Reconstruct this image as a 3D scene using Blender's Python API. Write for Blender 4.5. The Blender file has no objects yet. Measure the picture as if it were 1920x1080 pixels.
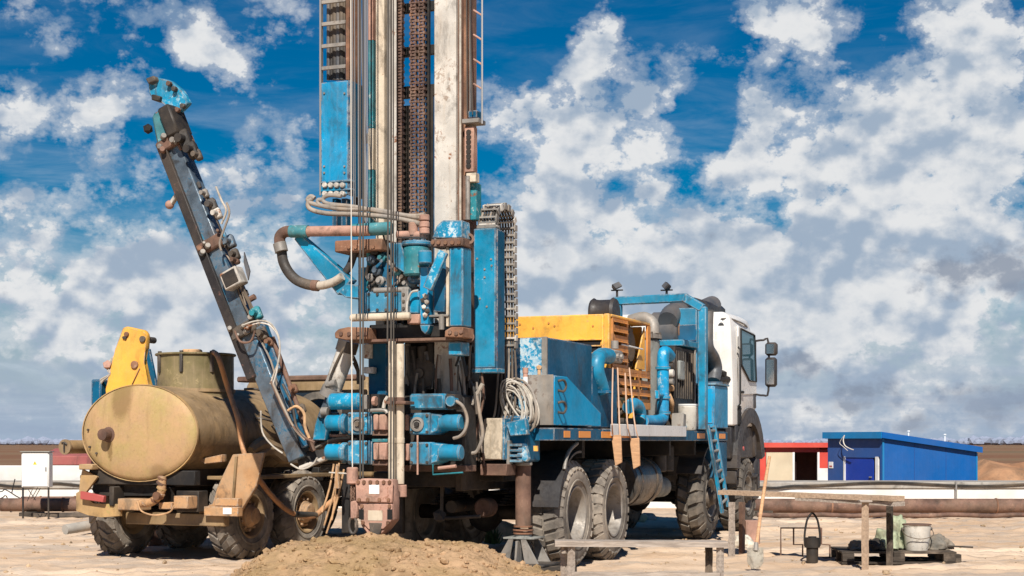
import bpy, bmesh, math, random
from mathutils import Vector, Matrix, noise as mnoise
rnd = random.Random(7)
R_ = math.radians
scene = bpy.context.scene
col = scene.collection

# ------------------------------------------------------------------ camera
CAM_H = 1.45
FPX, CX, HY = 3000.0, 960.0, 828.0          # focal length and principal column / horizon row of a 1920-wide frame
cam_data = bpy.data.cameras.new('camera')
cam = bpy.data.objects.new('camera', cam_data)
col.objects.link(cam)
cam.location = (0, 0, CAM_H)
cam.rotation_euler = (R_(90), 0, 0)
cam_data.sensor_width = 36.0
cam_data.lens = 36.0 * FPX / 1920.0
cam_data.shift_y = 0.15
cam_data.clip_start = 0.1
cam_data.clip_end = 8000
scene.camera = cam

# ------------------------------------------------------------------ exposure
vs = scene.view_settings
vs.view_transform = 'Standard'
vs.look = 'None'
vs.gamma = 1.0
vs.use_curve_mapping = False
vs.exposure = 0.40

# ------------------------------------------------------------------ sun
SUN_AZ, SUN_EL = 3.0, 43.0                   # behind the camera, slightly to its left
sd = bpy.data.lights.new('sun', 'SUN')
sd.energy = 4.9
sd.angle = R_(0.53)
sd.color = (1.0, 0.945, 0.86)
sun = bpy.data.objects.new('sun', sd)
col.objects.link(sun)
to_sun = Vector((-math.sin(R_(SUN_AZ)) * math.cos(R_(SUN_EL)), -math.cos(R_(SUN_AZ)) * math.cos(R_(SUN_EL)), math.sin(R_(SUN_EL))))
sun.rotation_euler = to_sun.to_track_quat('Z', 'Y').to_euler()
sun.location = to_sun * 40

# ------------------------------------------------------------------ world: sky with broken cumulus
world = bpy.data.worlds.new('World')
scene.world = world
world.use_nodes = True
wt = world.node_tree
wt.nodes.clear()

class NT:
    """small helper for writing node trees"""
    def __init__(self, nt): self.nt = nt
    def n(self, typ, **kw):
        x = self.nt.nodes.new(typ)
        for k, v in kw.items(): setattr(x, k, v)
        return x
    def link(self, a, b): self.nt.links.new(a, b)
    def put(self, sock, v):
        if isinstance(v, bpy.types.NodeSocket): self.link(v, sock)
        elif v is not None: sock.default_value = v
    def math(self, op, a, b=None, c=None, clamp=False):
        m = self.n('ShaderNodeMath', operation=op, use_clamp=clamp)
        self.put(m.inputs[0], a)
        if b is not None: self.put(m.inputs[1], b)
        if c is not None: self.put(m.inputs[2], c)
        return m.outputs[0]
    def vmath(self, op, a, b=None, scale=None):
        m = self.n('ShaderNodeVectorMath', operation=op)
        self.put(m.inputs[0], a)
        if b is not None: self.put(m.inputs[1], b)
        if scale is not None: self.put(m.inputs['Scale'], scale)
        return m.outputs['Value'] if op in ('DISTANCE', 'LENGTH', 'DOT_PRODUCT') else m.outputs['Vector']
    def noise(self, vec, scale, detail=6, rough=0.55, dist=0.0, lac=2.0):
        m = self.n('ShaderNodeTexNoise')
        self.put(m.inputs['Vector'], vec)
        m.inputs['Scale'].default_value = scale
        m.inputs['Detail'].default_value = detail
        m.inputs['Roughness'].default_value = rough
        m.inputs['Lacunarity'].default_value = lac
        m.inputs['Distortion'].default_value = dist
        return m.outputs['Fac'], m.outputs['Color']
    def rng(self, v, a, b, c=0.0, d=1.0, smooth=True):
        m = self.n('ShaderNodeMapRange', interpolation_type='SMOOTHSTEP' if smooth else 'LINEAR')
        m.clamp = True
        self.put(m.inputs['Value'], v)
        for k, x in zip(('From Min', 'From Max', 'To Min', 'To Max'), (a, b, c, d)): m.inputs[k].default_value = x
        return m.outputs['Result']
    def mix(self, f, a, b, blend='MIX'):
        m = self.n('ShaderNodeMix', data_type='RGBA', blend_type=blend)
        self.put(m.inputs[0], f)
        for s, v in ((m.inputs[6], a), (m.inputs[7], b)):
            self.put(s, (*v, 1.0) if isinstance(v, tuple) and len(v) == 3 else v)
        return m.outputs[2]

w = NT(wt)
sky = w.n('ShaderNodeTexSky', sky_type='NISHITA')
sky.sun_disc = False
sky.sun_elevation = R_(SUN_EL)
sky.sun_rotation = R_(180 + SUN_AZ)
sky.altitude = 200
sky.air_density = 1.0
sky.dust_density = 0.3
sky.ozone_density = 2.0
hs = w.n('ShaderNodeHueSaturation')
hs.inputs['Hue'].default_value = 0.503
hs.inputs['Saturation'].default_value = 1.95
hs.inputs['Value'].default_value = 0.56
w.link(sky.outputs[0], hs.inputs['Color'])
tc = w.n('ShaderNodeTexCoord')
d = tc.outputs['Generated']
sep = w.n('ShaderNodeSeparateXYZ'); w.link(d, sep.inputs[0])
el = sep.outputs['Z']
def direc(px, py):
    return Vector(((px - CX) / FPX, 1.0, (HY - py) / FPX)).normalized()
CLOUDS = [  # direction the bank stands in (given as where the photograph has it), radius, weight
    (40, 235, 110, .34), (90, 50, 190, .20), (330, 40, 150, .20), (230, 165, 80, .34), (190, 220, 60, .2), (430, 145, 90, .34), (375, 70, 70, .2), (540, 235, 90, .3),
    (440, 325, 120, .30), (270, 310, 85, .24), (100, 390, 110, .16), (20, 370, 60, .2), (530, 5, 90, .25), (310, 490, 150, .2), (120, 560, 220, .22),
    (330, 660, 260, .24), (500, 540, 190, .3), (170, 270, 60, .2),
    (1100, 80, 85, .34), (1280, 100, 100, .34), (1240, 160, 50, .2), (1470, 30, 130, .42), (1790, 35, 130, .34), (1120, 225, 170, .36), (940, 210, 90, .3),
    (1440, 190, 75, .3), (1240, 275, 60, .28), (1700, 260, 260, .36), (1870, 170, 150, .32), (1500, 440, 250, .32), (1060, 430, 220, .36),
    (1290, 560, 260, .32), (1780, 400, 250, .34), (1640, 600, 300, .32), (1400, 300, 90, .3), (1000, 560, 230, .3),
    (1270, 30, 120, -.3), (1320, 225, 90, -.34), (1600, 90, 70, -.2), (60, 130, 70, -.15), (200, 420, 90, -.2), (60, 310, 70, -.12), (360, 420, 70, -.15), (370, 215, 90, -.25), (500, 300, 50, -.2), (300, 110, 70, -.15),
    (1140, 330, 60, -.2), (1480, 400, 60, -.22), (1440, 370, 70, -.2), (1150, 640, 80, -.1), (1690, 560, 60, -.12), (520, 160, 60, -.25), (90, 300, 60, -.2), (990, 100, 90, -.3), (1430, 110, 60, -.15), (240, 260, 60, -.2), (1010, 20, 100, -.25)]
warp = w.noise(d, 24.0, 4, 0.55)[1]
dw = w.vmath('ADD', d, w.vmath('SCALE', w.vmath('SUBTRACT', warp, (0.5, 0.5, 0.5)), scale=0.030))
cov = None
for (px, py, r, wt_) in CLOUDS:
    dist = w.vmath('DISTANCE', dw, tuple(direc(px, py)))
    g = w.rng(dist, r * 1.25 / FPX, 0.0, 0.0, wt_)
    cov = g if cov is None else w.math('ADD', cov, g)
cov = w.math('MINIMUM', cov, 0.44)
# rest of the dome: the same broken cover, thinner overhead; thicker and greyer towards the horizon
low = w.rng(el, 0.19, 0.04, 0.0, 0.14)
cov = w.math('ADD', cov, low)
cov = w.math('SUBTRACT', cov, w.rng(el, 0.30, 0.60, 0.0, 0.10))  # cover thinned above the view to lower the fill light
def puffs(vec):
    a = w.noise(vec, 23.0, 13, 0.65, 0.0)[0]
    v = w.n('ShaderNodeTexVoronoi', feature='F1', distance='EUCLIDEAN')
    v.inputs['Scale'].default_value = 44.0; v.inputs['Detail'].default_value = 3.0; v.inputs['Roughness'].default_value = 0.55; v.inputs['Lacunarity'].default_value = 2.3
    wv = w.vmath('ADD', vec, w.vmath('SCALE', w.noise(vec, 40.0, 4, 0.6)[1], scale=0.012))
    w.link(wv, v.inputs['Vector'])
    return w.math('ADD', a, w.math('MULTIPLY', w.math('SUBTRACT', 0.46, v.outputs['Distance']), 0.22))
dsq = w.vmath('MULTIPLY', d, (1.0, 1.0, 1.35))
p0 = puffs(dsq)
p1 = puffs(w.vmath('ADD', dsq, (-0.004, 0.0, 0.012)))
dens = w.math('ADD', p0, cov)
mask = w.math('MAXIMUM', w.rng(dens, 0.585, 0.735), w.math('MULTIPLY', w.rng(dens, 0.47, 0.66), 0.5))
# thin high veils, drawn out sideways
veil_n = w.noise(w.vmath('MULTIPLY', d, (5.0, 5.0, 22.0)), 2.2, 8, 0.6, 0.6)[0]
veil = w.math('MULTIPLY', w.rng(veil_n, 0.42, 0.80), w.rng(el, 0.26, 0.05, 0.10, 0.75))
def soft(vec):
    return w.math('ADD', w.noise(vec, 19.0, 3, 0.5, 0.0)[0], w.math('MULTIPLY', w.noise(vec, 60.0, 4, 0.6)[0], 0.22))
relief = w.rng(w.math('SUBTRACT', soft(dsq), soft(w.vmath('ADD', dsq, (-0.004, 0.0, 0.014)))), -0.12, 0.085)
relief = w.math('MULTIPLY', relief, w.rng(w.math('SUBTRACT', p0, p1), -0.22, 0.05, 0.72, 1.0))
thick = w.rng(dens, 0.80, 1.10)
greyn = w.noise(dsq, 9.0, 5, 0.55)[0]
grey = w.math('MULTIPLY', w.rng(greyn, 0.42, 0.66), thick)
cl = w.mix(relief, (3.5, 4.4, 5.6), (7.9, 8.0, 8.1))
cl = w.mix(w.math('MULTIPLY', grey, 0.6), cl, (4.1, 4.9, 5.9))
# a few lone dark banks low on the right
dark = None
for (px, py, rr) in ((1790, 500, 110), (1850, 490, 90), (1920, 530, 100), (1830, 755, 90), (1890, 745, 90), (1700, 800, 70), (1500, 700, 90), (1620, 740, 90)):
    sc = w.vmath('MULTIPLY', w.vmath('SUBTRACT', dw, tuple(direc(px, py))), (0.55, 1.0, 1.5))
    g = w.rng(w.vmath('LENGTH', sc), rr * 1.25 / FPX, 0.0, 0.0, 1.0)
    dark = g if dark is None else w.math('MAXIMUM', dark, g)
dark = w.math('MULTIPLY', w.rng(w.math('ADD', dark, w.math('MULTIPLY', w.math('SUBTRACT', p0, 0.5), 2.6)), 0.10, 0.80), 0.85)
hazec = w.mix(w.rng(el, 0.14, 0.0), hs.outputs[0], (3.6, 4.5, 5.8))
skyc = w.mix(veil, hazec, (5.6, 6.4, 7.3))
skyc = w.mix(mask, skyc, cl)
skyc = w.mix(dark, skyc, (2.5, 3.0, 3.9))
# low stratus: grey-blue bars just above the horizon
bar_n = w.noise(w.vmath('MULTIPLY', d, (6.0, 6.0, 60.0)), 1.6, 6, 0.55, 0.3)[0]
bars = w.math('MULTIPLY', w.rng(bar_n, 0.40, 0.62), w.rng(el, 0.075, 0.01, 0.0, 0.55))
skyc = w.mix(bars, skyc, (3.2, 4.0, 5.3))
bg = w.n('ShaderNodeBackground')
w.link(skyc, bg.inputs['Color'])
bg.inputs['Strength'].default_value = 0.075
wo = w.n('ShaderNodeOutputWorld')
w.link(bg.outputs[0], wo.inputs['Surface'])
world.cycles.sampling_method = 'MANUAL'
world.cycles.sample_map_resolution = 512

# ------------------------------------------------------------------ materials
MATS = {}
def bsdf_mat(name):
    m = bpy.data.materials.new(name); m.use_nodes = True
    t = NT(m.node_tree)
    b = m.node_tree.nodes['Principled BSDF']
    MATS[name] = m
    return m, t, b

def paint(name, base, var=0.18, chip=None, chip_amt=0.0, rust_amt=0.0, dust=0.0, rough=0.5, metal=0.0, scale=1.0, bump=0.15,
          rust=(0.16, 0.065, 0.03), dustc=(0.42, 0.30, 0.19), streak=0.0, spec=0.4, grime=0.5, edge=0.0):
    """painted or bare metal with uneven tone, chipped patches, rust and settled dust"""
    m, t, b = bsdf_mat(name)
    oc = t.n('ShaderNodeTexCoord').outputs['Object']
    n1 = t.noise(oc, 2.2 * scale, 5, 0.6)[0]
    n2 = t.noise(oc, 15.0 * scale, 9, 0.70, 0.3)[0]
    n3 = t.noise(t.vmath('ADD', oc, (7.3, 1.9, 4.1)), 4.5 * scale, 8, 0.66, 0.3)[0]
    dk = tuple(c * (1 - var * 1.6) for c in base); lt = tuple(min(1, c * (1 + var)) for c in base)
    c = t.mix(t.rng(n1, 0.3, 0.7), dk, lt)
    ro = rough
    if streak:
        ns = t.noise(t.vmath('MULTIPLY', oc, (14, 14, 1.1)), 1.6 * scale, 5, 0.6)[0]
        c = t.mix(t.math('MULTIPLY', t.rng(ns, 0.48, 0.72), streak), c, dustc)
    if chip_amt:
        lim = 0.74 - 0.30 * chip_amt
        cm = t.rng(t.math('ADD', n2, t.math('MULTIPLY', t.math('SUBTRACT', n1, 0.5), 0.75)), lim, lim + 0.07)
        c = t.mix(t.math('MULTIPLY', cm, 0.85), c, t.mix(t.rng(n3, 0.42, 0.58), chip or (0.5, 0.52, 0.52), tuple(0.5 * x + 0.5 * y for x, y in zip(base, chip or (0.5, 0.52, 0.52)))))
    if rust_amt:
        lim = 0.76 - 0.34 * rust_amt
        rc = t.mix(n2, rust, tuple(min(1, x * 2.1) for x in rust))
        rm = t.rng(t.math('ADD', n3, t.math('MULTIPLY', t.math('SUBTRACT', n1, 0.5), 0.35)), lim, lim + 0.06)
        c = t.mix(rm, c, rc)
    if edge:
        bv = t.n('ShaderNodeBevel', samples=3); bv.inputs['Radius'].default_value = 0.022
        ge = t.n('ShaderNodeNewGeometry')
        dt = t.vmath('DOT_PRODUCT', bv.outputs[0], ge.outputs['Normal'])
        em = t.math('MULTIPLY', t.rng(dt, 0.995, 0.90), t.rng(n3, 0.52 - 0.16 * edge, 0.60 - 0.16 * edge))
        c = t.mix(em, c, t.mix(t.rng(n2, 0.40, 0.56), rust, (0.36, 0.33, 0.29)))
    if grime:
        ng = t.noise(t.vmath('ADD', t.vmath('MULTIPLY', oc, (1, 1, 0.6)), (1.7, 4.2, 9.9)), 3.4 * scale, 9, 0.72, 0.5)[0]
        c = t.mix(t.math('MULTIPLY', t.rng(ng, 0.50, 0.66), grime), c, (0.035, 0.028, 0.022))
    if dust:
        nd = t.noise(t.vmath('ADD', oc, (3.1, 8.2, 0.4)), 1.3 * scale, 7, 0.62)[0]
        c = t.mix(t.math('MULTIPLY', t.rng(nd, 0.40, 0.68), dust), c, dustc)
    t.link(c, b.inputs['Base Color'])
    b.inputs['Metallic'].default_value = metal
    b.inputs['Specular IOR Level'].default_value = spec
    t.link(t.rng(n2, 0.3, 0.75, max(0.05, rough - 0.12), min(1, rough + 0.22)), b.inputs['Roughness'])
    if bump:
        bp = t.n('ShaderNodeBump'); bp.inputs['Strength'].default_value = bump; bp.inputs['Distance'].default_value = 0.02
        t.link(n2, bp.inputs['Height']); t.link(bp.outputs[0], b.inputs['Normal'])
    return m

def flat(name, base, rough=0.6, metal=0.0, spec=0.4):
    m, t, b = bsdf_mat(name)
    b.inputs['Base Color'].default_value = (*base, 1)
    b.inputs['Roughness'].default_value = rough
    b.inputs['Metallic'].default_value = metal
    b.inputs['Specular IOR Level'].default_value = spec
    return m

def wood(name, base, dark):
    m, t, b = bsdf_mat(name)
    oc = t.n('ShaderNodeTexCoord').outputs['Object']
    g = t.noise(t.vmath('MULTIPLY', oc, (3, 26, 26)), 1.3, 6, 0.65, 0.5)[0]
    n = t.noise(oc, 3.1, 6, 0.6)[0]
    c = t.mix(t.rng(g, 0.32, 0.66), dark, base)
    c = t.mix(t.math('MULTIPLY', t.rng(n, 0.5, 0.72), 0.6), c, (0.30, 0.23, 0.17))
    t.link(c, b.inputs['Base Color']); b.inputs['Roughness'].default_value = 0.85; b.inputs['Specular IOR Level'].default_value = 0.2
    bp = t.n('ShaderNodeBump'); bp.inputs['Strength'].default_value = 0.5; bp.inputs['Distance'].default_value = 0.01
    t.link(g, bp.inputs['Height']); t.link(bp.outputs[0], b.inputs['Normal'])
    return m

BLUE = (0.002, 0.225, 0.39)
paint('blue_worn', BLUE, 0.26, (0.36, 0.52, 0.57), 0.50, 0.32, 0.10, 0.43, scale=1.3, streak=0.10, grime=0.65, edge=1.0)
paint('blue', BLUE, 0.20, (0.26, 0.46, 0.54), 0.26, 0.20, 0.08, 0.42, grime=0.6, streak=0.06, edge=0.8)
paint('blue_clean', (0.003, 0.25, 0.47), 0.14, (0.40, 0.55, 0.60), 0.30, 0.12, 0.10, 0.42, grime=0.45, streak=0.08, edge=0.6)
paint('blue_fresh', (0.001, 0.29, 0.55), 0.08, (0.3, 0.5, 0.58), 0.12, 0.06, 0.02, 0.55, grime=0.15, edge=0.5, spec=0.2)
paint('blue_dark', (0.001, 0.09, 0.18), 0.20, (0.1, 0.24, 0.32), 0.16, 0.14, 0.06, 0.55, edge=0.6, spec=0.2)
paint('blue_battered', (0.006, 0.24, 0.42), 0.28, (0.56, 0.63, 0.64), 0.80, 0.28, 0.14, 0.45, scale=1.5, streak=0.15, edge=1.0)
paint('teal', (0.02, 0.20, 0.24), 0.25, (0.42, 0.48, 0.45), 0.45, 0.40, 0.15, 0.5, scale=1.6)
paint('yellow', (0.82, 0.41, 0.055), 0.10, (0.45, 0.27, 0.12), 0.20, 0.12, 0.14, 0.48, streak=0.12, grime=0.35, edge=0.6)
paint('yellow_shaded', (0.55, 0.22, 0.05), 0.15, (0.4, 0.25, 0.12), 0.2, 0.2, 0.25, 0.55)  # yellow darkened: the flank's shade is put into the colour
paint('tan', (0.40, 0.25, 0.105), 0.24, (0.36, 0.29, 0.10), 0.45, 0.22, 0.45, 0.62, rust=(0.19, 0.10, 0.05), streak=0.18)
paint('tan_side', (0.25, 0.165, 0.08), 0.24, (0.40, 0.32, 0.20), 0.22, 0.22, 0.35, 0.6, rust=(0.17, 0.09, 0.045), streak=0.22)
paint('olive', (0.16, 0.13, 0.055), 0.22, (0.36, 0.28, 0.14), 0.35, 0.25, 0.30, 0.6, streak=0.25)
paint('orange_tan', (0.47, 0.26, 0.12), 0.16, (0.30, 0.21, 0.13), 0.45, 0.34, 0.50, 0.7, grime=0.75, edge=0.8, scale=1.6)
paint('cream', (0.60, 0.51, 0.39), 0.12, (0.30, 0.20, 0.12), 0.36, 0.20, 0.20, 0.55, scale=1.2, streak=0.35)
paint('white_worn', (0.56, 0.525, 0.47), 0.14, (0.27, 0.19, 0.14), 0.50, 0.44, 0.15, 0.5, scale=1.1, streak=0.25)
paint('white', (0.74, 0.73, 0.71), 0.04, None, 0, 0.0, 0.14, 0.35, grime=0.12)
paint('cab_white', (0.72, 0.70, 0.67), 0.05, None, 0, 0.0, 0.35, 0.30, dustc=(0.55, 0.45, 0.34), streak=0.10, grime=0.12)
paint('rust', (0.22, 0.105, 0.06), 0.30, (0.36, 0.22, 0.15), 0.45, 0.3, 0.15, 0.8, scale=1.6, bump=0.4)
paint('rust_pink', (0.42, 0.24, 0.18), 0.18, (0.30, 0.14, 0.09), 0.40, 0.30, 0.20, 0.75, scale=1.7, bump=0.3)
paint('rust_brown', (0.155, 0.085, 0.06), 0.28, (0.28, 0.17, 0.12), 0.4, 0.3, 0.12, 0.75, scale=1.5, bump=0.35)
paint('iron', (0.055, 0.048, 0.043), 0.30, (0.16, 0.12, 0.09), 0.40, 0.20, 0.25, 0.6, scale=1.5, bump=0.3)
paint('black_steel', (0.013, 0.012, 0.012), 0.2, (0.05, 0.04, 0.03), 0.3, 0.1, 0.10, 0.6)
paint('chassis', (0.013, 0.012, 0.012), 0.2, (0.05, 0.04, 0.03), 0.3, 0.12, 0.14, 0.7)
paint('grey_steel', (0.28, 0.26, 0.235), 0.18, (0.16, 0.12, 0.10), 0.32, 0.22, 0.15, 0.55, metal=0.25, streak=0.2)
paint('grey_paint', (0.27, 0.28, 0.26), 0.12, (0.4, 0.38, 0.34), 0.2, 0.1, 0.15, 0.5)
paint('chrome_worn', (0.13, 0.17, 0.21), 0.3, (0.004, 0.13, 0.24), 0.66, 0.14, 0.14, 0.38, metal=0.35, scale=1.5, grime=0.7)
paint('boom_side', (0.022, 0.018, 0.018), 0.22, (0.13, 0.06, 0.045), 0.45, 0.34, 0.08, 0.55, scale=1.3, rust=(0.10, 0.028, 0.02))
paint('chain', (0.14, 0.078, 0.06), 0.30, (0.19, 0.12, 0.09), 0.5, 0.4, 0.2, 0.7, scale=2.0, bump=0.3)
paint('hose_grey', (0.26, 0.23, 0.20), 0.20, (0.14, 0.11, 0.09), 0.3, 0.0, 0.4, 0.7, scale=2.0)
paint('hose_pale', (0.46, 0.42, 0.36), 0.16, (0.22, 0.18, 0.14), 0.3, 0.0, 0.3, 0.7, scale=2.5)
paint('hose_black', (0.03, 0.028, 0.026), 0.2, None, 0, 0.0, 0.25, 0.55)
paint('hose_orange', (0.56, 0.28, 0.13), 0.12, None, 0, 0.0, 0.3, 0.6)
paint('rubber', (0.085, 0.075, 0.065), 0.2, None, 0, 0.0, 0.75, 0.85, scale=2.0, dustc=(0.27, 0.225, 0.175), bump=0.3)
paint('rubber_dusty', (0.15, 0.13, 0.11), 0.2, None, 0, 0.0, 0.95, 0.9, scale=1.8, dustc=(0.36, 0.305, 0.245), bump=0.3)
paint('concrete', (0.36, 0.33, 0.29), 0.15, (0.25, 0.22, 0.19), 0.3, 0.0, 0.3, 0.9, bump=0.3)
paint('liner', (0.70, 0.68, 0.64), 0.07, None, 0, 0.0, 0.30, 0.7, scale=0.6, dustc=(0.5, 0.4, 0.3), grime=0.12)
paint('shed_blue', (0.002, 0.105, 0.37), 0.05, None, 0, 0, 0.05, 0.45, scale=0.3, grime=0.08)
paint('shed_trim', (0.006, 0.20, 0.46), 0.05, None, 0, 0, 0.05, 0.4, scale=0.3, grime=0.08)
paint('door_blue', (0.010, 0.045, 0.34), 0.06, None, 0, 0, 0.03, 0.4, scale=0.5, grime=0.08)
paint('shed_violet', (0.025, 0.085, 0.28), 0.06, None, 0, 0, 0.05, 0.4, scale=0.5, grime=0.08)
paint('shed_red', (0.60, 0.065, 0.045), 0.08, None, 0, 0, 0.12, 0.5, scale=0.4, grime=0.08)
paint('shed_cream', (0.60, 0.50, 0.35), 0.06, None, 0, 0, 0.2, 0.6, scale=0.4, grime=0.08)
paint('shed_dark', (0.10, 0.055, 0.045), 0.1, None, 0, 0, 0.1, 0.7, grime=0.08)
paint('red_roof', (0.36, 0.10, 0.09), 0.1, None, 0, 0, 0.25, 0.6, scale=0.4)
paint('soot', (0.030, 0.028, 0.030), 0.15, None, 0, 0, 0.10, 0.45)
paint('gun_grey', (0.085, 0.088, 0.095), 0.12, (0.16, 0.16, 0.16), 0.2, 0.05, 0.15, 0.42)
paint('bucket_white', (0.62, 0.59, 0.53), 0.08, (0.20, 0.17, 0.14), 0.42, 0.06, 0.3, 0.5, scale=3.0)
paint('tarp', (0.33, 0.37, 0.24), 0.18, (0.5, 0.52, 0.42), 0.3, 0.0, 0.25, 0.7, scale=2.5)
paint('sack', (0.17, 0.155, 0.13), 0.2, None, 0, 0.0, 0.4, 0.85, scale=2.5)
paint('shovel_blade', (0.60, 0.55, 0.46), 0.1, (0.35, 0.28, 0.2), 0.35, 0.1, 0.4, 0.55, scale=3.0)
paint('fuel_tank', (0.07, 0.07, 0.07), 0.12, None, 0, 0.0, 0.35, 0.35, metal=0.5)
paint('leather', (0.55, 0.33, 0.17), 0.15, (0.40, 0.22, 0.11), 0.3, 0.0, 0.2, 0.8, scale=3.0)
def tank_end_material():
    m, t, b = bsdf_mat('tank_end')
    oc = t.n('ShaderNodeTexCoord').outputs['Object']
    n1 = t.noise(oc, 2.0, 6, 0.62)[0]; n2 = t.noise(oc, 34.0, 9, 0.75)[0]; n3 = t.noise(t.vmath('MULTIPLY', oc, (6, 6, 0.7)), 1.5, 6, 0.6)[0]
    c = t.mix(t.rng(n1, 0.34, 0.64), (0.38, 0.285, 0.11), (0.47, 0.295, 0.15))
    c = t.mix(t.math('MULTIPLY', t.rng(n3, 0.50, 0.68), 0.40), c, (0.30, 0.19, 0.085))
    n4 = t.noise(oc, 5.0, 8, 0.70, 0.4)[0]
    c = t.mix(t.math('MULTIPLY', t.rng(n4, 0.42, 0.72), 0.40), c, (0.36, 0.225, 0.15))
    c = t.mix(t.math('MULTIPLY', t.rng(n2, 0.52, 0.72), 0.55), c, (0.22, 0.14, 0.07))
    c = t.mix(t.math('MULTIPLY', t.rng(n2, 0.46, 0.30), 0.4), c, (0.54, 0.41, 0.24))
    # spill stain from the dome and the drip below the spigot
    for (ctr, sc, r, k) in (((-0.22, -0.05, 2.0), (1.0, 0.2, 0.55), 0.20, 0.75), ((-0.385, -0.08, 1.38), (1.6, 0.2, 0.42), 0.085, 0.8), ((0.33, -0.05, 1.05), (1, 0.2, 1), 0.16, 0.5)):
        dd = t.vmath('LENGTH', t.vmath('MULTIPLY', t.vmath('SUBTRACT', oc, ctr), sc))
        msk = t.rng(t.math('ADD', dd, t.math('MULTIPLY', t.math('SUBTRACT', n2, 0.5), 0.18)), r, r * 0.55)
        c = t.mix(t.math('MULTIPLY', msk, k), c, (0.20, 0.125, 0.05))
    t.link(c, b.inputs['Base Color']); b.inputs['Roughness'].default_value = 0.65; b.inputs['Specular IOR Level'].default_value = 0.3
    bp = t.n('ShaderNodeBump'); bp.inputs['Strength'].default_value = 0.25; bp.inputs['Distance'].default_value = 0.02
    t.link(t.math('ADD', n1, t.math('MULTIPLY', n2, 0.3)), bp.inputs['Height']); t.link(bp.outputs[0], b.inputs['Normal'])
tank_end_material()
flat('amber_reflector', (0.75, 0.27, 0.04), 0.35)
flat('red_lens', (0.40, 0.085, 0.075), 0.4)
flat('yellow_sign', (0.80, 0.58, 0.02), 0.5)
flat('black_print', (0.01, 0.01, 0.01), 0.6)
flat('paper', (0.80, 0.78, 0.74), 0.7)
flat('seal', (0.012, 0.012, 0.012), 0.6)
flat('hollow', (0.010, 0.009, 0.009), 0.9)
flat('steel_wire', (0.40, 0.38, 0.36), 0.4, 0.6)
flat('rope_dark', (0.075, 0.065, 0.055), 0.7)
flat('rope_pale', (0.62, 0.57, 0.50), 0.7)
flat('rope_tan', (0.55, 0.36, 0.25), 0.8)
flat('chrome', (0.75, 0.75, 0.75), 0.15, 1.0)
flat('rim_pale', (0.62, 0.60, 0.52), 0.4)
m, t, b = bsdf_mat('glass'); b.inputs['Base Color'].default_value = (0.05, 0.13, 0.17, 1); b.inputs['Roughness'].default_value = 0.04; b.inputs['Specular IOR Level'].default_value = 0.9
wood('plank', (0.50, 0.36, 0.25), (0.33, 0.235, 0.165))
wood('plank_grey', (0.44, 0.37, 0.31), (0.25, 0.205, 0.17))
wood('plank_orange', (0.60, 0.35, 0.19), (0.40, 0.23, 0.13))
wood('plank_dark', (0.075, 0.06, 0.048), (0.035, 0.028, 0.022))

# ------------------------------------------------------------------ frames: where a photo direction meets a plane of the place
class Frame:
    def __init__(s, ox, oy, deg):
        s.ox, s.oy, s.th = ox, oy, R_(deg)
        s.c, s.s = math.cos(s.th), math.sin(s.th)
    def local(s, X, Y, Z): return Vector(((X - s.ox) * s.c - (Y - s.oy) * s.s, (X - s.ox) * s.s + (Y - s.oy) * s.c, Z))
    def R(s, px, py, sy):                     # on the cross plane  y = sy
        a, b = (px - CX) / FPX, (HY - py) / FPX
        Y = (sy + s.ox * s.s + s.oy * s.c) / (a * s.s + s.c)
        return s.local(a * Y, Y, CAM_H + b * Y)
    def S(s, px, py, tx):                     # on the side plane  x = tx
        a, b = (px - CX) / FPX, (HY - py) / FPX
        Y = (tx + s.ox * s.c - s.oy * s.s) / (a * s.c - s.s)
        return s.local(a * Y, Y, CAM_H + b * Y)
    def G(s, px, py, z=0.0):                  # on a level plane
        a, b = (px - CX) / FPX, (HY - py) / FPX
        Y = (z - CAM_H) / b
        return s.local(a * Y, Y, z)
WF = Frame(0, 0, 0)
def zat(py, Y): return CAM_H + (HY - py) / FPX * Y
def xat(px, Y): return (px - CX) / FPX * Y

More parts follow.
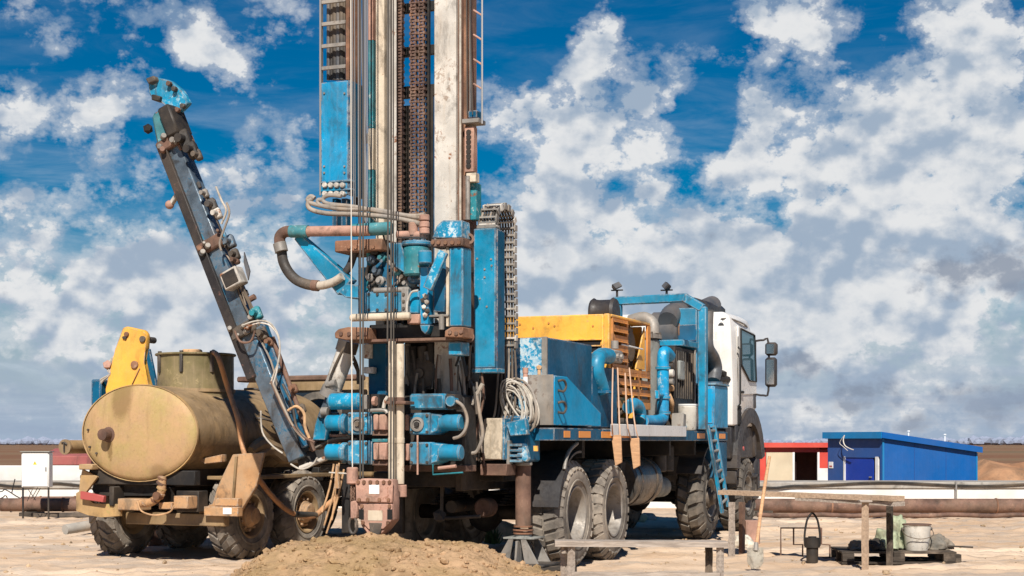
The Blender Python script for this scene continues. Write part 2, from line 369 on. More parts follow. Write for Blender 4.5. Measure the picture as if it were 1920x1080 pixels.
# ------------------------------------------------------------------ mesh builder
class B:
    def __init__(s): s.bm = bmesh.new()
    def _bev(s, verts, bev, seg=1):
        if bev <= 0: return
        es = {e for v in verts for e in v.link_edges}
        bmesh.ops.bevel(s.bm, geom=list(es), offset=bev, segments=seg, affect='EDGES', profile=0.5, clamp_overlap=True)
    def hexa(s, pts, bev=0.0):
        """eight points: bottom ring then top ring"""
        v = [s.bm.verts.new(p) for p in pts]
        for f in ((3, 2, 1, 0), (4, 5, 6, 7), (0, 1, 5, 4), (1, 2, 6, 5), (2, 3, 7, 6), (3, 0, 4, 7)): s.bm.faces.new([v[i] for i in f])
        s._bev(v, bev); return s
    def box(s, x0, x1, y0, y1, z0, z1, bev=0.008):
        x0, x1 = min(x0, x1), max(x0, x1); y0, y1 = min(y0, y1), max(y0, y1); z0, z1 = min(z0, z1), max(z0, z1)
        return s.hexa([(x0, y0, z0), (x1, y0, z0), (x1, y1, z0), (x0, y1, z0), (x0, y0, z1), (x1, y0, z1), (x1, y1, z1), (x0, y1, z1)], min(bev, 0.3 * min(x1 - x0, y1 - y0, z1 - z0)))
    def bar(s, p0, p1, wd, dp, side=(1, 0, 0), bev=0.005, w1=None, d1=None):
        """rectangular bar from p0 to p1; wd across 'side', dp the other way"""
        p0, p1 = Vector(p0), Vector(p1); ax = (p1 - p0).normalized(); sd_ = Vector(side); sd_ = (sd_ - ax * sd_.dot(ax)).normalized(); ot = ax.cross(sd_)
        w1 = wd if w1 is None else w1; d1 = dp if d1 is None else d1
        pts = [p0 + sd_ * (i * wd / 2) + ot * (j * dp / 2) for i, j in ((-1, -1), (1, -1), (1, 1), (-1, 1))] + [p1 + sd_ * (i * w1 / 2) + ot * (j * d1 / 2) for i, j in ((-1, -1), (1, -1), (1, 1), (-1, 1))]
        return s.hexa(pts, min(bev, 0.3 * min(wd, dp, w1, d1)))
    def prism(s, pts, off, bev=0.0):
        """closed outline pushed along off"""
        pts = [Vector(p) for p in pts]; off = Vector(off)
        nrm = Vector((0, 0, 0))
        for i in range(len(pts)): nrm += pts[i].cross(pts[(i + 1) % len(pts)])
        if nrm.dot(off) > 0: pts.reverse()
        a = [s.bm.verts.new(p) for p in pts]; c = [s.bm.verts.new(p + off) for p in pts]
        s.bm.faces.new(a); s.bm.faces.new(list(reversed(c)))
        n = len(pts)
        for i in range(n): s.bm.faces.new([a[(i + 1) % n], a[i], c[i], c[(i + 1) % n]])
        s._bev(a + c, bev); return s
    def ring(s, o, u, v, ru, rv, n): return [s.bm.verts.new(o + u * (ru * math.cos(2 * math.pi * k / n)) + v * (rv * math.sin(2 * math.pi * k / n))) for k in range(n)]
    def lathe(s, o, ax, prof, n=20, closed=False, u=None, sq=1.0):
        """prof: (distance along axis, radius)"""
        o, ax = Vector(o), Vector(ax).normalized()
        u = Vector(u) if u else (Vector((0, 0, 1)) if abs(ax.z) < 0.9 else Vector((1, 0, 0)))
        u = (u - ax * u.dot(ax)).normalized(); v = ax.cross(u)
        rings = []
        for a, r in prof:
            rings.append([s.bm.verts.new(o + ax * a)] if r < 1e-6 else s.ring(o + ax * a, u, v, r, r * sq, n))
        pairs = list(zip(rings[:-1], rings[1:])) + ([(rings[-1], rings[0])] if closed else [])
        for p, q in pairs:
            for k in range(n):
                k2 = (k + 1) % n
                if len(p) == 1 and len(q) == 1: continue
                if len(p) == 1: s.bm.faces.new([p[0], q[k], q[k2]][::-1])
                elif len(q) == 1: s.bm.faces.new([p[k], p[k2], q[0]])
                else: s.bm.faces.new([p[k], p[k2], q[k2], q[k]])
        return s
    def cyl(s, p0, p1, r, r1=None, n=16, bev=0.0, sq=1.0, u=None):
        p0, p1 = Vector(p0), Vector(p1); L = (p1 - p0).length; r1 = r if r1 is None else r1
        if bev: pr = [(0, 0), (0, r - bev), (bev, r), (L - bev, r1), (L, r1 - bev), (L, 0)]
        else: pr = [(0, 0), (0, r), (L, r1), (L, 0)]
        return s.lathe(p0, p1 - p0, pr, n, sq=sq, u=u)
    def tube(s, pts, r, n=8, smooth=4, caps=True, radii=None):
        P = [Vector(p) for p in pts]
        if smooth > 1 and len(P) > 2:
            Q = []; RR = []
            for i in range(len(P) - 1):
                a, b_, c, e = P[max(i - 1, 0)], P[i], P[i + 1], P[min(i + 2, len(P) - 1)]
                for k in range(smooth):
                    f = k / smooth
                    Q.append(0.5 * ((2 * b_) + (c - a) * f + (2 * a - 5 * b_ + 4 * c - e) * f * f + (3 * b_ - a - 3 * c + e) * f ** 3))
                    if radii: RR.append(radii[i] * (1 - f) + radii[i + 1] * f)
            Q.append(P[-1]); P = Q
            if radii: radii = RR + [radii[-1]]
        prev = None; nrm = None; rings = []
        for i, p in enumerate(P):
            tg = (P[min(i + 1, len(P) - 1)] - P[max(i - 1, 0)])
            if tg.length < 1e-9: continue
            tg.normalize()
            if nrm is None: nrm = tg.orthogonal().normalized()
            else:
                nrm = nrm - tg * nrm.dot(tg)
                nrm = tg.orthogonal().normalized() if nrm.length < 1e-6 else nrm.normalized()
            rr = radii[i] if radii else r
            rings.append(s.ring(p, nrm, tg.cross(nrm), rr, rr, n))
        for p, q in zip(rings[:-1], rings[1:]):
            for k in range(n): s.bm.faces.new([p[k], p[(k + 1) % n], q[(k + 1) % n], q[k]])
        if caps: s.bm.faces.new(rings[0][::-1]); s.bm.faces.new(rings[-1])
        return s
    def ball(s, o, r, sub=2, sc=(1, 1, 1), jit=0.0):
        g = bmesh.ops.create_icosphere(s.bm, subdivisions=sub, radius=1.0)
        for v in g['verts']:
            j = 1 + (rnd.uniform(-jit, jit) if jit else 0)
            v.co = Vector(o) + Vector((v.co.x * r * sc[0] * j, v.co.y * r * sc[1] * j, v.co.z * r * sc[2] * j))
        return s
    def bolts(s, pts, ax, r=0.018, h=0.015):
        ax = Vector(ax)
        for p in pts: s.cyl(Vector(p) - ax * 0.004, Vector(p) + ax * h, r, n=6)
        return s
    # boxes placed on a frame's planes
    def rbox(s, F, x0, y0, x1, y1, sy, dep, bev=0.008):
        mx, my = (x0 + x1) / 2, (y0 + y1) / 2
        return s.box(F.R(x0, my, sy).x, F.R(x1, my, sy).x, sy, sy + dep, F.R(mx, y1, sy).z, F.R(mx, y0, sy).z, bev)
    def sbox(s, F, x0, y0, x1, y1, tx, dep, bev=0.008):
        mx, my = (x0 + x1) / 2, (y0 + y1) / 2
        return s.box(tx - dep, tx, F.S(x0, my, tx).y, F.S(x1, my, tx).y, F.S(mx, y1, tx).z, F.S(mx, y0, tx).z, bev)
    def rprism(s, F, outline, sy, dep, bev=0.0):
        pts = [F.R(x, y, sy) for x, y in outline]
        return s.prism(pts, (0, dep, 0), bev)
    def sprism(s, F, outline, tx, dep, bev=0.0):
        pts = [F.S(x, y, tx) for x, y in outline]
        return s.prism(pts, (-dep, 0, 0), bev)

def part(name, b, mat, parent=None, label=None, smooth=40, kind=None):
    me = bpy.data.meshes.new(name)
    bm = b.bm if isinstance(b, B) else b
    bmesh.ops.recalc_face_normals(bm, faces=bm.faces)
    bm.to_mesh(me); bm.free()
    mats = mat if isinstance(mat, (list, tuple)) else [mat]
    for x in mats: me.materials.append(MATS[x])
    if smooth:
        me.polygons.foreach_set('use_smooth', [True] * len(me.polygons))
        me.set_sharp_from_angle(angle=R_(smooth))
    o = bpy.data.objects.new(name, me); col.objects.link(o)
    if parent is not None: o.parent = parent
    if label: o['label'] = label
    if kind: o['kind'] = kind
    return o
def tag(o, label, cat, group=None):
    o['label'] = label; o['category'] = cat
    if group: o['group'] = group
    return o
def thing(name, label, cat, loc=(0, 0, 0), rotz=0.0, group=None):
    o = bpy.data.objects.new(name, None); col.objects.link(o)
    o.empty_display_size = 0.2
    o.location = loc; o.rotation_euler = (0, 0, rotz)
    return tag(o, label, cat, group)
def rehome(o, loc):
    """move a mesh thing's origin to its base"""
    o.data.transform(Matrix.Translation(-Vector(loc))); o.location = loc; return o

# ------------------------------------------------------------------ ground
def ground_material():
    m, t, b = bsdf_mat('earth')
    oc = t.n('ShaderNodeTexCoord').outputs['Object']
    sx = t.n('ShaderNodeSeparateXYZ'); t.link(oc, sx.inputs[0])
    n1 = t.noise(t.vmath('MULTIPLY', oc, (0.35, 1.0, 1.0)), 0.55, 8, 0.62, 0.3)[0]
    n2 = t.noise(oc, 3.0, 10, 0.68)[0]
    n3 = t.noise(t.vmath('MULTIPLY', oc, (0.45, 1.3, 1.0)), 1.2, 9, 0.68, 0.8)[0]
    n4 = t.noise(oc, 38.0, 6, 0.7)[0]
    c = t.mix(t.rng(n1, 0.32, 0.68), (0.50, 0.345, 0.225), (0.66, 0.515, 0.385))
    c = t.mix(t.math('MULTIPLY', t.rng(n3, 0.48, 0.60), 0.75), c, (0.40, 0.33, 0.27))
    c = t.mix(t.math('MULTIPLY', t.rng(n2, 0.52, 0.72), 0.55), c, (0.34, 0.22, 0.13))
    c = t.mix(t.math('MULTIPLY', t.rng(n4, 0.60, 0.72), 0.5), c, (0.24, 0.17, 0.11))
    c = t.mix(t.math('MULTIPLY', t.rng(n4, 0.40, 0.28), 0.4), c, (0.62, 0.49, 0.35))
    # fields beyond the site: ploughed brown, dry straw, dull green strips
    fn = t.noise(t.vmath('MULTIPLY', oc, (0.10, 1.0, 1.0)), 0.022, 5, 0.55, 0.6)[0]
    fn2 = t.noise(oc, 0.25, 8, 0.65)[0]
    f = t.mix(t.rng(fn, 0.38, 0.60), (0.185, 0.095, 0.055), (0.215, 0.135, 0.08))
    f = t.mix(t.rng(fn, 0.56, 0.66), f, (0.13, 0.105, 0.065))
    f = t.mix(t.math('MULTIPLY', t.rng(fn2, 0.45, 0.7), 0.55), f, (0.15, 0.085, 0.05))
    c = t.mix(t.rng(sx.outputs['Y'], 38, 46), c, f)
    t.link(c, b.inputs['Base Color']); b.inputs['Roughness'].default_value = 0.95; b.inputs['Specular IOR Level'].default_value = 0.12
    bp = t.n('ShaderNodeBump'); bp.inputs['Strength'].default_value = 0.7; bp.inputs['Distance'].default_value = 0.03
    t.link(t.math('ADD', n2, t.math('MULTIPLY', n4, 0.5)), bp.inputs['Height']); t.link(bp.outputs[0], b.inputs['Normal'])
ground_material()
def smooth01(a, b_, x):
    f = min(1, max(0, (x - a) / (b_ - a))); return f * f * (3 - 2 * f)
def ground_z(x, y):
    z = -0.9 * smooth01(37.0, 47.0, y)
    if -14 < x < 14 and 10 < y < 36:
        e = min(1, (14 - abs(x)) / 3, (y - 10) / 2, (36 - y) / 3)
        h = 0.030 * mnoise.fractal(Vector((x * 0.55, y * 1.3, 1.7)), 0.8, 2.0, 5) + 0.012 * mnoise.noise(Vector((x * 5, y * 5, 0)))
        # wheel ruts: pairs of pressed tracks with a low lip either side
        for (ya, sl, am, wd) in ((17.95, 0.06, 0.07, 0.17), (19.75, 0.06, 0.07, 0.17), (21.6, -0.10, 0.08, 0.2), (23.5, -0.10, 0.08, 0.2), (26.2, 0.03, 0.05, 0.25), (28.4, 0.03, 0.05, 0.25)):
            q = (y - ya - sl * x - 0.18 * mnoise.noise(Vector((x * 0.3, ya, 0)))) / wd
            fade = smooth01(-0.35, 0.25, mnoise.noise(Vector((x * 0.22, ya * 3.1, 4.4))))
            h += am * fade * (math.exp(-(abs(q) - 1.25) ** 2 * 4) * 0.7 - math.exp(-q * q * 1.6)) + (0.012 * fade * math.sin(x * 38 + abs(q) * 3) if abs(q) < 0.8 else 0)
        h += 0.035 * abs(mnoise.noise(Vector((x * 2.1, y * 2.1, 8.8)))) + 0.02 * mnoise.fractal(Vector((x * 4.3, y * 4.3, 1.2)), 0.7, 2, 3)
        z += e * (h - 0.015)
    return z
def axis(near0, near1, step, far_lo, far_hi):
    a = [near0 + i * step for i in range(int((near1 - near0) / step) + 1)]
    x = a[0]; st = step
    while x > far_lo: st *= 1.45; x -= st; a.insert(0, max(x, far_lo))
    x = a[-1]; st = step
    while x < far_hi: st *= 1.45; x += st; a.append(min(x, far_hi))
    return a
xs = axis(-9.0, 10.0, 0.065, -4500, 4500); ys = axis(15.5, 31.5, 0.07, -800, 6500)
gv = [(x, y, ground_z(x, y)) for y in ys for x in xs]
nx = len(xs)
gf = [(j * nx + i, j * nx + i + 1, (j + 1) * nx + i + 1, (j + 1) * nx + i) for j in range(len(ys) - 1) for i in range(nx - 1)]
gm = bpy.data.meshes.new('ground'); gm.from_pydata(gv, [], gf); gm.materials.append(MATS['earth'])
gm.polygons.foreach_set('use_smooth', [True] * len(gm.polygons))
go = bpy.data.objects.new('ground', gm); col.objects.link(go); go['kind'] = 'structure'

# loose stones and clods lying on the site
b = B()
for i in range(1600):
    y = rnd.uniform(15.5, 31); x = rnd.uniform(-0.36, 0.36) * y
    r = rnd.choice((0.005, 0.006, 0.007, 0.007, 0.008, 0.008, 0.010, 0.010, 0.013, 0.013, 0.018, 0.03)) * rnd.uniform(0.7, 1.3)
    b.ball((x, y, ground_z(x, y) + r * 0.25), r, 1, (rnd.uniform(0.8, 1.5), rnd.uniform(0.8, 1.4), rnd.uniform(0.5, 0.9)), 0.22)
paint('clod', (0.44, 0.31, 0.19), 0.3, None, 0, 0, 0.3, 0.95, scale=3)
part('loose_stones', b, 'clod', kind='stuff', smooth=0)

# ------------------------------------------------------------------ far treeline
m, t, bb = bsdf_mat('hazed_wood')  # blue-grey of distance haze painted into the trees' own colour
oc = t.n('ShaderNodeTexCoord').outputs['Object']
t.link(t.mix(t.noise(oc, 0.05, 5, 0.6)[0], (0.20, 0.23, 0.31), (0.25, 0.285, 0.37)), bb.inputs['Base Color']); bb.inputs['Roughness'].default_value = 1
b = B()
for i in range(3200):
    px = rnd.uniform(-420, 2350)
    if rnd.random() > 0.35 + 0.9 * abs(mnoise.noise(Vector((px * 0.011, 3.7, 0)))): continue
    Y = rnd.uniform(1050, 1250); x = xat(px, Y)
    if 1820 < px < 2350: hh = rnd.uniform(4.5, 8.0)
    elif px < 160: hh = rnd.uniform(3.0, 6.0)
    else: hh = rnd.uniform(2.5, 5.0)
    hh *= 0.55 + 1.2 * abs(mnoise.noise(Vector((px * 0.006, 0.3, 1.1)))) + rnd.uniform(0, 0.3)
    b.ball((x, Y, -0.9 + hh * 0.45), hh * 0.5, 1, (rnd.uniform(1.0, 2.0), 0.8, 1.0), 0.18)
part('far_woodland', b, 'hazed_wood', kind='stuff', smooth=0)

# brown bank of dug earth behind the sheds
def bank(name, x0, x1, y, dep, h, label, mat, z0):
    bm = bmesh.new(); nxx, nyy = 60, 14; rows = []
    for j in range(nyy + 1):
        r = []
        for i in range(nxx + 1):
            u_, v_ = i / nxx, j / nyy
            x = x0 + (x1 - x0) * u_; yy = y + dep * v_
            e = math.sin(math.pi * v_) ** 0.7 * min(1, 22 * u_, 22 * (1 - u_))
            z = z0 - 0.05 + h * e * (0.8 + 0.35 * mnoise.fractal(Vector((x * 0.35, yy * 0.5, 3.3)), 0.9, 2, 4))
            r.append(bm.verts.new((x, yy, z)))
        rows.append(r)
    for j in range(nyy):
        for i in range(nxx): bm.faces.new([rows[j][i], rows[j][i + 1], rows[j + 1][i + 1], rows[j + 1][i]])
    o = part(name, bm, mat, smooth=60); o['kind'] = 'structure'; return o
paint('bank_earth', (0.34, 0.17, 0.085), 0.25, (0.24, 0.13, 0.07), 0.3, 0, 0.2, 0.95, scale=0.35, bump=0.5)
bank('earth_bank', 19.6, 60.0, 70, 9, 1.9, '', 'bank_earth', -0.9)
bank('earth_bank', -45.0, -19.5, 75, 9, 1.0, '', 'bank_earth', -0.9)

# ------------------------------------------------------------------ low white wall along the edge of the site, with its grey capping
WY = 35.0
b = B()
b.box(xat(-260, WY), xat(2200, WY), WY, WY + 0.35, -0.08, zat(917, WY), 0.02)
wall = tag(part('low_wall', b, 'liner'), 'long low white concrete wall running behind the rusty pipes at the edge of the site', 'wall')
zc = zat(917, WY)
b = B(); b.box(xat(-260, WY), xat(2200, WY), -0.03, 1.6, zc + 0.003, zat(904, WY), 0.02)
part('wall_capping', b, 'concrete', wall)
rehome(wall, (0, WY, 0))
# the wall's far, higher stretch on the left
b = B()
b.box(xat(-300, 36.9), xat(175, 36.9), 36.9, 37.3, -0.3, zat(873, 36.9), 0.02)
w2 = tag(part('low_wall', b, 'liner'), 'white wall standing behind the electric cabinet, higher than the wall by the pipes', 'wall')
rehome(w2, (xat(60, 36.9), 36.9, 0))

# black cable lying on the capping, sagging from peg to peg
b = B(); pts = []
for px in range(1395, 2140, 30):
    Y = WY - 0.05
    py = 908 + 3.2 * math.sin(px * 0.018) + (4 if px < 1460 else 0)
    pts.append((xat(px, Y), Y, zat(py, Y)))
b.tube(pts, 0.028, 6, 3)
tag(rehome(part('power_cable', b, 'hose_black'), (xat(1700, WY), WY - 0.05, 0)), 'black cable draped along the grey top of the white wall on the right', 'cable')
b = B(); pts = []
for px in range(-120, 180, 25):
    Y = WY - 0.05
    py = 909 + 3.0 * math.sin(px * 0.045)
    pts.append((xat(px, Y), Y, zat(py, Y)))
b.tube(pts, 0.026, 6, 3)
tag(rehome(part('power_cable', b, 'hose_black'), (xat(60, WY), WY - 0.05, 0)), 'black cable draped on the white wall behind the electric cabinet', 'cable')
b = B(); Y = WY - 0.12; b.cyl((xat(1793, Y), Y, 0), (xat(1793, Y), Y, zat(902, Y)), 0.02, n=8)
b.cyl((xat(1793, Y), Y, zat(906, Y)), (xat(1793, Y), Y + 0.10, zat(904, Y)), 0.012, n=6)
tag(rehome(part('cable_peg', b, 'steel_wire'), (xat(1793, Y), Y, 0)), 'thin pale post holding the cable in front of the white wall', 'post')

# ------------------------------------------------------------------ long rusty pipes on the ground
def pipe(px0, px1, Y0, Y1, pyt0, pyb0, label, sleepers, r=None):
    r = (pyb0 - pyt0) / FPX * Y0 / 2
    z = zat((pyt0 + pyb0) / 2, Y0)
    p0 = Vector((xat(px0, Y0), Y0, z)); p1 = Vector((xat(px1, Y1), Y1, z)); L = (p1 - p0).length
    root = thing('steel_pipe', label, 'pipe', (p0 + p1) * 0.5 * Vector((1, 1, 0)))
    inv = Vector((root.location.x, root.location.y, 0))
    b = B(); b.lathe(p0 - inv, p1 - p0, [(0, r * 0.86), (0, r), (L, r), (L, r * 0.86), (L - 0.4, r * 0.86), (0.4, r * 0.86)], 24, closed=True)
    part('pipe_shell', b, 'rust_brown', root)
    for k in (0.18, 0.5, 0.81):
        q = p0.lerp(p1, k) - inv
        b = B(); b.lathe(q - (p1 - p0).normalized() * 0.02, p1 - p0, [(0, r * 0.99), (0.005, r + 0.012), (0.035, r + 0.012), (0.04, r * 0.99)], 24)
        part('weld_seam', b, 'rust', root)
    for px in sleepers:
        k = (px - px0) / (px1 - px0); q = p0.lerp(p1, k)
        if z - r > 0.04:
            b = B(); b.box(q.x - inv.x - 0.12, q.x - inv.x + 0.12, q.y - inv.y - 0.45, q.y - inv.y + 0.45, -0.02, z - r - 0.001, 0.01)
            o = part('timber_sleeper', b, 'plank_dark'); o.location = inv
            tag(o, 'dark timber baulk under the brown pipe, ' + {60: 'below the electric cabinet', 190: 'close to the tank truck', 1500: 'behind the bailer', 1950: 'at the right edge'}[px], 'timber', 'baulks under the pipes')

    return root
pipe(1385, 2350, 32.0, 32.0, 935, 962, 'long rusty brown pipe lying before the low white wall on the right', (1500, 1950))
pipe(2, 235, 31.2, 31.2, 934, 959, 'brown steel pipe with an open end lying left of the tank truck', (60, 190))
pipe(40, 240, 32.2, 32.4, 931, 947, 'thinner brown pipe lying behind the open-ended pipe left of the tank truck', ())
# a second, thinner line just before the long pipe
b = B(); Y = 30.4
b.tube([(xat(px, Y), Y, 0.05 + 0.012 * math.sin(px * 0.05)) for px in range(1420, 2100, 40)], 0.045, 10, 2)
tag(rehome(part('ground_hose', b, 'rust_brown'), (xat(1700, Y), Y, 0)), 'thin brown hose lying flat on the ground in front of the long rusty pipe', 'hose')

# ------------------------------------------------------------------ sheds beyond the wall
def framed(P, e, n_):                                    # P base corner, e along the wall, n_ outward
    return lambda u_, d_, z: Vector((P[0] + e[0] * u_ + n_[0] * d_, P[1] + e[1] * u_ + n_[1] * d_, z))
def slab(f, u0, u1, d0, d1, z0, z1, z0b=None, z1b=None, bev=0.0):
    z0b = z0 if z0b is None else z0b; z1b = z1 if z1b is None else z1b
    return B().hexa([f(u0, d0, z0), f(u1, d0, z0b), f(u1, d1, z0b), f(u0, d1, z0), f(u0, d0, z1), f(u1, d0, z1b), f(u1, d1, z1b), f(u0, d1, z1)], bev)
ZB = -0.92
shed = thing('shed', 'bright blue metal shed with a sloping roof beyond the white wall', 'shed', (13.9, 60, ZB))
f0 = framed((0, 0), (0.8944, 0.4472), (0.4472, -0.8944))       # long wall, u to the right, outward to the camera
f1 = framed((0, 0), (-0.4472, 0.8944), (-0.8944, -0.4472))     # door wall, u to the far left
LW, SW = 4.62, 3.3
def z_(py, Y): return zat(py, Y) - ZB
hA, hB = z_(820, 60), z_(846, 62)
part('side_wall', slab(f0, 0, LW, -0.08, 0, 0, hA, 0, hB), 'shed_blue', shed)
part('back_wall', slab(f0, 0.002, LW, -SW, -SW + 0.08, 0, hA + 0.05, 0, hB), 'shed_blue', shed)
fe = framed((f0(LW, 0, 0).x, f0(LW, 0, 0).y), (-0.4472, 0.8944), (0.8944, 0.4472))
part('end_wall', slab(fe, 0.01, SW - 0.1, -0.08, 0, 0, hB), 'shed_blue', shed)
# corrugation of the long wall
b = B()
k = 0.06
while k < LW - 0.05:
    z1 = hA + (hB - hA) * k / LW - 0.04
    q = [f0(k - 0.035, 0.001, 0.02), f0(k + 0.035, 0.001, 0.02), f0(k + 0.018, 0.003, 0.02), f0(k - 0.018, 0.003, 0.02)]
    b.hexa(q + [Vector((p.x, p.y, z1)) for p in q]); k += 0.154
part('wall_ribs', b, 'shed_blue', shed)
# door wall with an opening left for the door
d0, d1, dh = 0.16, 2.28, z_(856, 61)
part('front_panel', slab(f1, 0.001, d0, -0.08, -0.001, 0, hA), 'shed_violet', shed)
part('front_panel', slab(f1, d1, SW, -0.08, -0.001, 0, hA + 0.05), 'shed_violet', shed)
part('front_panel', slab(f1, d0, d1, -0.08, -0.001, dh, hA + 0.02), 'shed_violet', shed)
door = part('door', slab(f1, d0 + 0.42, d1 - 0.05, -0.07, -0.03, 0, dh - 0.04), 'door_blue', shed)
part('door_frame', slab(f1, d1 - 0.05, d1 + 0.03, -0.075, 0.02, 0, dh), 'white', shed)
part('door_frame', slab(f1, d0 + 0.10, d0 + 0.26, -0.075, 0.012, 0, dh), 'white', shed)
part('door_frame', slab(f1, d0 + 0.26, d1 - 0.05, -0.06, 0.0, dh - 0.04, dh), 'shed_violet', shed)
b = B(); b.hexa([f1(d0 + 0.50, -0.029, 1.0), f1(d0 + 0.62, -0.029, 1.0), f1(d0 + 0.62, 0.02, 1.0), f1(d0 + 0.50, 0.02, 1.0), f1(d0 + 0.50, -0.029, 1.05), f1(d0 + 0.62, -0.029, 1.05), f1(d0 + 0.62, 0.02, 1.05), f1(d0 + 0.50, 0.02, 1.05)]); part('door_handle', b, 'steel_wire', door)
for k in (1.53, 3.07):
    part('sheet_joint', slab(f0, k - 0.012, k + 0.012, 0.0005, 0.0095, 0.02, hA + (hB - hA) * k / LW - 0.05), 'shed_violet', shed)
part('gap_backing', slab(f1, d0 + 0.26, d0 + 0.42, -0.3, -0.2, 0, dh), 'hollow', shed)  # near-black slab behind the gap beside the door
roof = part('roof', slab(f0, -0.16, LW + 0.14, -SW - 0.1, 0.14, hA + 0.052, hA + 0.20, hB + 0.012, hB + 0.16), 'shed_trim', shed)
part('fascia', slab(f0, -0.16, LW + 0.14, 0.142, 0.17, hA - 0.02, hA + 0.205, hB - 0.06, hB + 0.165), 'shed_blue', shed)
part('fascia', slab(f1, -0.14, SW + 0.1, 0.162, 0.19, hA - 0.04, hA + 0.21), 'shed_trim', shed)
part('corner_trim', slab(f0, -0.02, 0.06, 0.0, 0.022, 0, hA - 0.03), 'shed_trim', shed)
part('corner_trim', slab(f0, LW - 0.05, LW + 0.02, 0.0, 0.022, 0, hB - 0.07), 'shed_trim', shed)
sg = part('notice', slab(f1, SW - 0.34, SW - 0.08, 0.001, 0.02, z_(878, 62.5), z_(866, 62.5)), 'paper', shed)
b = B(); b.hexa([f1(SW - 0.30, 0.021, z_(876, 62.5)), f1(SW - 0.12, 0.021, z_(876, 62.5)), f1(SW - 0.12, 0.024, z_(876, 62.5)), f1(SW - 0.30, 0.024, z_(876, 62.5)),
                 f1(SW - 0.30, 0.021, z_(873, 62.5)), f1(SW - 0.12, 0.021, z_(873, 62.5)), f1(SW - 0.12, 0.024, z_(873, 62.5)), f1(SW - 0.30, 0.024, z_(873, 62.5))])
part('notice_stripe', b, 'red_lens', sg)
b = B(); Yq = 61.2
b.tube([f1(2.0, 0.21, z_(816, 61.5)), f1(2.03, 0.24, z_(826, 61.5)), f1(1.9, 0.25, z_(836, 61.5)), f1(1.55, 0.25, z_(842, 61.5)), f1(1.42, 0.25, z_(843, 61.5))], 0.022, 6, 4)
b.tube([f1(2.0, 0.21, z_(816, 61.5)), f1(2.25, 0.24, z_(830, 61.5)), f1(2.0, 0.25, z_(838, 61.5)), f1(1.75, 0.25, z_(845, 61.5))], 0.012, 6, 4)
part('loose_wire', b, 'rope_pale', shed)
for u_, hgt in ((1.75, 0.22), (3.55, 0.30)):
    zr = hA + 0.2 + (hB - hA) * u_ / LW
    b = B(); b.cyl(f0(u_, -0.6, zr - 0.05), f0(u_, -0.6, zr + hgt), 0.03, n=8); b.cyl(f0(u_, -0.6, zr + hgt), f0(u_, -0.6, zr + hgt + 0.05), 0.06, n=8)
    part('roof_vent', b, 'white', shed)

red = thing('shed', 'red and white shed with an open doorway left of the blue shed', 'shed', (xat(1490, 66), 66, ZB))
fr = framed((-(xat(1490, 66) - xat(1425, 66)), 0), (1, 0.02), (0, -1))
Wd = xat(1556, 66) - xat(1425, 66)
def u66(px): return xat(px, 66) - xat(1425, 66)
def z66(py): return zat(py, 66) - ZB
part('side_wall', slab(fr, 0, u66(1436), -3, 0, 0, z66(843)), 'shed_red', red)
part('cream_panel', slab(fr, u66(1437), u66(1486), -0.06, 0.0, 0, z66(848)), 'shed_cream', red)
part('front_panel', slab(fr, u66(1537), Wd, -0.1, 0, z66(878), z66(843)), 'shed_red', red)
part('plinth', slab(fr, u66(1537), Wd, -0.1, 0.003, 0, z66(878)), 'white', red)
part('lintel', slab(fr, u66(1436), u66(1537), -0.1, 0.002, z66(848), z66(838)), 'shed_red', red)
part('back_wall', slab(fr, 0.02, Wd, -3.0, -2.9, 0, z66(838)), 'shed_dark', red)
part('inner_wall', slab(fr, u66(1507), Wd - 0.02, -1.9, -1.8, 0, z66(845)), 'shed_dark', red)
part('side_wall', slab(fr, Wd - 0.05, Wd, -2.9, -0.11, 0, z66(838)), 'shed_red', red)
part('door_frame', slab(fr, u66(1486) + 0.002, u66(1490), -0.12, 0.02, 0, z66(848)), 'white', red)
part('door_frame', slab(fr, u66(1533), u66(1537) - 0.002, -0.12, 0.02, 0, z66(848)), 'white', red)
part('inner_door', slab(fr, u66(1488), u66(1503), -1.78, -1.74, 0, z66(869)), 'hollow', red)
part('inner_door_frame', slab(fr, u66(1503), u66(1507) - 0.002, -1.79, -1.70, 0, z66(867)), 'white', red)
part('roof', slab(fr, -0.08, Wd + 0.05, -3.1, 0.18, z66(838) + 0.002, z66(832)), 'shed_red', red)
part('fascia', slab(fr, -0.08, Wd + 0.05, 0.182, 0.22, z66(839), z66(830)), 'shed_red', red)

# low red-roofed hut on the left, behind the cabinet
hut = thing('hut', 'low white hut with a dull red roof left of the tank, behind the cabinet', 'hut', (xat(90, 52), 52, ZB))
x0, x1 = xat(84, 52) - hut.location.x, xat(168, 52) - hut.location.x
b = B(); b.box(x0, x1, 0, 3.0, 0, zat(862, 52) - ZB, 0.02); part('wall', b, 'liner', hut)
b = B(); zr0, zr1 = zat(872, 52) - ZB, zat(850, 52) - ZB
b.prism([(x0 - 0.1, -0.15, zr0), (x0 - 0.1, -0.15, zr0 + 0.30), (x0 - 0.1, 1.5, zr1 + 0.16), (x0 - 0.1, 3.2, zr0 + 0.3), (x0 - 0.1, 3.2, zr0)], (x1 - x0 + 0.2, 0, 0), 0.02)
part('roof', b, 'red_roof', hut)

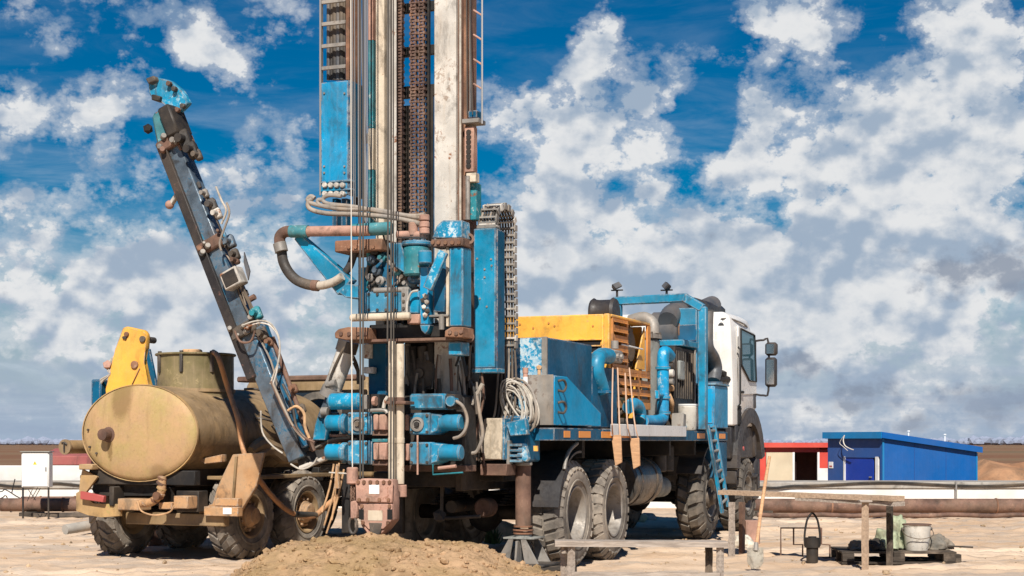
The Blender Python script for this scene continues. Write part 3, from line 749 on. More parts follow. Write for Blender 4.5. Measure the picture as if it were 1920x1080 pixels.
# electric cabinet on thin legs
cb = thing('electric_cabinet', 'white electric cabinet with a yellow warning triangle on thin legs left of the tank truck', 'cabinet', (xat(66, 30), 30, 0))
cx0, cx1 = xat(40, 30) - cb.location.x, xat(92, 30) - cb.location.x
b = B(); b.box(cx0, cx1, 0, 0.25, zat(914, 30), zat(848, 30), 0.012); part('cabinet_body', b, 'white', cb)
b = B(); b.box(cx0 + 0.025, cx1 - 0.02, -0.016, -0.001, zat(912, 30), zat(850, 30), 0.004); part('cabinet_door', b, 'white', cb)
b = B(); b.box(cx0 - 0.02, cx1 + 0.02, -0.04, 0.27, zat(848, 30) + 0.002, zat(846, 30), 0.004); part('cabinet_roof', b, 'grey_paint', cb)
zt = zat(868, 30); mx = (cx0 + cx1) / 2
b = B(); b.prism([(mx - 0.035, -0.018, zt - 0.03), (mx + 0.035, -0.018, zt - 0.03), (mx, -0.018, zt + 0.035)], (0, -0.003, 0)); tri = part('warning_sign', b, 'yellow_sign', cb, smooth=0)
b = B(); b.prism([(mx - 0.002, -0.0225, zt + 0.02), (mx - 0.008, -0.0225, zt - 0.002), (mx + 0.001, -0.0225, zt - 0.002), (mx - 0.004, -0.0225, zt - 0.022), (mx + 0.009, -0.0225, zt + 0.004), (mx, -0.0225, zt + 0.004), (mx + 0.006, -0.0225, zt + 0.02)], (0, -0.001, 0)); part('lightning_mark', b, 'black_print', tri, smooth=0)
b = B(); b.box(cx1 - 0.06, cx1 - 0.045, -0.032, -0.016, zat(884, 30), zat(876, 30), 0.002); part('door_handle', b, 'black_steel', cb)
for x in (cx0 + 0.02, cx1 - 0.02):
    b = B(); b.box(x - 0.015, x + 0.015, 0.02, 0.05, -0.02, zat(914, 30) - 0.001, 0.002); part('leg', b, 'black_steel', cb)
for px0, px1, py0, py1 in ((52, 66, 922, 938), (60, 50, 921, 940), (70, 58, 918, 935), (75, 62, 919, 938)):
    b = B(); b.bar((xat(px0, 30) - cb.location.x, 0.035, zat(py0 - 4, 30)), (xat(px1, 30) - cb.location.x, 0.035, zat(py1, 30)), 0.012, 0.012); part('brace', b, 'black_steel', cb)
# thin wires strung at the left edge
b = B(); Y = 33
for pts in (((-40, 915), (0, 922), (10, 918), (30, 930), (42, 936)), ((-40, 938), (0, 935), (12, 930), (20, 960)), ((28, 898), (24, 915), (22, 925))):
    b.tube([(xat(x, Y), Y, zat(y, Y)) for x, y in pts], 0.012, 5, 3)
tag(rehome(part('wire_tangle', b, 'seal'), (xat(10, Y), Y, 0)), 'thin loose wires hanging before the white wall at the far left', 'wires')

# ================================================================== wheels
def ring_pt(a, r, w): return Vector((w, r * math.sin(a), r * math.cos(a)))
def tyre_mesh(R, W, Rr, N, lug=0.028, style='block'):
    b = B(); h = W / 2
    prof = [(-h + 0.03, Rr), (-h + 0.005, Rr + 0.04), (-h - 0.012, (R + Rr) / 2), (-h + 0.004, R - 0.06), (-h + 0.035, R - 0.012), (-h + 0.07, R), (0, R + 0.004),
            (h - 0.07, R), (h - 0.035, R - 0.012), (h - 0.004, R - 0.06), (h + 0.012, (R + Rr) / 2), (h - 0.005, Rr + 0.04), (h - 0.03, Rr)]
    b.lathe((0, 0, 0), (1, 0, 0), prof, 48, closed=True, u=(0, 0, 1))
    da = 2 * math.pi / N
    for i in range(N):
        for sgn in (-1, 1):
            a0 = i * da + (da / 2 if sgn > 0 else 0)
            sl = 0.28 * da if style == 'block' else 0.55 * da
            hw = 0.33 * da
            w0, w1, w2 = 0.012 * sgn, (h - 0.06) * sgn, (h + 0.002) * sgn
            # crown block
            q = []
            for r in (R - 0.01, R + lug):
                k = 0.88 if r > R else 1.0
                q += [ring_pt(a0 - hw * k, r, w0), ring_pt(a0 + hw * k, r, w0), ring_pt(a0 + sl + hw * k, r, w1), ring_pt(a0 + sl - hw * k, r, w1)]
            b.hexa(q)
            # shoulder block, running down onto the sidewall
            q = []
            for r, r2, in ((R - 0.012, R - 0.085), (R + lug, R - 0.065)):
                e = 0.012 * sgn if r > R else 0.0
                q += [ring_pt(a0 + sl - hw, r, w1), ring_pt(a0 + sl + hw, r, w1), ring_pt(a0 + sl * 1.2 + hw, r2, w2 + e), ring_pt(a0 + sl * 1.2 - hw, r2, w2 + e)]
            b.hexa(q)
    # moulded rings on the sidewall
    for sgn in (-1, 1):
        b.lathe((0, 0, 0), (1, 0, 0), [(sgn * (h + 0.004), Rr + 0.07), (sgn * (h + 0.014), Rr + 0.075), (sgn * (h + 0.014), Rr + 0.09), (sgn * (h + 0.004), Rr + 0.095)], 48, u=(0, 0, 1))
    return b
def rim_mesh(W, Rr, kind):
    b = B(); h = W / 2
    if kind == 'deep':
        prof = [(h - 0.012, Rr + 0.018), (h - 0.004, Rr + 0.012), (h - 0.010, Rr - 0.008), (h - 0.05, Rr - 0.022), (-0.06, Rr - 0.05), (-0.10, Rr - 0.09), (-0.105, 0.16), (-0.105, 0)]
    else:
        prof = [(h - 0.012, Rr + 0.018), (h - 0.004, Rr + 0.012), (h - 0.010, Rr - 0.008), (h - 0.05, Rr - 0.022), (h - 0.11, Rr - 0.05), (h - 0.115, 0.21), (h - 0.075, 0.20), (h - 0.07, 0.15), (h - 0.07, 0)]
    b.lathe((0, 0, 0), (1, 0, 0), prof, 36, u=(0, 0, 1))
    b.lathe((0, 0, 0), (1, 0, 0), [(-h + 0.02, Rr + 0.01), (-h + 0.03, Rr - 0.03), (-0.12, Rr - 0.06), (-0.12, 0.0)], 36, u=(0, 0, 1))
    return b
def hub_mesh(W, kind):
    b = B(); h = W / 2; x0 = -0.105 if kind == 'deep' else h - 0.07
    b.lathe((0, 0, 0), (1, 0, 0), [(x0, 0.15), (x0 + 0.05, 0.14), (x0 + 0.07, 0.115), (x0 + 0.12, 0.10), (x0 + 0.13, 0.07), (x0 + 0.13, 0)], 24, u=(0, 0, 1))
    for k in range(10):
        a = k * math.pi / 5
        p = ring_pt(a, 0.175, x0); b.cyl(p - Vector((0.01, 0, 0)), p + Vector((0.035, 0, 0)), 0.017, n=6)
    return b
def make_wheel(root, loc, R, W, Rr, N, kind, rim_mat, tyre_mat, hub_mat, style='block', lug=0.028):
    o = part('wheel', rim_mesh(W, Rr, kind), rim_mat, root, smooth=35)
    part('tyre', tyre_mesh(R, W, Rr, N, lug, style), tyre_mat, o, smooth=32)
    part('hub', hub_mesh(W, kind), hub_mat, o, smooth=35)
    o.location = loc; return o
def copy_wheel(o, root, loc, rz, rx=0.0):
    c = o.copy(); col.objects.link(c); c.parent = root; c.location = loc; c.rotation_euler = (rx, 0, rz)
    for ch in o.children:
        d_ = ch.copy(); col.objects.link(d_); d_.parent = c
    return c

# ================================================================== the drilling truck
DF = Frame(-0.31, 18.85, 21.8)
rig = thing('drilling_rig_truck', 'big blue drilling rig truck with a raised mast, yellow engine housing and white cab', 'drilling rig', (-0.31, 18.85, 0), -R_(21.8))
def P(name, b, mat, parent=None, **k): return part(name, b, mat, rig if parent is None else parent, **k)
Rp, Sp = DF.R, DF.S

# ---- chassis
for sx_ in (-1, 1):
    b = B(); b.box(sx_ * 0.40 - 0.04, sx_ * 0.40 + 0.04, -1.7, 8.9, 0.92, 1.22, 0.01); P('chassis_rail', b, 'chassis')
for y in (-1.6, -0.6, 0.7, 2.2, 3.6, 5.0, 6.9, 8.6):
    b = B(); b.box(-0.36, 0.36, y - 0.06, y + 0.06, 0.96, 1.18, 0.01); P('cross_member', b, 'chassis')
AX = (0.0, 1.37, 6.0, 8.3)
for y in AX:
    b = B(); b.cyl((-0.85, y, 0.62), (0.85, y, 0.62), 0.085, n=12); b.ball((0.0, y, 0.62), 0.24, 2, (0.9, 1, 1)); P('axle', b, 'chassis')
    for sx_ in (-1, 1):
        b = B()
        for k in range(4): b.box(sx_ * 0.42 - 0.045, sx_ * 0.42 + 0.045, y - 0.55 + 0.07 * k, y + 0.55 - 0.07 * k, 0.72 + 0.03 * k, 0.745 + 0.03 * k, 0.003)
        P('leaf_spring', b, 'chassis')
TR, TW, TRr = 0.595, 0.40, 0.315
wrear = make_wheel(rig, (0.95, AX[0], 0.61), TR, TW, TRr, 30, 'deep', 'grey_steel', 'rubber_dusty', 'iron', 'block')
for t_, y, kind in ((0.95, AX[1], 0), (-0.95, AX[0], 1), (-0.95, AX[1], 1)):
    copy_wheel(wrear, rig, (t_, y, 0.61), math.pi if kind else 0, 0.13 + y)
wfront = make_wheel(rig, (0.95, AX[2], 0.61), TR - 0.01, TW, TRr * 0.88, 21, 'convex', 'grey_steel', 'rubber', 'iron', 'block', 0.046)
for t_, y, rz in ((0.97, AX[3], 0.0), (-0.95, AX[2], math.pi), (-0.97, AX[3], math.pi)):
    copy_wheel(wfront, rig, (t_, y, 0.61), rz, 0.4 + y)
# mudguards over the rear wheels
def guard(y, x0, x1, r, a0, a1, zc, name='mudguard', mat='soot', th=0.025):
    b = B(); n = 14
    for i in range(n):
        q = []
        for rr in (r, r + th):
            for (a, x) in ((a0 + (a1 - a0) * i / n, x0), (a0 + (a1 - a0) * i / n, x1), (a0 + (a1 - a0) * (i + 1) / n, x1), (a0 + (a1 - a0) * (i + 1) / n, x0)):
                q.append(Vector((x, y - rr * math.cos(a), zc + rr * math.sin(a))))
        b.hexa(q)
    bmesh.ops.remove_doubles(b.bm, verts=b.bm.verts, dist=0.0005)
    return P(name, b, mat)
guard(AX[0] + 0.02, 0.74, 1.17, 0.70, R_(8), R_(95), 0.62)
guard(AX[0] + 0.02, -1.17, -0.74, 0.70, R_(8), R_(95), 0.62)
b = B(); b.tube([Sp(1058, 880, 1.17), Sp(1062, 858, 1.17), Sp(1070, 842, 1.17), Sp(1082, 831, 1.17)], 0.022, 8, 3); P('mudguard_bar', b, 'grey_steel')

# ---- deck
z_dk0, z_dk1 = 1.46, 1.60
b = B(); b.box(-0.85, 1.25, -1.05, 0.6, z_dk0, z_dk1, 0.006); b.box(-1.25, 1.25, 0.602, 6.62, z_dk0, z_dk1, 0.006); P('deck', b, 'blue_dark')
b = B(); b.box(-0.82, 1.2, -1.03, 0.6, z_dk1 + 0.002, z_dk1 + 0.012, 0.002); b.box(-1.2, 1.2, 0.602, 6.6, z_dk1 + 0.002, z_dk1 + 0.012, 0.002); P('deck_plate', b, 'iron')
for y in (0.2, 2.4, 3.8, 5.1, 6.4):
    b = B(); b.box(-1.15, 1.15, y - 0.04, y + 0.04, z_dk0 - 0.20, z_dk0 - 0.001, 0.004); P('deck_bearer', b, 'black_steel')
    b = B()
    b.prism([(1.15, y - 0.03, z_dk0 - 0.02), (1.15, y - 0.03, z_dk0 - 0.2), (0.45, y - 0.03, 1.225), (0.45, y - 0.03, z_dk0 - 0.02)], (0, 0.06, 0)); P('deck_bracket', b, 'black_steel')
for y0, y1 in ((-0.75, -0.55), (-0.25, 0.15), (0.55, 0.95), (1.3, 1.62), (4.85, 5.25), (6.1, 6.45)):
    b = B(); b.box(1.2505, 1.256, y0, y1, z_dk0 + 0.035, z_dk1 - 0.03, 0); P('reflector_strip', b, 'amber_reflector')
b = B(); b.box(1.252, 1.275, Sp(1146, 805, 1.26).y, Sp(1285, 805, 1.26).y, Sp(1215, 818, 1.26).z, Sp(1215, 797, 1.26).z, 0.004); P('white_board', b, 'white')

# ---- fuel tank, air bottles, hanging things under the deck
b = B(); p0 = Sp(1188, 890, 1.05); p1 = Sp(1236, 890, 1.05)
b.cyl((0.78, p0.y, 0.92), (0.78, p1.y, 0.92), 0.33, n=28, bev=0.03); ft = P('fuel_tank', b, 'fuel_tank')
for f_ in (0.2, 0.78):
    y = p0.y + (p1.y - p0.y) * f_
    b = B(); b.lathe((0.78, y, 0.92), (0, 1, 0), [(-0.025, 0.331), (-0.025, 0.340), (0.025, 0.340), (0.025, 0.331)], 28); P('strap', b, 'iron', ft)
for k, px in enumerate((1263, 1274, 1285)):
    q = Sp(px, 905, 1.08); b = B(); b.cyl((0.70, q.y - 0.13, 0.80), (0.70, q.y + 0.13, 0.80), 0.15, n=18, bev=0.05); P('air_bottle', b, 'grey_paint')
for k, px in enumerate((1262, 1276)):
    q = Sp(px, 850, 1.0); b = B(); b.cyl((0.80, q.y, 1.02), (0.80, q.y, 1.40), 0.10, n=16, bev=0.02); P('air_filter', b, 'iron')
b = B(); b.box(0.5, 0.95, 2.2, 2.6, 0.6, 1.2, 0.02); P('battery_box', b, 'chassis')
b = B(); b.cyl((-0.75, 2.9, 0.85), (-0.75, 4.6, 0.85), 0.28, n=20, bev=0.03); P('air_tank', b, 'chassis')
b = B(); b.cyl((0, -1.0, 0.72), (0, 6.5, 0.80), 0.07, n=10); P('drive_shaft', b, 'chassis')
b = B(); b.box(-0.45, 0.45, 2.6, 3.6, 0.55, 1.0, 0.06); P('gearbox', b, 'chassis')
b = B(); b.box(-0.3, 0.3, 6.3, 8.4, 0.65, 1.3, 0.05); P('engine_sump', b, 'chassis')

# ---- cab
cb0, cb1, cw = 7.17, 8.85, 1.19
zc_b = 1.75; zc_t = 3.40
b = B()
rf = [(-cw, cb0), (cw, cb0), (cw, cb1 - 0.12), (cw - 0.15, cb1), (-cw + 0.15, cb1), (-cw, cb1 - 0.12)]
def cabring(z, k=1.0, dy0=0, dy1=0): return [Vector((x * k, (y + (dy1 if y > 8 else dy0)), z)) for x, y in rf]
def loft(b, rings, cap=True):
    vv = [[b.bm.verts.new(p) for p in r] for r in rings]
    for p, q in zip(vv[:-1], vv[1:]):
        n = len(p)
        for k in range(n): b.bm.faces.new([p[k], p[(k + 1) % n], q[(k + 1) % n], q[k]])
    if cap: b.bm.faces.new(vv[0][::-1]); b.bm.faces.new(vv[-1])
    return b
loft(b, [cabring(1.70), cabring(2.35), cabring(3.20, 0.975, 0, -0.13), cabring(3.42, 0.945, 0.03, -0.24), cabring(3.50, 0.85, 0.10, -0.36)])
b._bev(list(b.bm.verts), 0.03, 2)
cab = P('cab', b, 'cab_white', smooth=50)
b = B(); b.box(-cw + 0.03, cw - 0.03, cb0 + 0.03, cb1 - 0.1, 1.18, 1.69, 0.02); P('cab_floor', b, 'soot', cab)
b = B(); b.box(-cw, cw, cb1 - 0.20, cb1 - 0.03, 1.2, 1.698, 0.03); P('front_corner', b, 'soot', cab)
# rear wall panels and grooves
for x in (-0.95, -0.5, 0.0, 0.5, 0.94):
    b = B(); b.box(x - 0.02, x + 0.02, cb0 - 0.018, cb0 - 0.001, 1.7, 3.18, 0.006); P('rear_rib', b, 'cab_white', cab)
# side door
def sidep(px, py, tx=cw): return Sp(px, py, tx)
def side_pts(lst, tx): return [sidep(px, py, tx) for px, py in lst]
dz0, dz1 = sidep(1398, 742).z, sidep(1398, 600).z
dy0_, dy1_ = sidep(1384, 680).y, sidep(1417, 680).y
b = B(); b.prism([(cw + 0.014, dy0_, dz0), (cw + 0.014, dy1_, dz0 + 0.05), (cw + 0.014, dy1_, 2.45), (cw + 0.004, dy1_ - 0.10, 3.24), (cw + 0.004, dy0_, 3.29)], (-0.03, 0, 0), 0.006)
door = P('door', b, 'cab_white', cab)
b = B(); wy0, wy1 = dy0_ + 0.12, dy1_ - 0.10
wpts = [(cw + 0.020, wy0, 2.68), (cw + 0.020, wy0 + 0.55, 2.44), (cw + 0.020, wy1 + 0.04, 2.44), (cw + 0.012, wy1 - 0.05, 3.20), (cw + 0.012, wy0, 3.25)]
b.prism(wpts, (-0.012, 0, 0)); P('window', b, 'glass', cab)
b = B()
for i in range(5): b.bar(Vector(wpts[i]) + Vector((0.004, 0, 0)), Vector(wpts[(i + 1) % 5]) + Vector((0.004, 0, 0)), 0.028, 0.02, (1, 0, 0), 0.004)
P('window_seal', b, 'seal', cab)
b = B(); b.box(cw + 0.016, cw + 0.045, dy0_ + 0.10, dy0_ + 0.24, 2.22, 2.26, 0.008); P('door_handle', b, 'seal', cab)
# seams between door and body
for y in (dy0_ - 0.012, dy1_ + 0.012):
    b = B(); b.box(cw - 0.004, cw + 0.006, y - 0.006, y + 0.006, dz0, 3.12, 0); P('door_gap', b, 'seal', cab)
b = B(); b.box(cw - 0.002, cw + 0.03, cb0 + 0.30, cb0 + 0.45, 1.72, 2.02, 0.006); P('air_vent', b, 'black_steel', cab)
for k in range(4):
    b = B(); b.box(cw + 0.03, cw + 0.038, cb0 + 0.31, cb0 + 0.44, 1.75 + 0.07 * k, 1.775 + 0.07 * k, 0.002); P('vent_slat', b, 'seal', cab)
b = B(); b.hexa([(cw + 0.002, cb1 - 0.30, 2.0), (cw + 0.02, cb1 - 0.14, 2.0), (cw - 0.05, cb1 - 0.02, 2.0), (cw - 0.06, cb1 - 0.1, 2.0), (cw - 0.02, cb1 - 0.36, 3.1), (cw - 0.005, cb1 - 0.22, 3.1), (cw - 0.07, cb1 - 0.12, 3.1), (cw - 0.09, cb1 - 0.2, 3.1)], 0.012); P('corner_deflector', b, 'gun_grey', cab)
b = B(); b.tube([(cw + 0.02, dy0_ - 0.10, 2.0), (cw + 0.06, dy0_ - 0.10, 2.05), (cw + 0.06, dy0_ - 0.10, 2.9), (cw + 0.02, dy0_ - 0.10, 2.95)], 0.014, 8, 1); P('grab_handle', b, 'seal', cab)
b = B(); b.box(-1.0, 1.0, cb0 - 0.02, cb0 - 0.002, 2.2, 3.05, 0.008); P('rear_panel', b, 'cab_white', cab)
# windscreen, roof visor, grille at the far front
b = B(); b.hexa([(-0.98, cb1 + 0.005, 2.35), (0.98, cb1 + 0.005, 2.35), (0.98, cb1 + 0.02, 2.35), (-0.98, cb1 + 0.02, 2.35), (-0.95, cb1 - 0.12, 3.12), (0.95, cb1 - 0.12, 3.12), (0.95, cb1 - 0.10, 3.12), (-0.95, cb1 - 0.10, 3.12)]); P('windscreen', b, 'glass', cab)
b = B(); b.box(-1.05, 1.05, cb1 - 0.02, cb1 + 0.12, 3.16, 3.24, 0.02); P('sun_visor', b, 'soot', cab)
b = B(); b.box(-0.8, 0.8, cb1 + 0.001, cb1 + 0.03, 1.45, 2.1, 0.02); P('grille', b, 'soot', cab)
b = B(); b.box(-1.2, 1.2, cb1 - 0.05, cb1 + 0.2, 0.62, 1.18, 0.05); P('bumper', b, 'soot')
for sx_ in (-1, 1):
    b = B(); b.box(sx_ * 0.95 - 0.16, sx_ * 0.95 + 0.16, cb1 + 0.201, cb1 + 0.23, 0.80, 1.02, 0.02); P('headlight', b, 'glass')
# wheel arch, black
guard(AX[3] - 0.05, 0.80, 1.235, 0.76, R_(2), R_(168), 1.0, 'wheel_arch', 'soot', 0.24)
guard(AX[3], -1.22, -0.80, 0.78, R_(12), R_(168), 0.72, 'wheel_arch', 'soot', 0.05)
guard(AX[2], 0.80, 1.18, 0.74, R_(25), R_(155), 0.66, 'mudguard', 'soot')
b = B(); b.box(0.80, 1.215, 7.35, 7.52, 1.0, 1.72, 0.03); b.box(0.80, 1.215, 7.30, 7.36, 0.78, 1.0, 0.02); P('arch_flap', b, 'soot')
b = B(); b.cyl((1.217, AX[3] - 0.55, 1.34), (1.232, AX[3] - 0.55, 1.34), 0.035, n=12); P('side_lamp', b, 'red_lens')
b = B(); b.box(0.85, 1.2, 8.5, 8.95, 0.5, 0.62, 0.02); b.box(0.85, 1.2, 8.5, 8.95, 0.85, 0.93, 0.02); P('cab_step', b, 'soot')
# mirrors
mx_ = 1.36
b = B(); b.tube([(cw - 0.03, cb1 - 0.05, 3.12), (1.28, cb1 + 0.06, 3.14), (mx_, cb1 + 0.08, 3.10), (mx_, cb1 + 0.08, 2.30), (1.29, cb1 + 0.04, 2.22), (cw - 0.03, cb1 - 0.03, 2.24)], 0.018, 8, 3)
mir = P('mirror_arm', b, 'soot')
b = B(); b.box(mx_ - 0.05, mx_ + 0.15, cb1 + 0.02, cb1 + 0.15, 2.88, 3.10, 0.035); P('mirror_housing', b, 'soot', mir)
b = B(); b.box(mx_ - 0.05, mx_ + 0.14, cb1 + 0.02, cb1 + 0.15, 2.36, 2.85, 0.035); P('mirror_housing', b, 'soot', mir)
for z0, z1 in ((2.91, 3.07), (2.40, 2.81)):
    b = B(); b.box(mx_ - 0.02, mx_ + 0.11, cb1 + 0.012, cb1 + 0.018, z0, z1, 0.001); P('mirror_glass', b, 'chrome', mir)
b = B(); b.tube([(0.9, cb0 + 0.1, 3.36), (1.1, cb0 + 0.05, 3.39), (1.16, cb0 + 0.9, 3.35), (1.1, cb1 - 0.3, 3.30)], 0.014, 6, 3); P('roof_rail', b, 'grey_steel', cab)

# ---- yellow engine housing
yh = 1.97; yr = 0.90
zt_y = Sp(1145, 588, yr).z; zb_y = Sp(1180, 752, yr).z
ye = Sp(1220, 680, yr).y
zy0 = 1.62
b = B(); b.box(-1.0, yr - 0.10, yh, yh + 0.05, zy0, zt_y, 0.015)                       # rear skin
b.box(-1.0, -0.95, yh + 0.06, ye, zy0, zt_y, 0.015); b.box(-1.0, yr - 0.002, yh + 0.05, ye, zt_y - 0.04, zt_y, 0.015)
b.box(-0.94, yr - 0.12, ye - 0.05, ye, zy0, zt_y - 0.05, 0.01)
hous = P('engine_housing', b, 'yellow')
b = B(); b.box(yr - 0.098, yr - 0.02, yh - 0.012, yh + 0.07, zy0, zt_y + 0.004, 0.012); P('corner_post', b, 'yellow', hous)
# right flank: frame, louvred strips, open bay and louvred door below
def flank(x0, y0, x1, y1, name, mat='yellow_shaded', dep=0.03, tx=yr, bev=0.004, parent=None):
    b = B(); b.sbox(DF, x0, y0, x1, y1, tx, dep, bev); return P(name, b, mat, hous if parent is None else parent)
def zS(py, px=1182): return Sp(px, py, yr).z
def yS(px): return Sp(px, 680, yr).y
Ya, Yb, Yc, Yd = yS(1149), yS(1178), yS(1214.5), ye
zA, zB_, zC, zD = zt_y - 0.042, zS(603), zS(692), zS(752)
def fl_box(y0, y1, z0, z1, name, mat='yellow_shaded', x1=yr, dep=0.03, parent=None, bev=0.004):
    b = B(); b.box(x1 - dep, x1, y0, y1, z0, z1, bev); return P(name, b, mat, hous if parent is None else parent)
fl_box(Ya, Yd, zB_, zA, 'flank_frame')
fl_box(Yc, Yd, zC, zB_ - 0.001, 'flank_frame')
fl_box(Ya, Yd, zC - 0.05, zC - 0.001, 'flank_frame')
def louvre_panel(y0, y1, z0, z1, ncol, nrow, name):
    """panel with real slots: strips round the openings and a tilted hood over each"""
    cw_, rh = (y1 - y0) / ncol, (z1 - z0) / nrow
    b = B()
    for i in range(ncol + 1):
        y = y0 + i * cw_; m0 = 0.05 if ncol > 1 else 0.05
        b.box(yr - 0.03, yr, max(y0, y - m0), min(y1, y + m0), z0, z1, 0.002)
    for j in range(nrow + 1):
        z = z0 + j * rh
        lo, hi = (z, z + rh * 0.33) if j == 0 else ((z - rh * 0.33, z + rh * 0.33) if j < nrow else (z - rh * 0.33, z))
        for i in range(ncol): b.box(yr - 0.029, yr - 0.001, y0 + i * cw_ + 0.0501, y0 + (i + 1) * cw_ - 0.0501, lo, hi, 0.002)
    pn = P(name, b, 'yellow_shaded', hous)
    for j in range(nrow):
        for i in range(ncol):
            z = z0 + (j + 0.5) * rh; ya, yb = y0 + i * cw_ + 0.045, y0 + (i + 1) * cw_ - 0.045
            b = B(); b.hexa([(yr + 0.001, ya, z + rh * 0.17), (yr + 0.001, yb, z + rh * 0.17), (yr + 0.022, yb, z + rh * 0.08), (yr + 0.022, ya, z + rh * 0.08),
                             (yr + 0.001, ya, z + rh * 0.23), (yr + 0.001, yb, z + rh * 0.23), (yr + 0.027, yb, z + rh * 0.13), (yr + 0.027, ya, z + rh * 0.13)])
            P('louvre', b, 'yellow_shaded', pn)
louvre_panel(Ya, Yb, zC, zB_ - 0.001, 1, 5, 'louvre_strip')
louvre_panel(Ya, Yd, zD, zC - 0.051, 3, 3, 'louvre_door')
fl_box(Ya + 0.02, Yd, zD - 0.10, zD - 0.002, 'flank_frame')
b = B(); b.box(0.28, 0.30, Ya, ye - 0.06, zy0, zA - 0.02, 0); P('inner_wall', b, 'black_steel', hous)
b = B(); b.box(0.31, yr - 0.04, Yb - 0.06, Yb - 0.04, zC, zA - 0.02, 0); P('bay_side', b, 'yellow', hous)
b = B(); b.prism([(yr - 0.035, Yc - 0.02, zB_ - 0.02), (yr - 0.035, Yc - 0.02, zC + 0.02), (yr - 0.035, Yc - 0.42, zC + 0.02)], (-0.02, 0, 0)); P('bay_gusset', b, 'yellow', hous)
b = B(); b.box(0.32, 0.75, Yb + 0.10, Yc - 0.15, zC + 0.02, zC + 0.62, 0.05); b.cyl((0.72, (Yb + Yc) / 2, zC + 0.32), (0.80, (Yb + Yc) / 2, zC + 0.32), 0.20, n=20); P('engine_block', b, 'iron', hous)
b = B(); b.cyl((yr + 0.004, Yb - 0.3, zS(649)), (yr + 0.004, Yb + 0.62, zS(651)), 0.012, n=8); P('stay_rod', b, 'white', hous)
# slots in the rear skin, framed in relief
for z in (zat(640, 20.3), zat(652, 20.3)):
    x0, x1 = Rp(1062, 640, yh).x, Rp(1126, 640, yh).x
    b = B(); b.box(x0, x1, yh - 0.004, yh - 0.001, z - 0.045, z + 0.02, 0); P('slot', b, 'hollow', hous)
    b = B(); b.box(x0 - 0.02, x1 + 0.02, yh - 0.03, yh - 0.001, z + 0.021, z + 0.04, 0.004); P('slot_hood', b, 'yellow', hous)
pts = [Rp(px, py, yh) for px, py in ((1040, 611), (1112, 611), (1000, 615), (1029, 606), (1010, 640), (975, 608))]
b = B(); b.bolts(pts, (0, -1, 0), 0.014, 0.01); P('rivet', b, 'yellow_shaded', hous, kind='stuff')
b = B(); b.box(Rp(960, 600, yh).x, Rp(966, 600, yh).x, yh - 0.02, yh - 0.001, zy0 + 0.9, zt_y - 0.02, 0.004); P('seam_strip', b, 'yellow', hous)
# black spool on the roof
q = Rp(1130, 575, 2.3)
b = B(); b.lathe((q.x - 0.16, 2.35, zt_y + 0.05), (1, 0, 0), [(0, 0), (0, 0.17), (0.03, 0.19), (0.06, 0.17), (0.10, 0.165), (0.26, 0.165), (0.29, 0.19), (0.33, 0.17), (0.33, 0)], 28); P('roof_drum', b, 'soot')

# ---- blue water box in front of the housing and its grey stowage box
x1b = 1.0
s0, s1 = Sp(1025, 685, x1b).y, Sp(1110, 685, x1b).y
z0b, z1b = Sp(1025, 738, x1b).z, Sp(1025, 632, x1b).z
xl = Rp(946, 680, s0).x
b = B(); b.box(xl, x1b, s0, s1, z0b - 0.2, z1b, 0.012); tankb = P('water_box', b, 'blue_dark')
b = B(); b.box(xl + 0.004, x1b - 0.008, s0 - 0.012, s0 - 0.001, z0b - 0.19, z1b - 0.006, 0.003); P('rear_plate', b, 'blue_battered', tankb)
b = B(); b.box(x1b - 0.055, x1b + 0.006, s0 - 0.02, s0 + 0.02, z0b - 0.2, z1b + 0.004, 0.003); P('corner_strip', b, 'grey_steel', tankb)
b = B(); b.box(Rp(872, 700, -0.5).x, xl - 0.004, -0.5, 1.2, 1.62, zat(640, 18.3), 0.02); P('dark_filler', b, 'black_steel')  # black box added to fill the gap that lies in shadow
b = B(); b.box(xl + 0.05, x1b, s1 + 0.002, yh - 0.05, 1.62, z1b - 0.25, 0.01); P('hydraulic_tank', b, 'blue_dark')
xg = 1.25
g0, g1 = Sp(1040, 750, xg).y, Sp(1127, 790, xg).y
zg0, zg1 = Sp(1040, 797, xg).z, Sp(1040, 704, xg).z
xg0 = Rp(990, 750, g0).x
b = B(); b.prism([(xg - 0.002, g0, zg0), (xg - 0.002, g1, zg0), (xg - 0.002, g1, zg0 + 0.16), (xg - 0.002, g0 + 0.42, zg1), (xg - 0.002, g0, zg1)], (-(xg - xg0), 0, 0), 0.006); stow = P('stowage_box', b, 'blue_fresh')
b = B(); b.box(xg0, xg - 0.01, g0 - 0.02, g0 - 0.001, zg0, zg1 + 0.01, 0.004); P('rear_plate', b, 'grey_steel', stow)
for pz in (0.80, 0.36):
    z = zg0 + (zg1 - zg0) * pz
    b = B(); b.tube([(xg + 0.0, g0 + 0.10, z + 0.05), (xg + 0.05, g0 + 0.15, z + 0.06), (xg + 0.06, g0 + 0.2, z), (xg + 0.05, g0 + 0.15, z - 0.06), (xg + 0.0, g0 + 0.10, z - 0.05)], 0.014, 8, 4); P('tie_ring', b, 'iron', stow)
b = B(); q = Sp(1032, 700, xg - 0.1); b.cyl((q.x - 0.1, g0 + 0.05, zg1), (q.x - 0.1, g0 + 0.05, zg1 + 0.07), 0.02, n=8); b.ball((q.x - 0.1, g0 + 0.05, zg1 + 0.09), 0.035, 1); P('box_clasp', b, 'leather', stow)
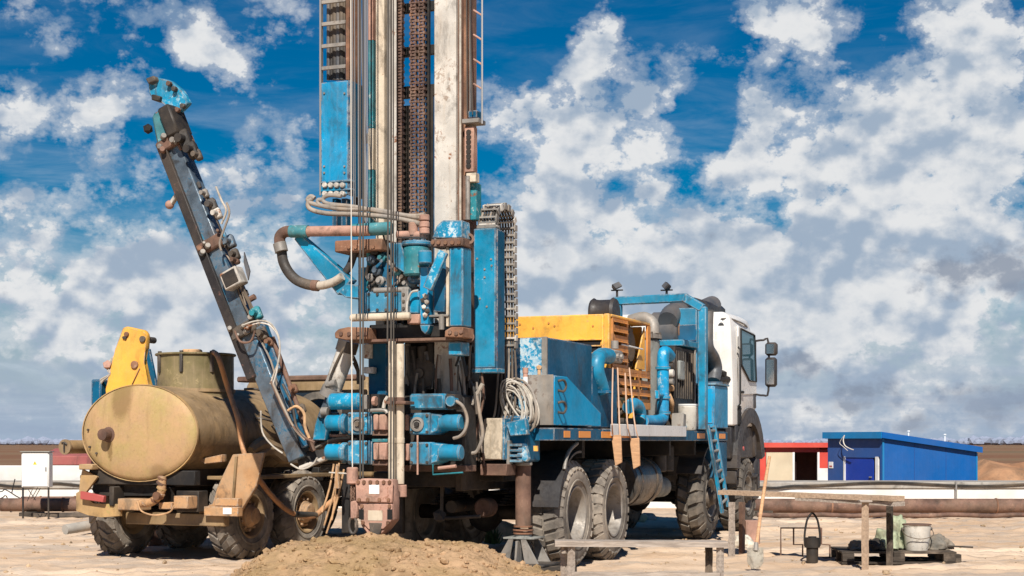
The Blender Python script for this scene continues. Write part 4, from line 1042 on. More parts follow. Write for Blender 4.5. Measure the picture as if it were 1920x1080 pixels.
# red-and-white post at the coil
b = B(); q = Rp(987, 700, g0 - 0.05); b.cyl((q.x, g0 - 0.08, q.z - 0.3), (q.x, g0 - 0.08, q.z + 0.0), 0.028, n=10); b.cyl((q.x, g0 - 0.08, q.z + 0.002), (q.x, g0 - 0.08, q.z + 0.06), 0.033, n=10); P('marker_post', b, 'rust_pink')
for dz in (0.03,):
    b = B(); b.cyl((q.x, g0 - 0.08, q.z - 0.12), (q.x, g0 - 0.08, q.z - 0.04), 0.031, n=10); P('marker_band', b, 'white')

# ---- blue pipework on the right
xp = 1.0
def tubeS(name, pts, r, mat, tx=xp, n=12, sm=5, parent=None):
    b = B(); b.tube([Sp(px, py, tx) for px, py in pts], r, n, sm); return P(name, b, mat, parent)
pw = tubeS('suction_pipe', [(1141, 668), (1128, 667), (1120, 675), (1118, 695), (1124, 718), (1128, 732)], 0.10, 'blue')
b = B(); q = Sp(1129, 733, xp); b.cyl(q + Vector((0, 0, -0.03)), q + Vector((0, 0, 0.0)), 0.16, n=20); P('pipe_flange', b, 'blue_dark', pw)
b = B(); q = Sp(1148, 668, xp); b.box(q.x - 0.10, q.x + 0.06, q.y - 0.1, q.y + 0.26, q.z - 0.08, q.z + 0.08, 0.02)
b.cyl((q.x, q.y + 0.1, q.z + 0.1), (q.x, q.y + 0.1, q.z + 0.2), 0.05, n=10); P('valve_block', b, 'grey_steel')
b = B(); b.cyl((q.x + 0.061, q.y + 0.0, q.z), (q.x + 0.09, q.y + 0.0, q.z), 0.035, n=8); b.cyl((q.x + 0.061, q.y + 0.16, q.z), (q.x + 0.09, q.y + 0.16, q.z), 0.035, n=8); P('valve_cap', b, 'grey_steel', kind='stuff')
ch = tubeS('charge_pipe', [(1178, 764), (1186, 758), (1196, 762), (1200, 776), (1198, 788)], 0.085, 'blue')
rp = tubeS('riser_pipe', [(1256, 668), (1246, 660), (1243, 680), (1243, 770), (1240, 786), (1228, 790), (1205, 790)], 0.085, 'blue_clean', sm=4)
for py in (690, 745, 774):
    q = Sp(1243, py, xp); b = B(); b.cyl(q - Vector((0, 0, 0.02)), q + Vector((0, 0, 0.02)), 0.105, n=16); P('pipe_collar', b, 'blue', rp)
q = Sp(1243, 741, xp); b = B(); b.cyl(q + Vector((0.02, -0.34, 0)), q + Vector((0.02, 0, 0)), 0.025, n=8); b.box(q.x - 0.01, q.x + 0.05, q.y - 0.36, q.y - 0.33, q.z - 0.06, q.z + 0.06, 0.005); P('tap', b, 'blue', rp)
b = B(); b.cyl(Sp(1152, 792, 0.9), Sp(1238, 793, 0.9), 0.06, n=12); P('cross_pipe', b, 'iron')
b = B(); q = Sp(1222, 790, 0.92); b.cyl(q, q + Vector((0, 0.28, 0)), 0.075, n=12); P('pipe_sleeve', b, 'rust_pink')

# ---- grey receiver, blower, radiator and frame behind the cab
q0, q1 = Sp(1222, 700, 0.72), Sp(1250, 700, 0.72)
yc = q0.y + 0.42
b = B(); b.cyl((0.30, yc, 1.62), (0.30, yc, 2.93), 0.40, n=32, bev=0.03); rec = P('air_receiver', b, 'grey_paint')
b = B(); b.lathe((0.30, yc, 2.93), (0, 0, 1), [(0.0, 0.43), (0.06, 0.43), (0.06, 0.40), (0.10, 0.33), (0.12, 0.0)], 32); P('receiver_lid', b, 'grey_steel', rec)
b = B()
for k in range(12):
    a = k * math.pi / 6; b.cyl((0.30 + 0.415 * math.cos(a), yc + 0.415 * math.sin(a), 2.925), (0.30 + 0.415 * math.cos(a), yc + 0.415 * math.sin(a), 3.02), 0.016, n=6)
P('lid_bolt', b, 'iron', rec, kind='stuff')
b = B(); b.tube([(0.62, yc - 0.02, 3.0), (0.60, yc, 3.16), (0.45, yc + 0.03, 3.24), (0.25, yc + 0.05, 3.2)], 0.09, 12, 4); P('outlet_elbow', b, 'grey_steel', rec)
bl = Sp(1262, 622, 0.55)
b = B(); b.cyl((0.15, bl.y + 0.2, bl.z + 0.02), (0.62, bl.y + 0.2, bl.z + 0.02), 0.30, n=32, bev=0.05); P('blower', b, 'gun_grey')
b = B(); b.cyl((0.621, bl.y + 0.2, bl.z + 0.02), (0.64, bl.y + 0.2, bl.z + 0.02), 0.17, n=24); P('blower_cover', b, 'rust')
yr0, yr1 = Sp(1268, 700, 0.9).y, Sp(1304, 700, 0.9).y
zr0, zr1 = 1.63, Sp(1285, 652, 0.9).z
b = B(); b.box(0.1, 0.88, yr0, yr1, zr0, zr1, 0.02); rad = P('radiator', b, 'black_steel')
for k in range(9):
    y = yr0 + 0.05 + (yr1 - yr0 - 0.1) * k / 8
    b = B(); b.box(0.881, 0.90, y - 0.012, y + 0.012, zr0 + 0.45, zr1 - 0.06, 0.003); P('radiator_fin', b, 'iron', rad)
b = B(); b.box(0.881, 0.93, yr0 + 0.10, yr0 + 0.36, zr0 + 0.72, zr0 + 1.0, 0.02); P('meter_box', b, 'grey_paint', rad)
b = B(); b.box(0.881, 0.91, yr1 - 0.05, yr1, zr0, zr1, 0.005); P('frame_bar', b, 'grey_steel', rad)
for (py, r, mat) in ((672, 0.07, 'grey_steel'), (686, 0.05, 'iron'), (700, 0.06, 'white_worn'), (716, 0.05, 'grey_steel'), (728, 0.045, 'leather')):
    q = Sp(1257, py, 0.86); b = B(); b.cyl(q - Vector((0.06, 0, 0)), q + Vector((0.05, 0, 0)), r, n=14, bev=0.01); P('gauge', b, mat)
b = B(); q = Sp(1252, 735, 0.86); b.tube([q, q + Vector((0.05, 0.05, -0.15)), q + Vector((0.0, 0.2, -0.3)), q + Vector((0.05, 0.25, -0.5))], 0.03, 8, 4); P('brass_pipe', b, 'leather')
# blue frame: post and gantry
yp0, yp1 = Sp(1306, 650, 0.9).y, Sp(1332, 650, 0.9).y
b = B(); b.box(0.35, 0.9, yp0 + 0.01, yp1, 1.62, Sp(1318, 580, 0.9).z, 0.012); P('frame_post', b, 'blue')
b = B(); b.box(0.15, 0.92, yr0 + 0.35, yp0 - 0.002, Sp(1285, 650, 0.9).z + 0.005, Sp(1285, 640, 0.9).z + 0.02, 0.01); P('frame_rail', b, 'blue')
b = B(); b.box(0.2, 0.90, yr1 + 0.05, yp0, Sp(1285, 634, 0.9).z, Sp(1285, 603, 0.9).z, 0.01); P('frame_panel', b, 'blue_dark')
yg = 4.9
g_l, g_r, g_e = Rp(1152, 565, yg), Rp(1289, 558, yg), Rp(1318, 578, yg)
b = B(); b.bar(g_l, g_r, 0.14, 0.12, (0, 1, 0), 0.01); b.bar(g_r + Vector((-0.04, 0, 0)), g_e, 0.14, 0.12, (0, 1, 0), 0.01); P('gantry_beam', b, 'blue')
b = B(); b.bar(g_l + Vector((0.05, 0, -0.06)), Vector((g_l.x + 0.05, yg, 1.62)), 0.12, 0.12, (0, 1, 0), 0.01); P('gantry_leg', b, 'blue')
b = B(); b.bar(g_e + Vector((0, 0, 0.02)), Vector((g_e.x, yg, 1.62)), 0.12, 0.12, (0, 1, 0), 0.01); P('gantry_leg', b, 'blue')
for px, flip in ((1157, 1), (1250, -1)):
    q = Rp(px, 557, yg)
    b = B(); b.cyl(q, q + Vector((0, 0, 0.10)), 0.018, n=8); b.bar(q + Vector((-0.09, 0, 0.10)), q + Vector((0.09, 0, 0.10)), 0.03, 0.02, (0, 1, 0)); wl = P('work_lamp', b, 'soot')
    b = B(); t0 = q + Vector((0, -0.02, 0.155)); ROT = Matrix.Rotation(R_(-35) * flip, 3, 'Y') @ Matrix.Rotation(R_(50) * flip, 3, 'Z'); b.hexa([t0 + ROT @ (0.8 * Vector(v)) for v in ((-0.09, -0.04, -0.06), (0.09, -0.04, -0.06), (0.06, 0.07, -0.03), (-0.06, 0.07, -0.03), (-0.09, -0.02, 0.07), (0.09, -0.02, 0.07), (0.06, 0.07, 0.05), (-0.06, 0.07, 0.05))], 0.012); P('lamp_housing', b, 'soot', wl)
    b = B(); b.hexa([t0 + ROT @ (0.8 * Vector(v)) for v in ((-0.078, -0.050, -0.048), (0.078, -0.050, -0.048), (0.078, -0.042, -0.048), (-0.078, -0.042, -0.048), (-0.078, -0.032, 0.058), (0.078, -0.032, 0.058), (0.078, -0.024, 0.058), (-0.078, -0.024, 0.058))]); P('lamp_glass', b, 'gun_grey', wl)
# exhaust, intake and its flexible duct
ex = [Sp(1252, 602, 0.5), Sp(1262, 588, 0.5), Sp(1290, 586, 0.55), Sp(1312, 584, 0.6), Sp(1336, 572, 0.65)]
b = B(); b.tube(ex, 0.16, 18, 5, radii=[0.15, 0.16, 0.16, 0.17, 0.15]); exh = P('exhaust', b, 'gun_grey')
b = B(); b.tube([ex[2] + Vector((0, 0, 0)), ex[2].lerp(ex[3], 0.6)], 0.172, 18, 1); P('exhaust_sleeve', b, 'rust_brown', exh)
q0, q1 = Sp(1298, 567, 0.75), Sp(1356, 571, 0.75)
b = B(); b.box(0.35, 0.80, q0.y + 0.1, q1.y, q0.z - 0.10, q0.z + 0.09, 0.08); b._bev([], 0); P('air_intake', b, 'soot')
b = B(); b.tube([Sp(1329, 585, 1.0), Sp(1328, 620, 1.0), Sp(1328, 650, 1.0), Sp(1337, 670, 1.0), Sp(1341, 690, 1.0), Sp(1338, 714, 1.0)], 0.095, 16, 5, radii=[0.075, 0.075, 0.085, 0.10, 0.11, 0.10]); dct = P('air_duct', b, 'gun_grey')
q = Sp(1338, 716, 1.0)
b = B(); b.lathe(q - Vector((0, 0, 0.05)), (0, 0, 1), [(0, 0.10), (0, 0.14), (0.05, 0.14), (0.05, 0.10)], 20); P('duct_clamp', b, 'chrome_worn', dct)
b = B(); b.tube([q + Vector((0.02, 0.1, 0)), q + Vector((0.1, 0.35, 0.06)), q + Vector((0.12, 0.6, 0.02))], 0.05, 8, 4); b.ball(q + Vector((0.05, 0.3, 0.12)), 0.09, 1, jit=0.2); b.ball(q + Vector((0.08, 0.5, 0.04)), 0.07, 1, jit=0.2); P('hose_fitting', b, 'black_steel')
b = B(); b.tube([Sp(1352, 612, 1.0), Sp(1358, 606, 1.0), Sp(1372, 610, 1.0)], 0.10, 12, 4, radii=[0.05, 0.09, 0.06]); P('exhaust_tip', b, 'gun_grey')
# blue cabinet at the front of the deck
xb = 1.2
yb0, yb1 = Sp(1340, 760, xb).y, Sp(1365, 760, xb).y
zb0, zb1 = Sp(1340, 800, xb).z, Sp(1340, 722, xb).z
xb0 = Rp(1307, 760, yb0).x
b = B(); b.box(xb0, xb, yb0, yb1, zb0 - 0.02, zb1, 0.012); cbx = P('tool_cabinet', b, 'blue_clean')
b = B(); b.box(xb0 - 0.02, xb + 0.02, yb0 - 0.02, yb1 + 0.02, zb1 + 0.002, zb1 + 0.03, 0.006); P('cabinet_lid', b, 'blue', cbx)
b = B(); b.box(xb0 + 0.03, xb - 0.03, yb0 - 0.012, yb0 - 0.001, zb0 + 0.05, zb1 - 0.04, 0.003); P('cabinet_door', b, 'blue_fresh', cbx)
b = B(); b.box(0.9, 1.24, 5.9, 6.62, 0.9, z_dk0 - 0.002, 0.02); P('step_box', b, 'blue_dark')
# hoses and fittings lying on the deck between the stowage box and the housing
cr_ = random.Random(11)
for i in range(12):
    x, y = cr_.uniform(1108, 1148), cr_.uniform(745, 782); q = Sp(x, y, 0.85); b = B()
    if i % 3 == 0: b.box(q.x - 0.06, q.x + 0.06, q.y - 0.09, q.y + 0.09, q.z - 0.05, q.z + 0.05, 0.012)
    elif i % 3 == 1: b.cyl(q, q + Vector((0.03, cr_.uniform(0.15, 0.35), cr_.uniform(-0.1, 0.15))), cr_.uniform(0.025, 0.05), n=10, bev=0.006)
    else: b.tube([q, q + Vector((0.05, 0.15, 0.10)), q + Vector((0.02, 0.35, 0.02)), q + Vector((0, 0.5, -0.12))], 0.022, 8, 4)
    P('deck_fitting', b, cr_.choice(['rust_brown', 'iron', 'hose_black', 'leather', 'grey_steel', 'yellow_shaded']))
# blue ladder hooked on the deck edge
ld = thing('ladder', 'narrow blue metal ladder leaning from the truck deck down beside the front wheels', 'ladder', rig.location.copy(), -R_(21.8))
la0, la1 = Sp(1327, 798, 1.30), Sp(1354, 962, 1.44)
lb0, lb1 = Sp(1339, 798, 1.30), Sp(1365, 950, 1.44)
for p0, p1 in ((la0, la1), (lb0, lb1)):
    b = B(); b.bar(p0, p1, 0.05, 0.06, (1, 0, 0), 0.006); part('ladder_rail', b, 'blue', ld)
for k in range(8):
    f_ = 0.06 + 0.12 * k
    b = B(); b.cyl(la0.lerp(la1, f_), lb0.lerp(lb1, f_), 0.02, n=8); part('rung', b, 'grey_steel', ld)
# white drum on the deck
q = Sp(1290, 797, 1.0)
dr = thing('plastic_drum', 'dirty white plastic drum standing on the truck deck by the blue cabinet', 'drum', rig.matrix_basis @ Vector((q.x, q.y, z_dk1 + 0.012)), -R_(21.8))
b = B(); b.lathe((0, 0, 0), (0, 0, 1), [(0, 0), (0, 0.12), (0.02, 0.135), (0.30, 0.15), (0.34, 0.155), (0.36, 0.14), (0.36, 0)], 28); part('drum_body', b, 'bucket_white', dr)
b = B(); b.lathe((0, 0, 0.361), (0, 0, 1), [(0, 0.152), (0.02, 0.152), (0.025, 0.14), (0.012, 0.0)], 28); part('drum_lid', b, 'white', dr)
b = B(); b.cyl((0.0, -0.148, 0.05), (0.0, -0.20, 0.05), 0.025, n=10); part('drum_tap', b, 'blue', dr)
b = B(); b.box(-0.09, 0.09, -0.20, -0.06, -0.001, 0.22, 0.01)
o = part('tin_plate', b, 'grey_steel'); o.location = rig.matrix_basis @ Vector((q.x, q.y - 0.38, z_dk1 + 0.014)); o.rotation_euler = (R_(-8), 0, -R_(21.8))
tag(o, 'pale metal canister left of the white drum on the truck deck', 'canister')
# two boards hung on cords over the deck edge
xc = 1.31
for (bx0, bx1, by0, by1, cords, lab) in ((1146, 1164, 816, 874, ((1149, 690), (1158, 690)), 'left one of two tan wooden boards hanging on cords over the rear wheels'),
                                      (1180, 1198, 822, 880, ((1172, 700), (1180, 690)), 'right one of two tan wooden boards hanging on cords over the rear wheels')):
    root = thing('hanging_board', lab, 'board', rig.matrix_basis @ Vector((xc, Sp((bx0 + bx1) / 2, by1, xc).y, 0)), -R_(21.8), group='boards hanging on cords')
    off = Vector((xc, Sp((bx0 + bx1) / 2, by1, xc).y, 0))
    def L(px, py, tx=xc): return Sp(px, py, tx) - off
    yw0, yw1 = L(bx0, by0).y - 0.06, L(bx1, by0).y + 0.06
    ry = off.y
    q4 = [Rp(x, y, ry) - off for x, y in ((bx0, by0), (bx1, by0 - 1), (bx1 + 2, by1 - 7), (bx0 + 7, by1))]
    b = B(); b.prism(q4, (0, 0.03, 0), 0.005); part('board', b, 'plank_orange', root)
    for i, (cx_, cy_) in enumerate(cords):
        e = q4[i] + Vector(((0.015, -0.015)[i], 0.015, -0.004))
        b = B(); b.tube([L(cx_, cy_, xc - 0.25), L((cx_ + (bx0, bx1)[i]) / 2, (cy_ + by0) / 2 + 30, xc + 0.0), e], 0.009, 5, 4); part('cord', b, 'rope_tan', root)

# ================================================================== mast and drilling gear at the rear of the truck
TOP = -480                                                        # the mast runs on above the picture
def rb(name, x0, y0, x1, y1, sy, dep, mat, bev=0.008, parent=None, **k):
    b = B(); b.rbox(DF, x0, y0, x1, y1, sy, dep, bev); return P(name, b, mat, parent, **k)
def rt(name, pts, sy, r, mat, n=10, sm=4, parent=None, radii=None, **k):
    b = B(); b.tube([Rp(p[0], p[1], p[2] if len(p) > 2 else sy) for p in pts], r, n, sm, radii=radii); return P(name, b, mat, parent, **k)
def rp_(name, outline, sy, dep, mat, bev=0.006, parent=None, **k):
    b = B(); b.rprism(DF, outline, sy, dep, bev); return P(name, b, mat, parent, **k)
def rcyl(name, x0, x1, yc, r_px, sy, mat, n=20, bev=0.015, parent=None):
    """cylinder lying across the truck"""
    p0, p1 = Rp(x0, yc, sy), Rp(x1, yc, sy); r = r_px / FPX * 17.0
    p1.z = p0.z
    b = B(); b.cyl(p0, p1, r, n=n, bev=bev); return P(name, b, mat, parent)
SM = -1.9
mast = rb('mast', 704, TOP, 720, 640, SM, 0.5, 'cream', 0.006)
rb('mast_rail', 814, TOP, 855, 745, SM, 0.16, 'white_worn', 0.006, mast)
rb('mast_rail_web', 856.5, TOP, 866, 640, SM + 0.05, 0.40, 'rust_brown', 0.004, mast)
rb('mast_rail', 822, 640, 848, 790, SM + 0.2, 0.16, 'white_worn', 0.006, mast)
for x0, x1, mat in ((722, 731, 'grey_steel'), (732, 741, 'white_worn')):
    p0, p1 = Rp((x0 + x1) / 2, TOP, SM), Rp((x0 + x1) / 2, 640, SM)
    b = B(); b.cyl(Vector((p0.x, SM + 0.04, p1.z)), Vector((p0.x, SM + 0.04, p0.z)), (x1 - x0) / 2 / FPX * 17.1, n=14); P('guide_tube', b, mat, mast)
rb('mast_back', 704, TOP, 712, 640, SM + 0.52, 0.12, 'rust_brown', 0.004, mast)
# dark backing with ladder-like gaps high up
rb('mast_web', 756, 198, 768, 640, SM + 0.34, 0.02, 'black_steel', 0, mast)
rb('mast_web', 799, 160, 812, 640, SM + 0.34, 0.02, 'black_steel', 0, mast)
for k in range(9):
    y = 90 - k * 82
    rb('mast_lacing', 748, y - 4, 814, y + 14, SM + 0.34, 0.06, 'black_steel', 0.004, mast)
rb('mast_lacing', 748, 160, 814, 182, SM + 0.342, 0.06, 'black_steel', 0.004, mast)
rb('mast_side_strip', 798.5, TOP, 804, 640, SM + 0.28, 0.05, 'black_steel', 0.003, mast)
# three roller chains
def chain(x0, x1, mat):
    a, c = Rp(x0, 0, SM + 0.18), Rp(x1, 0, SM + 0.18)
    z, ztop = Rp(x0, 612, SM + 0.18).z, Rp(x0, TOP, SM + 0.18).z
    w_ = c.x - a.x; b = B(); k = 0; y = SM + 0.18
    while z < ztop:
        i = 0.012 if k % 2 else 0.0
        b.box(a.x + i, a.x + i + w_ * 0.24, y - 0.025, y + 0.025, z, z + 0.029, 0); b.box(c.x - i - w_ * 0.24, c.x - i, y - 0.025, y + 0.025, z, z + 0.029, 0)
        b.box(a.x + w_ * 0.25 + i, c.x - w_ * 0.25 - i, y - 0.014, y + 0.014, z + 0.006, z + 0.024, 0)
        z += 0.0335; k += 1
    return P('roller_chain', b, mat, mast, kind='stuff', smooth=0)
chain(743, 757, 'chain'); chain(769, 783, 'chain'); chain(784.5, 798, 'chain')
# right-hand service rail: pipes, perforated guard, spring clips
rb('service_rail', 869, TOP, 876, 435, SM + 0.1, 0.06, 'rust', 0.003, mast)
rb('service_rail', 877.5, TOP, 881, 225, SM + 0.16, 0.04, 'grey_steel', 0.003, mast)
rt('service_pipe', [(863, TOP), (863, 430)], SM + 0.03, 0.012, 'hose_pale', 8, 1, mast)
g = rb('chain_guard', 871, 238, 888, 322, SM + 0.02, 0.10, 'rust_pink', 0.004, mast)
for k in range(8):
    q = Rp(879, 248 + 9 * k, SM + 0.02); b = B(); b.cyl(q - Vector((0, 0.012, 0)), q + Vector((0, 0.004, 0)), 0.028, n=10); P('guard_hole', b, 'black_steel', g)
rb('guard_shelf', 866, 222, 897, 230, SM - 0.03, 0.2, 'grey_steel', 0.004, mast)
rb('guard_cap', 878, 207, 894, 221, SM, 0.12, 'blue_dark', 0.004, mast)
rb('guard_foot', 874, 324, 892, 341, SM + 0.02, 0.1, 'cream', 0.004, mast)
rb('blue_strip', 881, 343, 893, 412, SM + 0.1, 0.14, 'teal', 0.004, mast)
rb('strip_edge', 868, 328, 879, 412, SM + 0.06, 0.1, 'rust_brown', 0.003, mast)
rt('hanging_pipe', [(877, 330), (877, 412)], SM + 0.02, 0.025, 'grey_steel', 8, 1, mast)
# thin stand pipe out to the right with prongs
p0, p1 = Rp(904, TOP, SM - 0.05), Rp(904, 232, SM - 0.05)
b = B(); b.cyl(Vector((p1.x, SM - 0.05, p1.z)), Vector((p1.x, SM - 0.05, p0.z)), 0.011, n=8); sp_ = P('stand_pipe', b, 'steel_wire', mast)
for k in range(12):
    y = 163 - 46 * k
    b = B(); b.cyl(Rp(904, y + 4, SM - 0.05), Rp(888, y - 6, SM - 0.02), 0.010, n=6); P('prong', b, 'rust_pink', sp_)
rt('stay_wire', [(868, TOP), (886, 215)], SM - 0.02, 0.006, 'rope_dark', 5, 1, mast)
rt('stay_wire', [(872, TOP), (876, 215)], SM - 0.02, 0.006, 'rope_dark', 5, 1, mast)
# left: ladder cage and blue guard panel
SC = -2.05
cage = rb('guard_panel', 602, 153, 652, 366, SC, 0.05, 'blue_clean', 0.004, mast)
rb('guard_flank', 652.5, 150, 656, 366, SC + 0.005, 0.30, 'blue_dark', 0.003, cage)
rb('cage_rail', 598.5, TOP, 602, 366, SC + 0.004, 0.05, 'steel_wire', 0.002, cage)
rb('cage_rail', 648, TOP, 655, 150, SC + 0.002, 0.24, 'rust', 0.003, cage)
rb('cage_rail', 661, 150, 668, 400, SC + 0.30, 0.10, 'black_steel', 0.003, cage)
for k in range(12):
    y = 126 - 41.5 * k
    rb('rung', 602.5, y - 3.5, 647.5, y + 3.5, SC + 0.006, 0.03, 'grey_steel', 0.003, cage)
for i, (x, r) in enumerate(((616, 0.022), (622, 0.016), (628, 0.03), (634.5, 0.03), (641, 0.032), (645.5, 0.016))):
    rt('cage_hose', [(x, TOP), (x + (i % 2), -200), (x, 60), (x, 150)], SC + 0.12, r, 'hose_black' if i % 3 else 'gun_grey', 8, 2, cage)
rb('link_plate', 668, 250, 705, 268, SC + 0.38, 0.05, 'black_steel', 0.003, mast); rb('link_plate', 668, -120, 705, -102, SC + 0.38, 0.05, 'black_steel', 0.003, mast)
for y in (348, 364):
    rb('roller_bar', 601, y - 10, 658, y - 6.5, SC - 0.02, 0.10, 'blue', 0.003, cage)
    for k in range(4):
        q = Rp(611 + 11 * k, y, SC); b = B(); b.cyl(q + Vector((0, -0.045, 0)), q + Vector((0, 0.03, 0)), 0.030, n=14, bev=0.008); P('roller', b, 'white_worn', cage)
pts = [Rp(x, y, SC - 0.004) for x in (608, 646) for y in (312, 324, 175)]
b = B(); b.bolts(pts, (0, -1, 0), 0.012, 0.008); P('bolt', b, 'grey_steel', cage, kind='stuff')
for x0, x1 in ((623, 632), (640, 650)):
    rb('panel_leg', x0, 372, x1, 432, SC + 0.05, 0.10, 'blue_dark', 0.004, mast)
# weathered thin column and steel lines
for y0, y1, mat in ((TOP, 75, 'rust_pink'), (75.5, 240, 'teal'), (240.5, 318, 'cream'), (318.5, 440, 'teal')):
    rb('kelly_guide', 690, y0, 700, y1, SM + 0.10, 0.06, mat, 0.003, mast)

# ropes: down from the crown past the rotary head
for (xa, xb_, y1, sy, r, mat) in ((657, 661, 900, -2.95, 0.006, 'rope_pale'), (675.5, 675.5, 897, -2.95, 0.009, 'rope_dark'), (681, 680.5, 897, -2.93, 0.009, 'rope_dark'),
                              (729, 726.5, 640, -2.86, 0.009, 'rope_dark'), (734, 732.5, 955, -2.86, 0.009, 'rope_dark'), (738, 738, 900, -2.84, 0.007, 'rope_dark'),
                              (668, 690, 440, -2.3, 0.005, 'steel_wire'), (664, 666, 400, -2.2, 0.005, 'steel_wire'), (684, 684, 440, -2.3, 0.006, 'steel_wire'), (679, 683, 440, -2.1, 0.005, 'steel_wire'), (689, 689, 430, -2.25, 0.004, 'steel_wire'), (671, 673, 560, -2.35, 0.006, 'steel_wire'), (687, 686, 420, -2.15, 0.008, 'steel_wire'), (659, 663, 400, -2.25, 0.005, 'steel_wire')):
    rt('hoist_rope', [(xa, TOP), ((xa + xb_) / 2, y1 - 300), (xb_, y1)], sy, r, mat, 6, 1, mast)
# crown block, above the picture
b = B(); q0, q1 = Rp(600, TOP, SM), Rp(880, TOP, SM); b.box(q0.x, q1.x, -3.0, SM + 0.55, q0.z + 0.005, q0.z + 0.35, 0.02); crown = P('crown_block', b, 'blue', mast)

# ---- rotary head
SH = -2.5
rb('upper_slab', 627, 449, 716, 471, SH - 0.05, 0.55, 'rust', 0.012)
rb('upper_slab', 808, 447, 868, 462, SH - 0.05, 0.24, 'rust_brown', 0.008)
b = B(); b.bolts([Rp(x, 455, SH - 0.05) for x in (812, 823, 836, 849, 861)] + [Rp(x, 463, SH - 0.05) for x in (655, 668, 683, 700)], (0, -1, 0), 0.022, 0.02); P('slab_bolt', b, 'rust', kind='stuff')
rp_('wing_plate', [(810, 446), (818, 424), (830, 413), (866, 413), (868, 446)], SH - 0.04, 0.2, 'blue_battered', 0.006)
rb('head_casing', 690, 470, 756, 548, SH + 0.22, 0.35, 'black_steel', 0.02)
for x, r, mat in ((692, 0.035, 'teal'), (703, 0.05, 'iron'), (714, 0.028, 'hose_pale'), (723, 0.05, 'blue_dark'), (742, 0.06, 'blue'), (752, 0.045, 'iron')):
    rt('hydraulic_line', [(x, 470), (x + 2, 500), (x - 1, 545)], SH + 0.16, r, mat, 10, 3)
for px, py, s_ in ((700, 487, .05), (709, 508, .055), (697, 521, .045), (716, 527, .05), (706, 470, .05), (719, 484, .045), (748, 508, .055), (760, 520, .04), (768, 512, .04), (775, 524, .045), (764, 532, .04)):
    q = Rp(px, py, SH + 0.10); b = B(); b.cyl(q + Vector((0, 0.12, 0)), q + Vector((0, -0.06, 0)), s_, n=8, bev=0.012); b.cyl(q + Vector((0, -0.06, 0)), q + Vector((0, -0.10, 0)), s_ * 0.5, n=8); P('valve', b, rnd.choice(['grey_steel', 'iron', 'teal', 'iron', 'chrome_worn']))
hr_ = random.Random(21)
for i in range(22):
    x, y = hr_.uniform(688, 770), hr_.uniform(474, 535)
    rt('head_hose', [(x, y), (x + hr_.uniform(-9, 9), y + hr_.uniform(4, 14)), (x + hr_.uniform(-14, 14), y + hr_.uniform(14, 28))], SH + hr_.uniform(0.02, 0.16), hr_.uniform(0.010, 0.022), hr_.choice(['hose_black', 'hose_grey', 'iron', 'hose_pale', 'teal', 'blue_dark']), 7, 4)
rcyl('yoke_pipe', 660, 735, 432, 12, SH - 0.02, 'teal')
rp_('head_bracket', [(727, 455), (752, 455), (764, 500), (758, 512), (740, 500)], SH - 0.02, 0.10, 'blue', 0.006)
q0, q1 = Rp(781, 518, SH + 0.06), Rp(781, 462, SH + 0.06)
b = B(); b.cyl(q0, q1, 0.135, n=28, bev=0.02); P('rotary_motor', b, 'teal')
b = B(); b.cyl(q1 + Vector((0, 0, 0.001)), q1 + Vector((0, 0, 0.05)), 0.155, n=28, bev=0.012); P('motor_flange', b, 'blue')
q0, q1 = Rp(797, 495, SH - 0.1), Rp(797, 470, SH - 0.1)
b = B(); b.cyl(q0, q1, 0.07, n=18, bev=0.01); P('motor_port', b, 'blue')
rcyl('gear_ring', 700, 768, 545, 5, SH - 0.02, 'grey_steel')
rb('gearbox', 684, 546, 760, 587, SH - 0.03, 0.45, 'blue_worn', 0.012)
rb('gearbox_plate', 752, 540, 765, 590, SH - 0.05, 0.08, 'grey_steel', 0.006)
b = B(); b.bolts([Rp(x, y, SH - 0.03) for x in (692, 708, 724, 742) for y in (552, 581)] + [Rp(757, y, SH - 0.05) for y in (552, 565, 578)], (0, -1, 0), 0.016, 0.014); P('gearbox_bolt', b, 'iron', kind='stuff')
rb('side_cover', 767, 545, 786, 588, SH, 0.35, 'blue', 0.012)
rt('drip_hose', [(763, 590), (764, 565), (772, 548), (784, 545)], SH - 0.07, 0.012, 'white_worn', 8, 4)
rb('left_post', 671, 500, 681, 590, SH + 0.05, 0.10, 'blue_dark', 0.006)
rb('cheek_plate', 787, 500, 803, 608, SH - 0.04, 0.12, 'blue_clean', 0.006)
rp_('cheek_foot', [(787, 609), (806, 609), (803, 620), (797, 627), (790, 620)], SH - 0.04, 0.12, 'blue', 0.004)
b = B(); p0, p1 = Rp(832, 472, SH - 0.16), Rp(802, 542, SH - 0.16); b.bar(p0, p1, 0.10, 0.05, (1, 0, 0.3), 0.006); P('tilt_link', b, 'blue_worn')
rp_('side_plate', [(812, 500), (826, 478), (838, 478), (834, 585), (812, 585)], SH + 0.02, 0.10, 'blue_dark', 0.006)
rb('side_ram_plate', 803, 590, 840, 594, SH - 0.03, 0.2, 'grey_steel', 0.004)
for px, py in ((797, 555), (800, 566), (795, 576), (801, 583), (793, 563), (797, 591)):
    q = Rp(px, py, SH - 0.06); b = B(); b.ball(q, 0.030, 1, jit=0.1); P('fitting', b, rnd.choice(['chrome_worn', 'iron', 'white_worn', 'rust_pink']))
rt('pin_bolt', [(828, 592), (828, 618)], SH - 0.02, 0.03, 'grey_steel', 10, 1)
